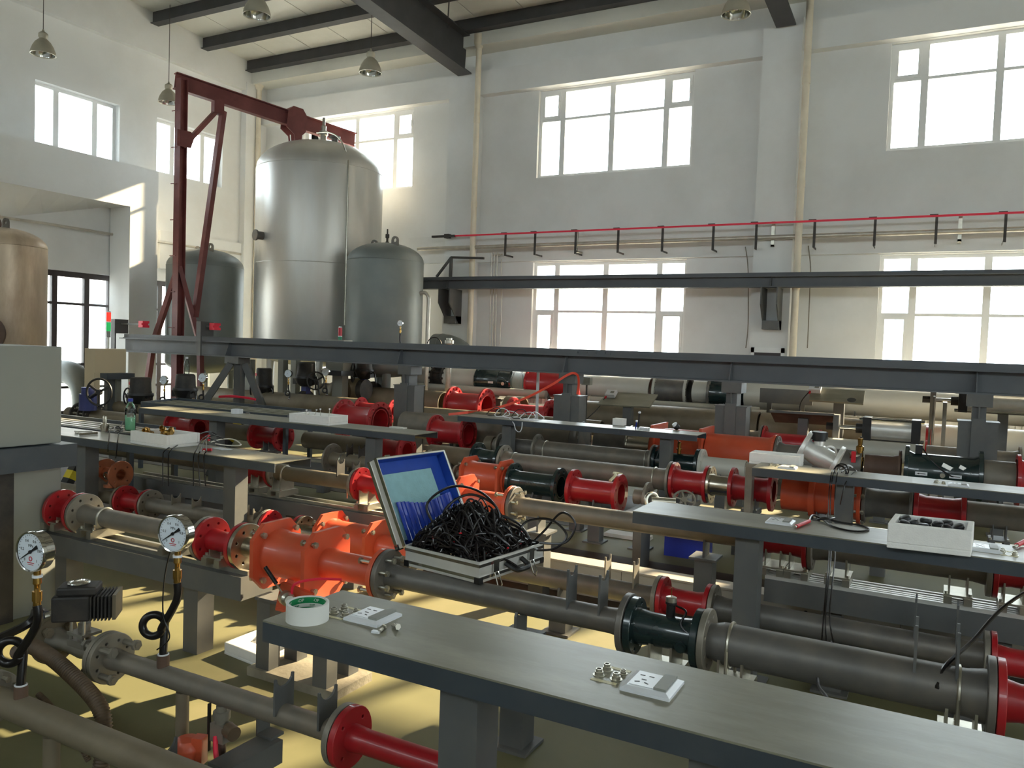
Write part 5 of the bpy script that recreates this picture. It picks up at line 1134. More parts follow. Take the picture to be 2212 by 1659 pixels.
# ---- second left bench
t, c, u, v = foam_box('small white foam tray on the second left bench', Vector((onb(634,911).x-0.02, 5.76, BZ)), (1,-0.02,0), (0.02,1,0), 0.5, 0.27, 0.085, 0.02)
for i in range(4):
    p = c+u*(0.08+0.1*i)+v*0.13+Vector((0,0,0.022)); w_ = thing('test_pin', 'thin steel test pin sticking out of the small foam tray', 'pin', p, 'pins in the small foam tray')
    part('pin', MB().cyl(p, p+Vector((0.03*math.sin(i*2), 0.02, 0.085+0.01*i)), 0.003, n=6), 'zinc', w_); part('head', MB().lathe(p+Vector((0.03*math.sin(i*2), 0.02, 0.083+0.01*i)), (0,0,1), [(0,0.008),(0.012,0.008)], 8), 'plastic_white', w_)
p = onb(512, 893); tag(part('tape_roll', MB().lathe(p, (0,0,1), [(0,0.06),(0.045,0.06),(0.045,0.05),(0,0.05)], 28, closed=True), 'plastic_white'), 'white tape roll on the second left bench', 'tape')
tag(part('pebble_magnet', MB().lathe(onb(535, 894), (0,0,1), [(0,0.025),(0.012,0.022),(0.016,0.01)], 12), 'pipe_dark'), 'small dark disc beside the white tape roll', 'disc')
tag(part('socket_strip', MB().obox(onb(860, 925)+Vector((0,0,0.006)), (0.08,0,0), (0,0.03,0), (0,0,0.006)), 'aluminium', smooth=False), 'small metal strip on the sunny end of the second left bench', 'strip')
# ---- middle bench
tag(part('foam_block', MB().obox(onb(1338, 918)+Vector((0,0,0.035)), (0.06,0,0), (0,0.05,0), (0,0,0.035)), 'foam', smooth=False), 'small white foam block on the middle bench', 'foam block')
kb = onb(1461, 928); k = thing('sensor_plug', 'round dark plug with bright cap on the middle bench', 'plug', kb)
part('body', MB().lathe(kb+Vector((0,0,0.03)), (-0.4,-0.6,0.5), [(-0.02,0.03),(0.02,0.035),(0.03,0.03)], 16), 'black', k); part('cap', MB().lathe(kb+Vector((-0.01,-0.01,0.045)), (-0.4,-0.4,0.8), [(0,0.03),(0.02,0.026),(0.025,0.01)], 14), 'plastic_white', k)
for i in range(6):
    a = 1050+i*18; base = onb(a, 897+i*2)
    cable(['first', 'second', 'third', 'fourth', 'fifth', 'sixth'][i]+' white wire loop from the left in the tangle on the middle bench', [base+Vector((0,0,0.01)), base+Vector((0.06,0.02,0.07+0.02*(i % 2))), base+Vector((0.16,0.0,0.1-0.02*(i % 3))), base+Vector((0.22,-0.06,0.03)), base+Vector((0.1,-0.1,0.01)), base+Vector((0.02,-0.04,0.02))], 0.005, 'plastic_white' if i % 3 else 'rubber')
cable('white wire loop hanging below the left end of the middle bench', [onb(1105,905)+Vector((0,-0.05,0.01)), ony(1110,915,7.64), ony(1114,928,7.63), ony(1122,933,7.63), ony(1127,925,7.63), ony(1128,912,7.63)], 0.005, 'plastic_white')
for lab, px, py, h, m_ in (('small stick sensor with white ball standing on the middle bench', 1378, 919, 0.16, 'black'), ('short blue capped tube on the middle bench', 1373, 921, 0.07, 'blue_plastic')):
    p = Vector((rx(px, 7.85, BZ), 7.85, BZ)); s_ = thing('probe', lab, 'probe', p); part('stem', MB().cyl(p, p+Vector((0.01,0,h)), 0.008, n=8), m_, s_); part('tip', MB().lathe(p+Vector((0.01,0,h-0.004)), (0,0,1), [(0,0.012),(0.01,0.016),(0.02,0.01)], 10), 'plastic_white', s_)
tag(part('switch_box', MB().obox(Vector((rx(1392, 7.8, BZ), 7.8, BZ+0.012)), (0.05,0,0), (0,0.02,0), (0,0,0.012)), 'plastic_white', smooth=False), 'flat white adaptor lying by the probes on the middle bench', 'adaptor')
# ---- right rear bench
socket_plate('flat grey power socket on the sunny end of the right rear bench', onb(1702, 1011), 0.12)
socket_plate('power socket on the right rear bench below the green flowmeter', onb(2070, 1049), 0.12)
jack_group('two threaded jacks on the sunny end of the right rear bench', onb(1672, 1006))
jack_group('two threaded jacks on the right rear bench below the green flowmeter', onb(2030, 1043))
foam_box('white foam tray standing behind the sunny end of the right rear bench', Vector((ony(1622, 985, 6.2).x, 6.14, 0.745)), (1,0.0,0), (0.0,1,0), 0.36, 0.2, 0.085, 0.02)
tag(part('support_plate', MB().box(ony(1622,985,6.2).x-0.02, ony(1622,985,6.2).x+0.42, 6.12, 6.36, 0.72, 0.745).box(ony(1622,985,6.2).x-0.02, ony(1622,985,6.2).x+0.03, 6.13, 6.22, 0.0, 0.72), 'flange_grey', smooth=False), 'grey bracket plate holding the foam tray behind the right rear bench', 'bracket')
# silver angled meter
Y = 6.75; c0, c1 = ony(1737, 968, Y), ony(1805, 1002, Y); d = (c1-c0).normalized()
sm_ = thing('angled_meter', 'silver angled water meter body with black capped head behind the right rear bench', 'meter', (c0.x, Y, 0.5))
part('body', MB().lathe(c0, d, [(0,0.085),(0.05,0.075),(0.12,0.09),((c1-c0).length-0.03,0.08),((c1-c0).length,0.08)], 24), 'aluminium', sm_)
for c_ in (c0, c1): part('flange', MB().lathe(c_-d*0.018, d, [(0,0.145),(0.004,0.15),(0.03,0.15),(0.034,0.145)], 30), 'aluminium', sm_)
hc = ony(1768, 985, Y)+Vector((0,0,0.02)); part('neck', MB().cyl(hc, hc+Vector((0,0,0.12)), 0.04, n=16), 'aluminium', sm_)
part('head', MB().lathe(hc+Vector((0,0,0.1)), (0,0,1), [(0,0.05),(0.015,0.05),(0.015,0.062),(0.07,0.062)], 20), 'black', sm_); part('dial', MB().lathe(hc+Vector((0,0,0.17)), (0,0,1), [(0,0.05),(0.006,0.05),(0.006,0.02)], 20), 'plastic_white', sm_)
part('ring', MB().torus(hc+Vector((0.09,-0.03,0.02)), (0.2,1,0), 0.045, 0.01, 20, 6), 'aluminium', sm_)
part('support', MB().box(hc.x-0.03, hc.x+0.03, Y-0.03, Y+0.03, 0, hc.z-0.05), 'grey_paint', sm_, smooth=False)
# brass valve cluster on the brown pipe
p = ony(1855, 985, 8.35); bv_ = thing('brass_valve', 'brass valve with red handle on the rusty brown pipe', 'valve', p)
part('stem', MB().lathe(ony(1856,1000,8.4), (0,0,1), [(-0.05,0.03),(0.02,0.03),(0.02,0.04),(0.06,0.04),(0.06,0.028),(0.12,0.028),(0.12,0.036),(0.16,0.036),(0.17,0.02),(0.24,0.025)], 14), 'brass', bv_); part('cross_tube', MB().cyl(ony(1834,985,8.35), ony(1856,986,8.38), 0.035, n=12), 'stainless', bv_); part('handle', MB().box(ony(1844,984,8.3).x-0.02, ony(1844,984,8.3).x+0.02, 8.29, 8.31, ony(1844,990,8.3).z-0.04, ony(1844,975,8.3).z), 'red_plastic', bv_, smooth=False)
# brass sensor on black spool
p = Vector((RX('F', 1466), 7.95, 0.445+0.098)); bs = thing('sensor_fitting', 'small brass sensor fitting on the black spool below the middle bench', 'fitting', p)
part('body', MB().lathe(p-Vector((0,0,0.003)), (0,0,1), [(0,0.02),(0.04,0.02),(0.04,0.028),(0.055,0.028),(0.055,0.018),(0.11,0.02),(0.12,0.012)], 12), 'brass', bs); part('lead', MB().tube(smoothpath([p+Vector((0,0,0.11)), p+Vector((-0.06,-0.02,0.16)), p+Vector((-0.16,-0.05,0.1)), p+Vector((-0.2,-0.1,-0.05))],6), 0.005, 6), 'rubber', bs)
# round grating wheel, loose items near row D
p = ony(1478, 1080, 5.6); gw = thing('grating_wheel', 'pale half-round grating wheel lying beyond the right bench', 'wheel', p)
part('rim', MB().torus(p, (0.25,-0.75,0.65), 0.075, 0.008, 28, 6), 'flange_grey', gw); part('hub', MB().lathe(p, (0.25,-0.75,0.65), [(-0.01,0.022),(0.01,0.022)], 14), 'flange_grey', gw)
for k in range(6):
    nrm = Vector((0.25,-0.75,0.65)).normalized(); a = nrm.orthogonal().normalized(); b = nrm.cross(a); q = a*math.cos(k*math.pi/3)+b*math.sin(k*math.pi/3)
    part('spoke', MB().bar(p+q*0.02, p+q*0.07, 0.012, 0.008), 'flange_grey', gw, smooth=False)
p = Vector((ony(1408,1082,5.5).x, 5.5, ony(1408,1082,5.5).z)); ff = thing('pipe_fitting', 'pale steel union fitting left of the grating wheel', 'fitting', p); part('ring', MB().torus(p, (0.8,-0.6,0.2), 0.05, 0.016, 20, 8), 'zinc', ff); part('tube', MB().cyl(p, p+Vector((0.16,0.05,0.0)), 0.03, n=12), 'zinc', ff)
tag(part('cradle_table', MB().box(p.x-0.15, p.x+0.75, 5.36, 5.68, p.z-0.1, p.z-0.07).box(p.x-0.1, p.x-0.04, 5.42, 5.62, 0, p.z-0.1).box(p.x+0.64, p.x+0.7, 5.42, 5.62, 0, p.z-0.1), 'grey_paint', smooth=False), 'low grey trestle shelf behind the right bench end', 'shelf')
# blue crate and white card on floor under row C
p = onz(1486, 1200, 0.0); bc = thing('crate', 'blue plastic crate on the floor behind the second line', 'crate', p)
part('crate', MB().box(p.x-0.16,p.x+0.16,p.y-0.1,p.y+0.1,0,0.01).box(p.x-0.16,p.x+0.16,p.y-0.1,p.y-0.092,0.01,0.17).box(p.x-0.16,p.x+0.16,p.y+0.092,p.y+0.1,0.01,0.17).box(p.x-0.16,p.x-0.152,p.y-0.092,p.y+0.092,0.01,0.17).box(p.x+0.152,p.x+0.16,p.y-0.092,p.y+0.092,0.01,0.17), 'blue_plastic', bc, smooth=False); part('rim', MB().box(p.x-0.17,p.x+0.17,p.y-0.11,p.y-0.1,0.155,0.17), 'blue_plastic', bc, smooth=False)
p = onz(1362, 1160, 0.0); tag(part('foam_sheet', MB().box(p.x-0.2,p.x+0.18,p.y-0.1,p.y+0.05,0,0.03), 'foam', smooth=False), 'white foam sheet on the floor below the third line', 'foam sheet')
fx = Vector((-3.04, 2.78, 0)); foam_box('yellowed white foam lid on the floor left of the nearest bench', fx, (1,-0.12,0), (0.0,1,0), 0.32, 0.26, 0.06, 0.015)

# ------------------------------------------------------------------ open case with cables
u = Vector((0.990,-0.139,0)); v = Vector((0.139,0.990,0)); zz = Vector((0,0,1)); P = Vector((-1.97, 2.775, 0.6145)); LU, LV, HB = 0.40, 0.45, 0.085
cs = thing('tool_case', 'open aluminium case overflowing with black cables', 'case', P+u*LU/2+v*LV/2)
def OB(m_, o, ax, ay, az, a0, a1, b0, b1, c0_, c1_): m_.obox(o+ax*(a0+a1)/2+ay*(b0+b1)/2+az*(c0_+c1_)/2, ax*(a1-a0)/2, ay*(b1-b0)/2, az*(c1_-c0_)/2); return m_
w = MB(); k = 0.006
OB(w,P,u,v,zz,0,LU,0,LV,0,k); OB(w,P,u,v,zz,0,LU,0,k,k,HB); OB(w,P,u,v,zz,0,LU,LV-k,LV,k,HB); OB(w,P,u,v,zz,0,k,k,LV-k,k,HB); OB(w,P,u,v,zz,LU-k,LU,k,LV-k,k,HB)
part('base', w, 'aluminium', cs, smooth=False)
for a in (0.012, HB-0.022):
    w = MB(); OB(w,P,u,v,zz,-0.003,LU+0.003,-0.003,0,a,a+0.012); OB(w,P,u,v,zz,LU,LU+0.003,-0.003,LV,a,a+0.012); part('edge_strip', w, 'chrome', cs, smooth=False)
for a, b in ((0,0),(LU,0),(LU,LV)): part('corner_cap', OB(MB(),P,u,v,zz,a-0.022 if a else -0.004,a+0.004 if a else 0.022,b-0.022 if b else -0.004,b+0.004 if b else 0.022,-0.003,0.022), 'black', cs, smooth=False)
for b in (0.1, 0.35):
    la = part('latch', OB(MB(),P,u,v,zz,LU+0.003,LU+0.01,b-0.018,b+0.018,0.03,HB-0.005), 'chrome', cs, smooth=False)
    part('hasp', MB().tube([P+u*(LU+0.01)+v*(b-0.012)+zz*0.03, P+u*(LU+0.03)+v*(b-0.014)-zz*0.02, P+u*(LU+0.035)+v*b-zz*0.035, P+u*(LU+0.03)+v*(b+0.014)-zz*0.02, P+u*(LU+0.01)+v*(b+0.012)+zz*0.03], 0.003, 6), 'chrome', la)
part('handle', MB().tube(smoothpath([P+u*(LU+0.005)+v*0.17+zz*0.05, P+u*(LU+0.05)+v*0.18+zz*0.03, P+u*(LU+0.055)+v*0.225+zz*0.025, P+u*(LU+0.05)+v*0.27+zz*0.03, P+u*(LU+0.005)+v*0.28+zz*0.05],6), 0.011, 8), 'black', cs)
# lid
la_ = math.radians(28.0); lz = (zz*math.cos(la_) - u*math.sin(la_)); lo = (-u*math.cos(la_) - zz*math.sin(la_)); LO = P+zz*(HB-0.005)-u*0.004; LL, LD_ = 0.40, 0.055
w = MB(); OB(w,LO,lz,v,lo,0,LL,0,LV,LD_-k,LD_); OB(w,LO,lz,v,lo,0,k,0,LV,0,LD_-k); OB(w,LO,lz,v,lo,LL-k,LL,0,LV,0,LD_-k); OB(w,LO,lz,v,lo,k,LL-k,0,k,0,LD_-k); OB(w,LO,lz,v,lo,k,LL-k,LV-k,LV,0,LD_-k)
lid = part('lid', w, 'aluminium', cs, smooth=False)
w = MB()
for a0_, a1_ in ((-0.003, 0.012), (LD_-0.014, LD_+0.003)): OB(w,LO,lz,v,lo,0,LL+0.003,-0.003,0.0,a0_,a1_); OB(w,LO,lz,v,lo,LL,LL+0.003,-0.003,LV+0.003,a0_,a1_); OB(w,LO,lz,v,lo,0,LL+0.003,LV,LV+0.003,a0_,a1_)
part('edge_strip', w, 'chrome', lid, smooth=False)
w = MB(); OB(w,LO,lz,v,lo,k,LL-k,k,LV-k,LD_-k-0.003,LD_-k-0.001); OB(w,LO,lz,v,lo,LL-k-0.003,LL-k-0.001,k,LV-k,0.002,LD_-k-0.003); OB(w,LO,lz,v,lo,k,LL-k,k+0.001,k+0.003,0.002,LD_-k-0.003); OB(w,LO,lz,v,lo,k,LL-k,LV-k-0.003,LV-k-0.001,0.002,LD_-k-0.003)
part('lining', w, 'blue_lining', lid, smooth=False)
part('foam_panel', OB(MB(),LO,lz,v,lo,0.03,LL-0.07,0.012,LV-0.1,LD_-0.026,LD_-0.0095), 'foam_blue', lid, smooth=False)
# gathered pocket
pk = MB(); nx, nz_ = 60, 6; vs = []
for j in range(nz_+1):
    for i in range(nx+1):
        b = 0.05+(LV-0.09)*i/nx; a = 0.02+(0.165+0.012*math.cos(i/nx*2*math.pi))*j/nz_; c_ = 0.022+0.007*math.sin(i*1.45)*(0.3+0.7*j/nz_) - 0.004*j/nz_
        vs.append(LO+lz*a+v*b+lo*c_)
pk.add(vs, [(j*(nx+1)+i, j*(nx+1)+i+1, (j+1)*(nx+1)+i+1, (j+1)*(nx+1)+i) for j in range(nz_) for i in range(nx)])
mat('pocket_blue', (26, 60, 170), 0.25, var=0.1, vscale=10); part('pocket', pk, 'pocket_blue', lid)
for b in (0.08, 0.36): part('catch', OB(MB(),LO,lz,v,lo,LL+0.003,LL+0.012,b-0.014,b+0.014,0.006,0.03), 'chrome', lid, smooth=False)
for b in (0.0, LV-0.02): part('corner_cap', OB(MB(),LO,lz,v,lo,-0.004,0.02,b-0.003,b+0.023,LD_-0.02,LD_+0.004), 'black', lid, smooth=False)
# the tangle of cables: nobody could count it
def inside(a, b, c_): return P+u*a+v*b+zz*c_
rnd = random.Random(3); tang = MB(); bits = MB(); white = MB()
def heap(a, b): return 0.05+0.17*math.exp(-((a-0.12)**2/0.022+(b-0.23)**2/0.06))+0.05*math.exp(-((a-0.3)**2/0.02+(b-0.3)**2/0.03))
for i in range(330):
    a, b = rnd.uniform(0.02, 0.3), rnd.uniform(0.02, 0.43); pts = []; n_ = rnd.randint(5, 8); ang = rnd.gauss(0.1, 0.35) if rnd.random() < 0.75 else rnd.uniform(0, 6.28); lv_ = rnd.uniform(0.25, 1.0)
    for j in range(n_):
        aa, bb = min(0.39, max(0.012, a)), min(0.438, max(0.012, b))
        pts.append(inside(aa, bb, 0.012+lv_*heap(aa, bb)+rnd.uniform(-0.02, 0.022)))
        a += 0.055*math.cos(ang); b += 0.055*math.sin(ang); ang += rnd.uniform(-0.75, 0.75)
        if not 0.02 < a < 0.39 or not 0.02 < b < 0.435: ang += 2.0; a = min(0.385, max(0.02, a)); b = min(0.43, max(0.02, b))
    tang.tube(smoothpath(pts, 4), rnd.choice((0.002, 0.0026, 0.0034, 0.0044, 0.0048)), 6)
    e = pts[-1]; d_ = (pts[-1]-pts[-2]).normalized()
    if i % 9 == 0: bits.cyl(e, e+d_*0.011, 0.0032, n=6)
    elif i % 4 == 1: white.cyl(e, e+d_*0.014, 0.0017, n=5)
for i in range(150):      # curtain of lead ends against the pocket and the near side
    b = 0.03+0.36*rnd.random(); a0_ = 0.06+0.1*rnd.random(); s_ = inside(a0_, b, 0.03+heap(a0_, b)*0.95); e = inside(max(0.012, a0_-0.07-0.05*rnd.random()), max(0.015, b-0.02-0.08*rnd.random()), 0.03+0.03*rnd.random())
    tang.tube(smoothpath([s_, (s_+e)/2+Vector((-0.01,0,0.025)), e], 4), 0.0022, 5)
    if i % 3 == 0: white.cyl(s_, s_+Vector((0.004,-0.008,0.01)), 0.0016, n=5)
for i in range(46):
    a, b = rnd.uniform(0.06, 0.32), rnd.uniform(0.06, 0.38); ang = rnd.uniform(0, 6.28); L_ = rnd.uniform(0.08, 0.2); e_ = (min(0.385, max(0.015, a+L_*math.cos(ang))), min(0.435, max(0.015, b+L_*math.sin(ang)))); hh = rnd.uniform(0.015, 0.05)
    tang.tube(smoothpath([inside(a, b, heap(a, b)*0.8), inside(a*0.75+e_[0]*0.25, b*0.75+e_[1]*0.25, heap(a, b)+hh), inside(a*0.3+e_[0]*0.7, b*0.3+e_[1]*0.7, heap(*e_)+hh), inside(e_[0], e_[1], heap(*e_)*0.8)], 6), rnd.choice((0.0032, 0.0042, 0.005)), 6)
tg = part('cable_tangle', tang, 'rubber'); tag(tg, 'dense tangle of thin black cables heaped in the open case', 'cables'); tg['kind'] = 'stuff'
part('red_ends', bits, 'red_plastic', tg, kind='stuff'); part('white_ends', white, 'plastic_white', tg, kind='stuff')
big = [[(0.1,0.1,0.14),(0.04,0.08,0.25),(0.09,0.18,0.325),(0.19,0.27,0.3),(0.26,0.31,0.2),(0.2,0.24,0.12)],
       [(0.1,0.16,0.1),(0.08,0.15,0.22),(0.14,0.24,0.29),(0.24,0.31,0.24),(0.25,0.3,0.14)],
       [(0.16,0.2,0.12),(0.14,0.21,0.2),(0.19,0.27,0.22),(0.24,0.28,0.15),(0.18,0.2,0.11)],
       [(0.2,0.25,0.22),(0.3,0.32,0.18),(0.36,0.36,0.14),(0.34,0.42,0.06)],
       [(0.36,0.4,0.07),(0.4,0.46,0.14),(0.46,0.5,0.22),(0.53,0.5,0.18),(0.5,0.47,0.1),(0.4,0.42,0.09)],
       [(0.34,0.34,0.07),(0.34,0.38,0.17),(0.42,0.46,0.19),(0.5,0.48,0.13),(0.46,0.44,0.07),(0.36,0.38,0.06)],
       [(0.2,0.1,0.12),(0.3,0.12,0.09),(0.4,0.16,0.07),(0.46,0.2,0.03)],
       [(0.12,0.18,0.1),(0.22,0.3,0.2),(0.3,0.4,0.16),(0.37,0.42,0.07)]]
for i, pts in enumerate(big):
    cable(['largest black cable loop arching above the case', 'second large cable loop inside the largest one', 'small inner cable loop above the tangle', 'cable running right across the top of the tangle', 'outermost cable loop sticking out to the right of the case', 'inner cable loop sticking out to the right of the case', 'long cable hanging over the front latch of the case', 'cable arching from the lid towards the right corner of the case'][i], [inside(*p) for p in pts], 0.0055, 'rubber', 'cable', 8)
# ------------------------------------------------------------------ gauges
def gauge(label, c, nrm, dia, stem, group='pressure gauges', detail=True):
    """c: dial centre; stem: list of (kind, args) built by caller"""
    c = Vector(c); n_ = Vector(nrm).normalized(); r = dia/2; ux = Vector((0,0,1)).cross(n_).normalized(); uy = n_.cross(ux)
    t = thing('pressure_gauge', label, 'pressure gauge', c-Vector((0,0,r)), group)
    dp = dia*0.36
    part('case', MB().lathe(c, -n_, [(-0.004,r*0.93),(-0.006,r*0.99),(0.0,r*1.02),(0.008,r*1.02),(0.01,r*0.96),(dp*0.8,r*0.96),(dp*0.9,r*0.9),(dp,r*0.6),(dp,0.0)], 40, caps=False), 'chrome', t, ang=30)
    part('dial', MB().lathe(c, n_, [(0.0005,r*0.94),(0.001,r*0.94)], 40), 'dial', t)
    if detail:
        mk = MB()
        for i in range(26):
            a = math.radians(225-270*i/25); L = 0.1 if i % 5 == 0 else 0.055; d_ = ux*math.cos(a)+uy*math.sin(a); s_ = n_.cross(d_)
            mk.obox(c+n_*0.0014+d_*r*(0.86-L/2), d_*r*L/2, s_*0.0007, n_*0.0002)
        part('scale_marks', mk, 'black', t, smooth=False)
        rot = Matrix((ux, uy, n_)).transposed().to_euler()
        for i, s_ in enumerate(('0', '0.2', '0.4', '0.6', '0.8', '1')):
            a = math.radians(225-54*i); d_ = ux*math.cos(a)+uy*math.sin(a)
            shared('numeral', text_mesh(s_, r*0.2, 'black', 0.0002), t, c+n_*0.0014+d_*r*0.6, rot)
        shared('unit_mark', text_mesh('MPa', r*0.2, 'black', 0.0002), t, c+n_*0.0014+uy*r*0.3, rot)
        part('maker_mark', MB().torus(c+n_*0.0014-uy*r*0.35, n_, r*0.1, r*0.025, 18, 5).obox(c+n_*0.0014-uy*r*0.55, ux*r*0.25, uy*r*0.02, n_*0.0002).obox(c+n_*0.0014-uy*r*0.64, ux*r*0.2, uy*r*0.015, n_*0.0002), 'ink_red', t)
        a = math.radians(212); d_ = ux*math.cos(a)+uy*math.sin(a); s_ = n_.cross(d_)
        part('needle', MB().prism([(-0.035*r/0.06,0.006),(-0.012,0.003),(r*0.82,0.0008),(r*0.82,-0.0008),(-0.012,-0.003),(-0.035*r/0.06,-0.006)], c+n_*0.003, d_, s_, n_, 0.001).lathe(c+n_*0.002, n_, [(0,0.006),(0.004,0.005)], 14), 'black', t, smooth=False)
    return t, c, n_, r
def gauge_stem(t, c, n_, r, base, tube_r, valve=True, loop=True):
    """brass cock under the case and black siphon loop down to the pipe"""
    b = c-n_*r*0.35-Vector((0,0,r*0.95)); base = Vector(base)
    part('brass_cock', MB().lathe(b, (0,0,-1), [(0,0.011),(0.02,0.011),(0.02,0.014),(0.026,0.014),(0.026,0.012),(0.045,0.013),(0.05,0.009),(0.07,0.009),(0.07,0.015),(0.1,0.015),(0.1,0.012),(0.115,0.012)], 12), 'brass', t)
    part('white_collar', MB().lathe(b-Vector((0,0,0.018)), (0,0,-1), [(0,0.0155),(0.008,0.0155)], 14), 'plastic_white', t)
    part('cock_handle', MB().tube([b-Vector((0,0,0.06)), b-Vector((-0.018,0.012,0.06)), b-Vector((-0.022,0.014,0.1))], 0.005, 6), 'brass', t)
    s0 = b-Vector((0,0,0.115)); L = s0.z-base.z; R = tube_r*2.6
    if loop:
        mid = base+Vector((0,0,L*0.42)); pts = [s0, s0-Vector((0,0,L*0.2))]
        side = Vector((-0.8,-0.55,0)).normalized(); lc_ = mid+side*R+Vector((0,0,L*0.05))
        for i in range(0, 17):
            a = i/16*2*math.pi*1.0 ; off = Vector((0.55,-0.8,0))*(0.5-i/16)*tube_r*2.2
            pts.append(lc_+(-side*math.cos(a)-Vector((0,0,1))*math.sin(a))*R+off)
        pts += [base+Vector((0,0,L*0.18)), base+Vector((0,0,0.02))]
        pts = smoothpath(pts, 3)
    else: pts = [s0, base]
    part('siphon_tube', MB().tube(pts, tube_r, 12), 'rubber', t)
    part('weld_socket', MB().lathe(base-Vector((0,0,0.012)), (0,0,1), [(0,tube_r*1.55),(0.05,tube_r*1.55)], 14), 'pipe_brown', t)
    part('seal_ring', MB().torus(base+Vector((0,0,0.04)), (0,0,1), tube_r*1.25, 0.003, 16, 5), 'plastic_white', t)
NY, NZ = ROW['N']; OY, OZ = ROW['O']
c2 = ony(374, 1153, OY-0.02); gb_ = gauge('pressure gauge on a black siphon in front of the grey pipe', c2, (0.12,-0.99,0), 0.125, None)
gauge_stem(gb_[0], gb_[1], gb_[2], gb_[3], (rx(352, OY, OZ), OY, OZ+0.034), 0.0135)
c1 = ony(67, 1192, NY-0.02); ga_ = gauge('pressure gauge on a black siphon in front of the control cabinet', c1, (0.1,-0.99,0), 0.125, None)
gauge_stem(ga_[0], ga_[1], ga_[2], ga_[3], (rx(45, NY, NZ), NY, NZ+0.04), 0.0135)

# ------------------------------------------------------------------ nearest pipe lines N and O
spool('thick foreground pipe crossing the lower left corner', 'N', -160, 520, 0.043, None, 'pipe_khaki', ends='')
nf = [o for o in bpy.data.objects if o.get('label') == 'thick foreground pipe crossing the lower left corner'][0]
x = rx(-15, NY, NZ); shared('flange', flange_mesh(0.085, 0.042, 0.018, 8, 'flange_grey'), nf, (x, NY, NZ)); shared('flange', flange_mesh(0.085, 0.042, 0.018, 8, 'flange_grey'), nf, (x-0.02, NY, NZ)); bolts(nf, x, NY, NZ, 0.066, 8, 0.006, 0.09)
o_ = spool('grey foreground pipe with bolted flange, gauge and two saddle plates', 'O', 236, 748, 0.035, 0.09, 'pipe_grey', tf=0.02, fm='flange_grey', yokes=(612, 706), ym='grey_paint', yh=0.09)
xf = RX('O', 236); bolts(o_, xf+0.02, OY, OZ, 0.068, 4, 0.011, 0.15, 'flange_grey')
spool('red flanged spool at the bottom under the nearest bench', 'O', 750, 1330, 0.036, 0.09, 'red', n=4, tf=0.022, fh=None)
vv = spool('dusty flange joined to the black actuated valve', 'O', 206, 234.5, 0.03, 0.09, 'flange_grey', ends='R', fm='flange_grey', n=4, tf=0.02)
x0 = RX('O', 118); fl = thing('flanged_valve', 'dusty steel ball valve carrying the black electric actuator', 'valve', (RX('O', 170), OY, OZ-0.09))
part('body', MB().lathe((RX('O', 120), OY, OZ), (1,0,0), [(0,0.05),(0.03,0.042),(0.06,0.03),(0.13,0.032),(0.17,0.036),(0.215,0.03),(0.24,0.03)], 18), 'flange_grey', fl)
shared('flange', flange_mesh(0.09, 0.03, 0.02, 4, 'pipe_khaki'), fl, (RX('O', 118), OY, OZ)); bolts(fl, RX('O', 118)+0.01, OY, OZ, 0.064, 4, 0.011, 0.07, 'pipe_khaki')
xv = RX('O', 182); part('bonnet', MB().box(xv-0.05, xv+0.05, OY-0.035, OY+0.035, OZ+0.015, OZ+0.04).cyl((xv, OY, OZ), (xv, OY, OZ+0.1), 0.022, n=12).box(xv-0.045, xv+0.045, OY-0.04, OY+0.04, OZ+0.06, OZ+0.07), 'flange_grey', fl)
for a in (-1, 1): part('yoke_bolt', MB().cyl((xv+a*0.036, OY-0.028, OZ+0.03), (xv+a*0.036, OY-0.028, OZ+0.125), 0.006, n=8), 'zinc', fl)
ca = Vector((xv, OY, OZ+0.175)); ea = thing('electric_actuator', 'dusty black electric actuator with cooling fins and round window on top', 'actuator', ca-Vector((0,0,0.06)))
R8 = Matrix.Rotation(math.radians(42), 3, 'Z')
def rb(m_, a0, a1, b0, b1, c0_, c1_):
    cc = ca + R8 @ Vector(((a0+a1)/2, (b0+b1)/2, 0)) + Vector((0,0,(c0_+c1_)/2)); m_.obox(cc, R8 @ Vector(((a1-a0)/2,0,0)), R8 @ Vector((0,(b1-b0)/2,0)), (0,0,(c1_-c0_)/2)); return m_
o = part('housing', rb(rb(MB(), -0.1, 0.03, -0.055, 0.055, -0.055, 0.04), 0.03, 0.105, -0.05, 0.05, -0.045, 0.035), 'black_dusty', ea, smooth=False)
bv = o.modifiers.new('edges', 'BEVEL'); bv.width = 0.008; bv.segments = 2
o = part('top_cover', rb(MB(), -0.085, 0.05, -0.05, 0.05, 0.04, 0.072), 'black_dusty', ea, smooth=False); bv = o.modifiers.new('edges', 'BEVEL'); bv.width = 0.008; bv.segments = 2
for i in range(6): part('fin', rb(MB(), 0.032+i*0.0125, 0.037+i*0.0125, -0.062, 0.062, -0.05, 0.04), 'black_dusty', ea, smooth=False)
part('end_cover', rb(MB(), 0.106, 0.118, -0.055, 0.055, -0.05, 0.042), 'pipe_khaki', ea, smooth=False)
wc = ca+R8 @ Vector((-0.02,0,0))+Vector((0,0,0.072)); part('window_ring', MB().torus(wc+Vector((0,0,0.006)), (0,0,1), 0.034, 0.006, 24, 8), 'chrome', ea); part('window_lens', MB().lathe(wc, (0,0,1), [(0,0.032),(0.006,0.03),(0.012,0.015),(0.013,0.0)], 20), 'stainless', ea)
part('cable_gland', MB().cyl(ca+R8 @ Vector((-0.1,-0.02,0))-Vector((0,0,0.03)), ca+R8 @ Vector((-0.125,-0.03,0))-Vector((0,0,0.035)), 0.014, n=10), 'zinc', ea)
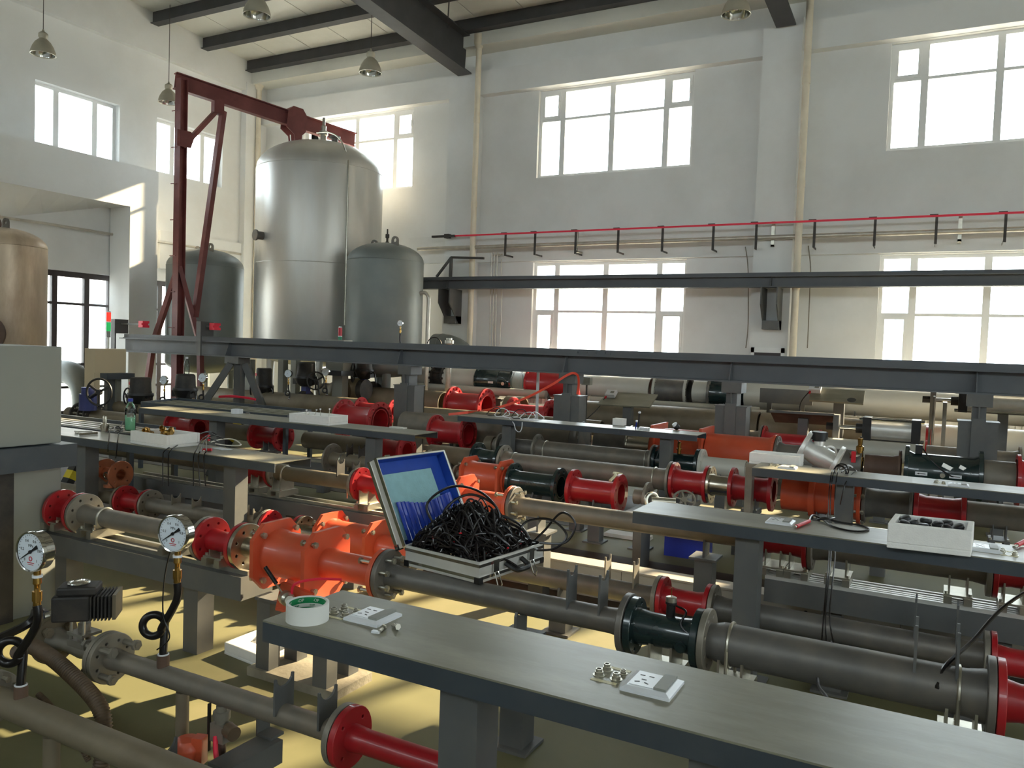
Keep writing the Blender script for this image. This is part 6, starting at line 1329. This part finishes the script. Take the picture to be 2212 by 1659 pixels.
cable('black sheathed cable running from the electric actuator to the left', [ca+R8 @ Vector((-0.12,-0.03,-0.03)), ca+Vector((-0.2,-0.06,-0.05)), (rx(60, 1.75, 0.5), 1.75, 0.47), (rx(-40, 1.7, 0.4), 1.7, 0.36)], 0.016)
# corrugated hoses
def corr(label, pts, r, pitch=0.0105):
    p = smoothpath(pts, 40); out = [p[0]]; acc = 0; rr_ = []
    L = [0]
    for a, b in zip(p, p[1:]): L.append(L[-1]+(b-a).length)
    n_ = int(L[-1]/(pitch/4)); q = []; j = 0
    for i in range(n_+1):
        s_ = L[-1]*i/n_
        while j < len(L)-2 and L[j+1] < s_: j += 1
        f_ = (s_-L[j])/max(1e-9, L[j+1]-L[j]); q.append(p[j].lerp(p[j+1], min(1, f_))); rr_.append(r*(1+0.13*math.sin(2*math.pi*s_/pitch)))
    return tag(part('corrugated_hose', MB().tube(q, rr_, 14), 'hose', ang=80), label, 'hose', 'corrugated hoses')
corr('thick brown corrugated hose bending down in the lower left', [(rx(20,1.75,0.3),1.78,0.33), (rx(62,1.75,0.38),1.76,0.385), (rx(130,1.73,0.37),1.73,0.375), (rx(200,1.7,0.28),1.72,0.29), (rx(225,1.7,0.2),1.7,0.19), (rx(215,1.68,0.1),1.68,0.08)], 0.025)
corr('thin brown corrugated hose with a clip in the lower left', [(rx(70,1.6,0.32),1.62,0.32), (rx(110,1.62,0.29),1.62,0.295), (rx(165,1.64,0.22),1.63,0.225), (rx(192,1.65,0.15),1.65,0.14)], 0.0095, 0.006)
# supports of N and O lines
for lab, row, px, r in (('tan round post under the grey foreground pipe', 'O', 395, 0.035), ('stand under the red spool at the bottom', 'O', 1150, 0.036)):
    Y, z = ROW[row]; x = rx(px, Y, z); t = thing('pipe_post', lab, 'stand', (x, Y, 0)); part('post', MB().cyl((x,Y,0),(x,Y,z-r), 0.022, n=14), 'pipe_khaki', t); part('base_plate', MB().box(x-0.06,x+0.06,Y-0.06,Y+0.06,0,0.01), 'pipe_khaki', t, smooth=False)
for lab, px in (('rusty round post under the thick foreground pipe', 112), ('second rusty post under the thick foreground pipe', 320)):
    x = rx(px, NY, NZ); t = thing('pipe_post', lab, 'stand', (x, NY, 0)); part('post', MB().cyl((x,NY,0),(x,NY,NZ-0.043), 0.025, n=14), 'pipe_khaki', t); part('base_plate', MB().box(x-0.06,x+0.06,NY-0.06,NY+0.06,0,0.01), 'pipe_khaki', t, smooth=False)
# ball valve, orange cap and red hose under line O at the bottom
p = Vector((rx(478, OY, 0.22), OY, OZ-0.035)); bv_ = thing('drain_valve', 'grey drain valve with round knob hanging under the foreground pipe', 'valve', p-Vector((0,0,0.2)))
part('body', MB().lathe(p, (0,0,-1), [(0,0.018),(0.02,0.018),(0.02,0.028),(0.045,0.028),(0.045,0.022),(0.06,0.022)], 14).box(p.x-0.03,p.x+0.03,p.y-0.022,p.y+0.022,p.z-0.12,p.z-0.06), 'flange_grey', bv_); part('knob', MB().cyl(p+Vector((0.03,0,-0.075)), p+Vector((0.07,-0.01,-0.078)), 0.024, n=16), 'hose', bv_); part('lever', MB().box(p.x-0.045,p.x-0.038,p.y-0.02,p.y-0.01,p.z-0.16,p.z-0.0), 'black', bv_, smooth=False); part('outlet', MB().cyl(p-Vector((0,0,0.12)), p-Vector((0,0,0.2)), 0.016, n=10), 'pipe_brown', bv_)
cable('bright red hose leaving the drain valve at the bottom', [p+Vector((-0.005,-0.02,-0.1)), p+Vector((0.02,-0.04,-0.14)), p+Vector((0.06,-0.06,-0.2)), p+Vector((0.1,-0.08,-0.27))], 0.008, 'tape_red')
p = onz(405, 1608, 0.2); oc = thing('orange_cap', 'orange red valve cap at the bottom left', 'valve cap', p)
part('cap', MB().lathe(p-Vector((0,0,0.08)), (0,0,1), [(0,0.045),(0.07,0.05),(0.08,0.05),(0.1,0.035),(0.105,0.0)], 20), 'orange', oc); part('wing', MB().obox(p+Vector((0.045,0.01,-0.01)), (0.018,0.006,0), (-0.006,0.018,0), (0,0,0.045)), 'orange', oc, smooth=False); part('stem', MB().cyl((p.x,p.y,0), p-Vector((0,0,0.08)), 0.02, n=10), 'pipe_brown', oc)
p = onz(390, 1600, 0.24); t = thing('saddle_plate', 'dark notched saddle plate standing before the orange cap', 'bracket', (p.x, p.y-0.06, 0)); yoke(t, p.x, p.y-0.06, 0.0, 0.09, 0.26, 'grey_paint')
b0 = onz(500, 1640, 0.2); t = thing('box_beam', 'short dark box beam end under the foreground pipe at the bottom', 'beam', onz(560, 1620, 0.0))
q0, q1 = onz(470, 1655, 0.2), onz(590, 1590, 0.2); part('beam', MB().bar(q0-Vector((0,0,0.04)), q1-Vector((0,0,0.04)), 0.09, 0.08), 'grey_paint', t, smooth=False); part('post', MB().box((q0.x+q1.x)/2-0.03,(q0.x+q1.x)/2+0.03,(q0.y+q1.y)/2-0.03,(q0.y+q1.y)/2+0.03,0,0.12), 'grey_paint', t, smooth=False); part('clip_angle', MB().box(q1.x-0.05,q1.x+0.02,q1.y-0.03,q1.y+0.03,0.2,0.21).box(q1.x-0.05,q1.x-0.044,q1.y-0.03,q1.y+0.03,0.21,0.26), 'grey_paint', t, smooth=False)
# clamp mechanism below the front orange joint
p = ony(618, 1292, 2.55); lv = thing('hand_pump', 'grey hydraulic hand pump head with black handled lever below the front orange joint', 'pump', p)
part('head', MB().lathe(p, (0.8,-0.5,0.1), [(-0.05,0.02),(-0.02,0.03),(0.03,0.03),(0.04,0.02),(0.06,0.02)], 14), 'zinc', lv); part('lever', MB().cyl(p, p+Vector((-0.07,-0.01,0.075)), 0.004, n=8), 'zinc', lv); part('grip', MB().cyl(p+Vector((-0.05,-0.007,0.055)), p+Vector((-0.11,-0.015,0.12)), 0.009, n=10), 'black', lv)
part('bracket', MB().prism([(-0.08,0.378-p.z),(0.16,0.378-p.z),(0.12,0.03),(-0.05,0.05)], p+Vector((-0.01,0.03,0)), (1,0,0), (0,0,1), (0,1,0), 0.02), 'orange', lv, smooth=False); part('foot', MB().box(p.x-0.08,p.x+0.16,p.y+0.02,p.y+0.16,0.376,0.386), 'orange', lv, smooth=False)
cable('thin red hose arching to the hand pump', [p+Vector((0.03,0.0,0.02)), p+Vector((0.05,0.0,0.07)), p+Vector((0.12,0.05,0.09)), p+Vector((0.2,0.12,0.085))], 0.006, 'tape_red')
cable('thin black wire hanging from the right pressure gauge', [c2+Vector((-0.03,0.02,-0.05)), c2+Vector((-0.05,0.01,-0.15)), c2+Vector((-0.045,0,-0.28)), c2+Vector((-0.01,0,-0.36)), c2+Vector((-0.06,-0.01,-0.41))], 0.0025)

# ------------------------------------------------------------------ control cabinets
cb = thing('control_cabinet', 'large pale grey control cabinet with dark ledge cut by the left edge', 'cabinet', (-4.5, 2.4, 0))
o = part('box', MB().box(-4.75, -4.25, 1.75, 2.715, 0.945, 1.472), 'cabinet', cb, smooth=False); bv = o.modifiers.new('edges', 'BEVEL'); bv.width = 0.006; bv.segments = 2
part('ledge', MB().box(-4.8, -4.2, 1.7, 2.775, 0.815, 0.94), 'bench_apron', cb, smooth=False)
part('lower_panel', MB().box(-4.7, -4.33, 2.5, 2.765, 0.0, 0.815), 'cabinet', cb, smooth=False)
part('side_panel', MB().box(-4.75, -4.3, 1.8, 2.49, 0.0, 0.815), 'black_dusty', cb, smooth=False)
TY = 7.5
xl, xc_ = rx(183, TY, 1.2), rx(205, TY, 1.2); y2 = onx(272, 790, xc_).y; zt, zb = ony(205, 753, TY).z, ony(205, 806, TY).z
tc = thing('control_cabinet', 'tan control cabinet with tower light and grey ledge', 'cabinet', ((xl+xc_)/2, TY+0.2, 0))
part('box', MB().box(xl, xc_, TY, y2, zb, zt), 'cabinet_tan', tc, smooth=False)
part('side_panel', MB().box(xl, xc_-0.02, TY, TY+0.1, 0, zb), 'cabinet_tan', tc, smooth=False)
part('ledge', MB().box(xc_-0.1, xc_+0.14, TY+0.1, y2+0.05, zb-0.09, zb-0.002), 'bench_apron', tc, smooth=False)
part('lower_panel', MB().box(xl, xc_-0.06, TY+0.4, y2-0.03, 0, zb-0.09), 'cabinet', tc, smooth=False)
part('lower_post', MB().box(xl+0.05, xc_-0.1, TY+0.28, TY+0.4, 0, zb-0.09), 'grey_paint', tc, smooth=False)
def tower(label, px, ybot, ytop, Y, lit):
    p0, p1 = ony(px, ybot, Y), ony(px, ytop, Y); h = p1.z-p0.z; r = 0.032
    t = thing('tower_light', label, 'signal light', p0, 'signal tower lights')
    zl = p1.z-0.3; part('pole', MB().cyl(p0, (p0.x,Y,zl-0.09), 0.011, n=10), 'zinc', t); part('base', MB().cyl((p0.x,Y,zl-0.09),(p0.x,Y,zl), r*0.9, n=16), 'cabinet', t)
    part('green_lens', MB().cyl((p0.x,Y,zl),(p0.x,Y,zl+0.13), r, n=16), 'led_green' if lit else 'glass_green', t); part('divider', MB().cyl((p0.x,Y,zl+0.13),(p0.x,Y,zl+0.145), r*1.05, n=16), 'plastic_white', t); part('red_lens', MB().cyl((p0.x,Y,zl+0.145),(p0.x,Y,zl+0.28), r, n=16), 'led_red' if lit else 'glass_red', t); part('lid', MB().lathe((p0.x,Y,zl+0.28), (0,0,1), [(0,r),(0.02,r*0.7)], 16), 'plastic_white', t)
tower('lit red and green tower light on the tan cabinet', 234, 752, 672, (TY+y2)/2, True)
tower('unlit red and green tower light just above the runway beam', 733, 800, 705, 10.3, False)
cb2 = thing('control_cabinet', 'pale control box with ledge seen under the beam below the right grey tank', 'cabinet', (ony(730, 800, 10.35).x, 10.35, 0)); a, b = ony(717, 790, 10.35), ony(754, 790, 10.35); zb = ony(735, 800, 10.35).z
part('box', MB().box(a.x, b.x, 10.2, 10.42, zb, zb+0.5), 'cabinet', cb2, smooth=False); part('ledge', MB().box(a.x, b.x+0.05, 10.1, 10.42, zb-0.08, zb), 'bench_apron', cb2, smooth=False); part('post', MB().box(a.x+0.1, b.x-0.05, 10.25, 10.4, 0, zb-0.08), 'cabinet', cb2, smooth=False)

# ------------------------------------------------------------------ actuators, handwheels, small gauges at the left
def handwheel(t, c, nrm, R, r=0.016, spokes=3, m='black', a0=0.5):
    c = Vector(c); n_ = Vector(nrm).normalized(); ux = Vector((0,0,1)).cross(n_).normalized(); uy = n_.cross(ux)
    w_ = part('handwheel', MB().torus(c, n_, R, r, 36, 8), m, t)
    for k in range(spokes):
        a = a0+k*2*math.pi/spokes; d_ = ux*math.cos(a)+uy*math.sin(a); part('spoke', MB().bar(c, c+d_*R, r*2.0, r*1.2, n_), m, w_, smooth=False)
    part('hub', MB().lathe(c-n_*0.02, n_, [(0,0.035),(0.04,0.03)], 14), m, w_)
def actuator(label, px, ytop, ymid, ybase, Y, wpx, wheel=0, sticker=False, blue=True, Rw=0.12):
    """domed black electric actuator standing on a butterfly valve"""
    pt, pm, pb = ony(px, ytop, Y), ony(px, ymid, Y), ony(px, ybase, Y); r = wpx/2*(Y/pxray(px, 830).y)/FPX
    t = thing('valve_actuator', label, 'actuator', pb, 'black electric actuators'); x, z0, z1, z2 = pt.x, pb.z, pm.z, pt.z
    part('dome', MB().lathe((x,Y,z1), (0,0,1), [(0,r*1.05),(0.02,r*1.05),(0.03,r),(z2-z1-0.03,r*0.95),(z2-z1-0.01,r*0.9),(z2-z1,r*0.8)], 28), 'black_dusty', t, ang=50)
    part('gear_case', MB().lathe((x,Y,z1-0.0), (0,0,-1), [(0,r*1.2),(0.03,r*1.25),(0.07,r*1.1),(0.12,r*0.95),(0.16,r*0.6)], 20).box(x-r*1.45, x+r*1.3, Y-r*0.5, Y+r*0.4, z1-0.13, z1-0.04), 'black', t)
    part('neck', MB().box(x-r*0.35, x+r*0.35, Y-r*0.35, Y+r*0.35, z0, z1-0.14), 'blue_paint' if blue else 'flange_grey', t, smooth=False)
    part('wafer', MB().lathe((x-0.05,Y,z0-0.12), (1,0,0), [(0,0.17),(0.1,0.17)], 28), 'black_dusty', t)
    if wheel: handwheel(t, (x+wheel*r*1.6, Y-0.04, z1-0.06), (wheel*0.9,-0.5,0), Rw, 0.012)
    if sticker: part('sticker', MB().obox((x-r*0.55, Y-r*0.86, z1+(z2-z1)*0.62), Vector((0.62,-0.38,0)).normalized()*0.05, Vector((0.38,0.62,0))*0.003, (0,0,0.022)), 'tape_red', t, smooth=False)
    part('conduit', MB().tube(smoothpath([(x+r, Y-0.03, z1-0.08), (x+r*1.9, Y-0.06, z1-0.05), (x+r*2.3, Y-0.08, z1-0.2), (x+r*2.4, Y-0.08, z0)], 6), 0.012, 7), 'rubber', t)
    return t, pt
actuator('black actuator with red sticker left of the bottle-topped one', 304, 815, 849, 880, 7.95, 44, -1, True, False)
a_, pt = actuator('black actuator with a small water bottle standing on it', 401, 808, 838, 866, 7.95, 42, 0, False, False)
actuator('black actuator with red sticker and side handwheel beneath the beam', 571, 795, 832, 858, 9.72, 34, -1, True, True, 0.14)
actuator('tall black domed actuator with ring handle beneath the beam', 662, 782, 813, 850, 9.85, 40, 1, False, True, 0.14)
actuator('dark actuator tucked right under the beam near the coupling', 788, 776, 798, 826, 10.55, 34, -1, False, True, 0.16)
x, y, z = pt; x += 0.02
wb = thing('plastic_bottle', 'clear empty water bottle standing on a black actuator', 'bottle', (x,y,z)); part('shell', MB().lathe((x,y,z), (0,0,1), [(0,0.034),(0.02,0.038),(0.13,0.038),(0.16,0.036),(0.21,0.018),(0.225,0.016)], 20), 'bottle', wb); part('cap', MB().lathe((x,y,z+0.22), (0,0,1), [(0,0.018),(0.025,0.018)], 14), 'plastic_white', wb); part('label_wrap', MB().lathe((x,y,z), (0,0,1), [(0.06,0.0385),(0.12,0.0385)], 20, caps=False), 'bottle', wb)
gv = thing('gear_valve', 'blue gear operated valve with big black three-spoke handwheel', 'valve', ony(195, 880, 6.2)); p = ony(190, 858, 6.2)
part('gear_box', MB().lathe(p-Vector((0,0,0.16)), (0,0,1), [(0,0.1),(0.2,0.1),(0.2,0.075),(0.28,0.075)], 18), 'blue_paint', gv); handwheel(gv, ony(214, 847, 6.0), (0.35,-0.93,0), 0.155, 0.013, 3, 'black', 0.5); part('shaft', MB().cyl(p-Vector((0,0,0.02)), ony(214, 847, 6.0), 0.02, n=10), 'black', gv)
for px in (176, 192, 204): shared('flange', flange_mesh(0.16, 0.085, 0.026, 12, 'black_dusty'), gv, (RX('E', px), 6.35, 0.522))
bolts(gv, RX('E', 194), 6.35, 0.522, 0.135, 12, 0.01, 0.2)
for lab, px, py, Y, dia, bpy_ in (('small pressure gauge left of the bottle-topped actuator', 353, 821, 7.9, 0.13, 878), ('small pressure gauge right of the bottle-topped actuator', 437, 816, 7.9, 0.13, 872), ('small pressure gauge left of the tall domed actuator', 622, 807, 9.6, 0.13, 866), ('small pressure gauge right of the tall domed actuator', 703, 803, 9.75, 0.13, 858), ('tiny pressure gauge in front of the right grey tank', 864, 698, 10.7, 0.1, 800)):
    g = gauge(lab, ony(px, py, Y), (0.15,-1,0), dia, None, detail=False); b_ = ony(px+3, bpy_, Y); gauge_stem(g[0], g[1], g[2], g[3], b_, 0.013, loop=True)
    a = math.radians(212); part('needle', MB().bar(g[1]+Vector((0.0,-0.003,0)), g[1]+Vector((-0.04,-0.003,-0.025)), 0.004, 0.002, (0,-1,0)), 'black', g[0], smooth=False)
cable('red flat hose lying over the pale pipe by the trestle', [ony(474, 857, 8.9), ony(500, 856, 8.9), ony(530, 859, 8.95), ony(552, 863, 9.0)], 0.02, 'tape_red')
# fat pale elbow at far left, reducer tee in the middle
t = thing('elbow_duct', 'fat khaki elbow pipe between the cabinets at the far left', 'pipe', (ony(160, 800, 8.6).x, 8.6, 0)); c_ = ony(150, 806, 8.6)
part('pipe', MB().tube(smoothpath([c_+Vector((-1.2,0,0.02)), c_+Vector((-0.3,0,0.02)), c_+Vector((0.1,0,-0.02)), c_+Vector((0.34,0.02,-0.22)), c_+Vector((0.42,0.02,-0.6)), (c_.x+0.42, 8.62, 0.02)], 6), 0.2, 22), 'tank_grey', t, ang=60)
t = thing('pipe_tee', 'khaki cone reducer and tee under the beam left of the coupling', 'pipe', (ony(728, 850, 10.6).x, 10.6, 0.3)); c_ = ony(730, 842, 10.6)
part('cone', MB().lathe(c_+Vector((-0.35,0,-0.05)), (1,-0.1,0.1), [(0,0.08),(0.15,0.1),(0.42,0.2),(0.5,0.2)], 28), 'pipe_khaki', t); part('branch', MB().cyl(c_+Vector((0.15,0,0)), c_+Vector((0.25,0.3,0.02)), 0.19, n=26), 'pipe_khaki', t); part('support', MB().box(c_.x-0.05,c_.x+0.05,10.55,10.65,0,c_.z-0.12), 'grey_paint', t, smooth=False)
for lab, px, Y in (('grey square post behind the trestle under the beam', 540, 10.0), ('slim pale post under the beam by the tall tank', 638, 10.9), ('pale grey post between the actuators under the beam', 611, 10.6)):
    x = rx(px, Y, 0.9); t = thing('post', lab, 'post', (x, Y, 0)); part('shaft', MB().box(x-0.06,x+0.06,Y-0.06,Y+0.06,0.015,1.2), 'cabinet', t, smooth=False); part('base_plate', MB().box(x-0.12,x+0.12,Y-0.12,Y+0.12,0,0.015), 'grey_paint', t, smooth=False)
# louvred steel trays
def louvre(label, pts, z):
    a, b, c_, d = [Vector((p[0], p[1], z)) for p in pts]; t = thing('louvre_tray', label, 'tray', (a+c_)/2-Vector((0,0,z)), 'louvred steel trays')
    for p, q in ((a,b),(b,c_),(c_,d),(d,a)): part('frame_side', MB().bar(p-Vector((0,0,0.03)), q-Vector((0,0,0.03)), 0.02, 0.09), 'bench_apron', t, smooth=False)
    for i in range(1, 6): f_ = i/6; part('slat', MB().bar(a.lerp(d, f_)-Vector((0,0,0.01)), b.lerp(c_, f_)-Vector((0,0,0.01)), 0.05, 0.008), 'bench_top', t, smooth=False)
    for p in (a,b,c_,d): part('leg', MB().box(p.x-0.02,p.x+0.02,p.y-0.02,p.y+0.02,0,z-0.07), 'bench_apron', t, smooth=False)
louvre('grey louvred tray behind the left bench', [(-7.7,4.25),(-5.75,4.25),(-5.9,4.8),(-7.9,4.8)], 0.74)
louvre('grey louvred tray behind the second left bench', [(-8.2,6.2),(-5.95,6.2),(-6.3,6.95),(-8.5,6.95)], 0.76)
for lab, p0, p1, in (('black and yellow striped strut behind the control cabinet', (ony(205, 930, 4.4)), (ony(128, 1075, 4.1))), ('black and yellow striped strut below the second left bench', ony(520, 905, 6.7), ony(487, 965, 6.5))):
    p0, p1 = Vector(p0), Vector(p1); p1 = p1 + (p1-p0)*(p1.z/(p0.z-p1.z)); t = thing('striped_strut', lab, 'strut', p1, 'hazard striped struts')
    part('bar', MB().bar(p0, p1, 0.09, 0.06), 'black', t, smooth=False)
    d_ = (p1-p0); L = d_.length; d_.normalize()
    for i in range(int(L/0.16)): q = p0+d_*(0.06+i*0.16); part('stripe', MB().bar(q, q+d_*0.07, 0.092, 0.062), 'yellow', t, smooth=False)

# ------------------------------------------------------------------ right background: lecterns, pneumatic cylinders, strap
def lectern(label, pts, Y, postpx, m='bench_top', hole=None, rise=0.26):
    a, b = ony(*pts[0], Y), ony(*pts[1], Y); d, c_ = ony(*pts[3], Y+rise), ony(*pts[2], Y+rise)
    t = thing('lectern', label, 'lectern', ((a.x+b.x)/2, Y, 0), 'slanted steel lecterns')
    nrm = (b-a).cross(d-a).normalized()
    if nrm.z < 0: nrm = -nrm
    q = MB(); vs = [a,b,c_,d]; q.add([p for p in vs]+[p-nrm*0.02 for p in vs], [(0,1,2,3),(7,6,5,4),(0,4,5,1),(1,5,6,2),(2,6,7,3),(3,7,4,0)]); part('desk_plate', q, m, t, smooth=False)
    x = rx(postpx, Y+rise*0.4, 0.8); zt = (a.z+d.z)/2-0.03; part('post', MB().box(x-0.06,x+0.06,Y+0.06,Y+0.16,0.015,zt-0.02), 'grey_paint', t, smooth=False); part('base_plate', MB().box(x-0.14,x+0.14,Y,Y+0.24,0,0.015), 'grey_paint', t, smooth=False)
    if hole:
        p = ony(*hole, Y+0.06); part('cable_hole', MB().lathe(a.lerp(b,0.78).lerp(d.lerp(c_,0.78),0.22)+nrm*0.0005, nrm, [(0,0.05),(0.001,0.05)], 20), 'black', t)
    return t, a, b, c_, d
l1 = lectern('slanted steel lectern left, carrying a white box', [(1289,873),(1403,879),(1421,852),(1316,846)], 10.25, 1357)
l2 = lectern('slanted steel lectern right, with an oval cable hole', [(1748,864),(1865,872),(1869,844),(1750,837)], 10.4, 1811, hole=(1840,862))
for lab, l, f1, f2, s_ in (('white junction box on the left lectern', l1, 0.12, 0.72, 0.07), ('white junction box on the right lectern', l2, 0.1, 0.75, 0.07)):
    p = l[1].lerp(l[2], f1).lerp(l[4].lerp(l[3], f1), f2); jb = thing('junction_box', lab, 'box', p, 'white boxes on the lecterns'); ex = (l[2]-l[1]).normalized(); ey = (l[4]-l[1]); ey = (ey-ex*ey.dot(ex)).normalized(); ez = ex.cross(ey)
    if ez.z < 0: ez = -ez
    part('box', MB().obox(p+ez*0.03, ex*s_, ey*s_*0.9, ez*0.025), 'plastic_white', jb, smooth=False); part('socket', MB().obox(p+ez*0.056+ex*0.02, ex*0.025, ey*0.02, ez*0.002), 'cabinet', jb, smooth=False); part('plug', MB().obox(p+ez*0.03-ey*(s_+0.02)-ex*0.05, ex*0.01, ey*0.02, ez*0.01), 'red_plastic', jb, smooth=False)
    cable('black lead running down from the '+lab, [p-ex*0.06-ey*0.08+ez*0.03, p-ex*0.15+Vector((0,-0.15,-0.2)), p-ex*(0.4 if l is l1 else 0.0)+Vector((0,-0.4,-0.5)), p-ex*(0.55 if l is l1 else -0.05)+Vector((0,-0.7,-0.75))], 0.006)
Yd = 10.0; a, b = ony(1663, 888, Yd), ony(1803, 896, Yd); dk = thing('lectern', 'dark undersided lectern tilted away behind the silver meter', 'lectern', ((a.x+b.x)/2, Yd, 0)); q = MB(); lo_a, lo_b = ony(1674, 912, Yd+0.2), ony(1796, 919, Yd+0.2)
vs = [a,b,lo_b,lo_a]; nn = Vector((0,0.6,0.8))*0.02; q.add(vs+[p+nn for p in vs], [(0,1,2,3),(7,6,5,4),(0,4,5,1),(1,5,6,2),(2,6,7,3),(3,7,4,0)]); part('desk_plate', q, 'pipe_brown', dk, smooth=False); part('lip', MB().bar(a, b, 0.04, 0.03), 'grey_paint', dk, smooth=False); x = rx(1735, Yd+0.1, 0.7); part('post', MB().box(x-0.055,x+0.055,Yd+0.03,Yd+0.13,0,ony(1735,905,Yd).z), 'grey_paint', dk, smooth=False)
sf = ony(1700, 862, 11.3); t = thing('duct_hood', 'dark grey hanging sheet behind the lecterns', 'panel', (ony(1700,850,11.4).x, 11.4, 0)); a, b = ony(1642, 838, 11.4), ony(1755, 876, 11.4); part('panel', MB().box(a.x, b.x, 11.4, 11.43, b.z, a.z), 'grey_paint', t, smooth=False); part('leg', MB().box(a.x+0.1, a.x+0.16, 11.4, 11.46, 0, b.z), 'grey_paint', t, smooth=False); part('leg', MB().box(b.x-0.16, b.x-0.1, 11.4, 11.46, 0, b.z), 'grey_paint', t, smooth=False)
def pneumatic(label, pa, pb, Y, yc, rpx, rods, head=True, frame=True):
    z = ony((pa+pb)/2, yc, Y).z; x0, x1 = rx(pa, Y, z), rx(pb, Y, z); r = rpx*(Y/pxray((pa+pb)/2, 830).y)/FPX
    t = thing('pneumatic_cylinder', label, 'cylinder', ((x0+x1)/2, Y, z-r*1.2), 'pneumatic clamp cylinders')
    part('barrel', MB().lathe((x0,Y,z), (1,0,0), [(0,r),(x1-x0,r)], 32), 'aluminium', t)
    for x in (x0, x1): part('end_cap', MB().box(x-0.045, x+0.045, Y-r*1.1, Y+r*1.1, z-r*1.15, z+r*1.2), 'black', t, smooth=False)
    for a, b in ((-1,-1),(1,-1),(1,1),(-1,1)): part('tie_rod', MB().cyl((x0-0.08,Y+a*r*0.95,z+b*r*1.0), (x1+0.08,Y+a*r*0.95,z+b*r*1.0), 0.016, n=8), 'chrome', t)
    xr = rx(rods, Y, z); part('piston_rod', MB().cyl((xr,Y,z), (x0,Y,z), r*0.25, n=14), 'chrome', t); part('gland', MB().cyl((x0-0.12,Y,z),(x0,Y,z), r*0.5, n=14), 'black', t)
    part('clevis_plate', MB().box(xr-0.06, xr, Y-0.08, Y+0.08, 0.05, z+0.14), 'grey_paint', t, smooth=False); part('clevis_nut', MB().lathe((xr-0.14,Y,z), (1,0,0), [(0,r*0.4),(0.08,r*0.4)], 6), 'black', t)
    part('support', MB().box((x0+x1)/2-0.05,(x0+x1)/2+0.05,Y-0.05,Y+0.05,0,z-r), 'grey_paint', t, smooth=False)
    return t
pneumatic('near pneumatic cylinder with black end caps left of the widest column', 1874, 1979, 9.98, 930, 22, 1813)
pneumatic('far pneumatic cylinder right of the widest column', 2080, 2260, 10.5, 872, 20, 2022)
t = thing('clamp_plate', 'tall grey clamp plate pair beside the crimson flange', 'plate', (rx(2037, 10.2, 0.6), 10.2, 0)); x = rx(2037, 10.2, 0.7)
part('plate', MB().box(x-0.02,x+0.02,10.0,10.3,0,ony(2037,868,10.2).z), 'flange_grey', t, smooth=False); part('brace', MB().box(x-0.12,x-0.1,10.1,10.3,0,ony(2025,856,10.2).z), 'flange_grey', t, smooth=False)
ws = [onz(1000, 892, 0.8)+Vector((0,-0.3,0)), ony(1060, 884, 8.35), ony(1130, 862, 8.6), ony(1190, 832, 8.85), ony(1222, 812, 8.93), ony(1238, 806, 8.95), ony(1248, 812, 8.97), ony(1250, 830, 9.0), ony(1247, 852, 9.0)]
pp = smoothpath(ws, 6); q = MB()
for i in range(len(pp)): 
    d_ = (pp[min(i+1,len(pp)-1)]-pp[max(i-1,0)]).normalized(); s_ = d_.cross(Vector((0,1,0))).normalized()*0.014
    q.v += [pp[i]+s_, pp[i]-s_, pp[i]-s_+Vector((0,0.006,0)), pp[i]+s_+Vector((0,0.006,0))]
for i in range(len(pp)-1):
    b_ = i*4
    for k_ in range(4): q.f.append((b_+k_, b_+(k_+1)%4, b_+4+(k_+1)%4, b_+4+k_))
tag(part('lifting_strap', q, 'strap'), 'orange red lifting strap slung over a beam column', 'strap')
x = rx(1161, 9.5, 1.0); t = thing('marker_pole', 'thin white pole in front of the far red drum', 'pole', (x, 9.5, 0)); part('pole', MB().box(x-0.015,x+0.015,9.49,9.52,0.01,1.25), 'plastic_white', t, smooth=False); part('foot', MB().box(x-0.08,x+0.08,9.42,9.58,0,0.01), 'grey_paint', t, smooth=False)
p = ony(1268, 822, 10.2); t = thing('junction_box', 'pale grey junction box on a stem right of the strap', 'box', (p.x, 10.2, 0)); part('box', MB().box(p.x-0.06,p.x+0.06,10.15,10.25,p.z-0.06,p.z+0.05), 'cabinet', t, smooth=False); part('stem', MB().box(p.x-0.01,p.x+0.01,10.19,10.21,0,p.z-0.06), 'grey_paint', t, smooth=False)
# stickers and dark green far spool details
jg = [o for o in bpy.data.objects if o.get('label','').startswith('far dark green open spool')][0]; Y, z = ROW['J']
x = rx(1061, Y-0.2, z-0.03); part('name_plate', MB().obox((x, Y-0.2265, z-0.02), (0.05,0,0), (0,0.002,0), (0,0,0.018)), 'aluminium', jg, smooth=False); x = rx(1088, Y-0.2, z-0.03); part('port', MB().lathe((x, Y-0.222, z-0.03), (0,-1,0), [(0,0.03),(0.02,0.03)], 14), 'zinc', jg)
part('body_rib', MB().torus((rx(1086, Y, z), Y, z), (1,0,0), 0.227, 0.006, 36, 5), 'green', jg)
# black ring coupling on the far pale pipe
t = thing('coupling', 'black ribbed coupling on the far pale pipe under the beam', 'coupling', (RX('J', 957), 12.25, 0.7)); x = RX('J', 957)
for s_ in (-0.12, 0.08): shared('flange', flange_mesh(0.26, 0.2, 0.036, 14, 'black_dusty'), t, (x+s_+0.018, 12.25, 0.965))
part('sleeve', MB().lathe((x-0.1,12.25,0.965), (1,0,0), [(0,0.215),(0.18,0.215)], 28), 'black_dusty', t); bolts(t, x, 12.25, 0.965, 0.235, 14, 0.013, 0.28, 'black_dusty')
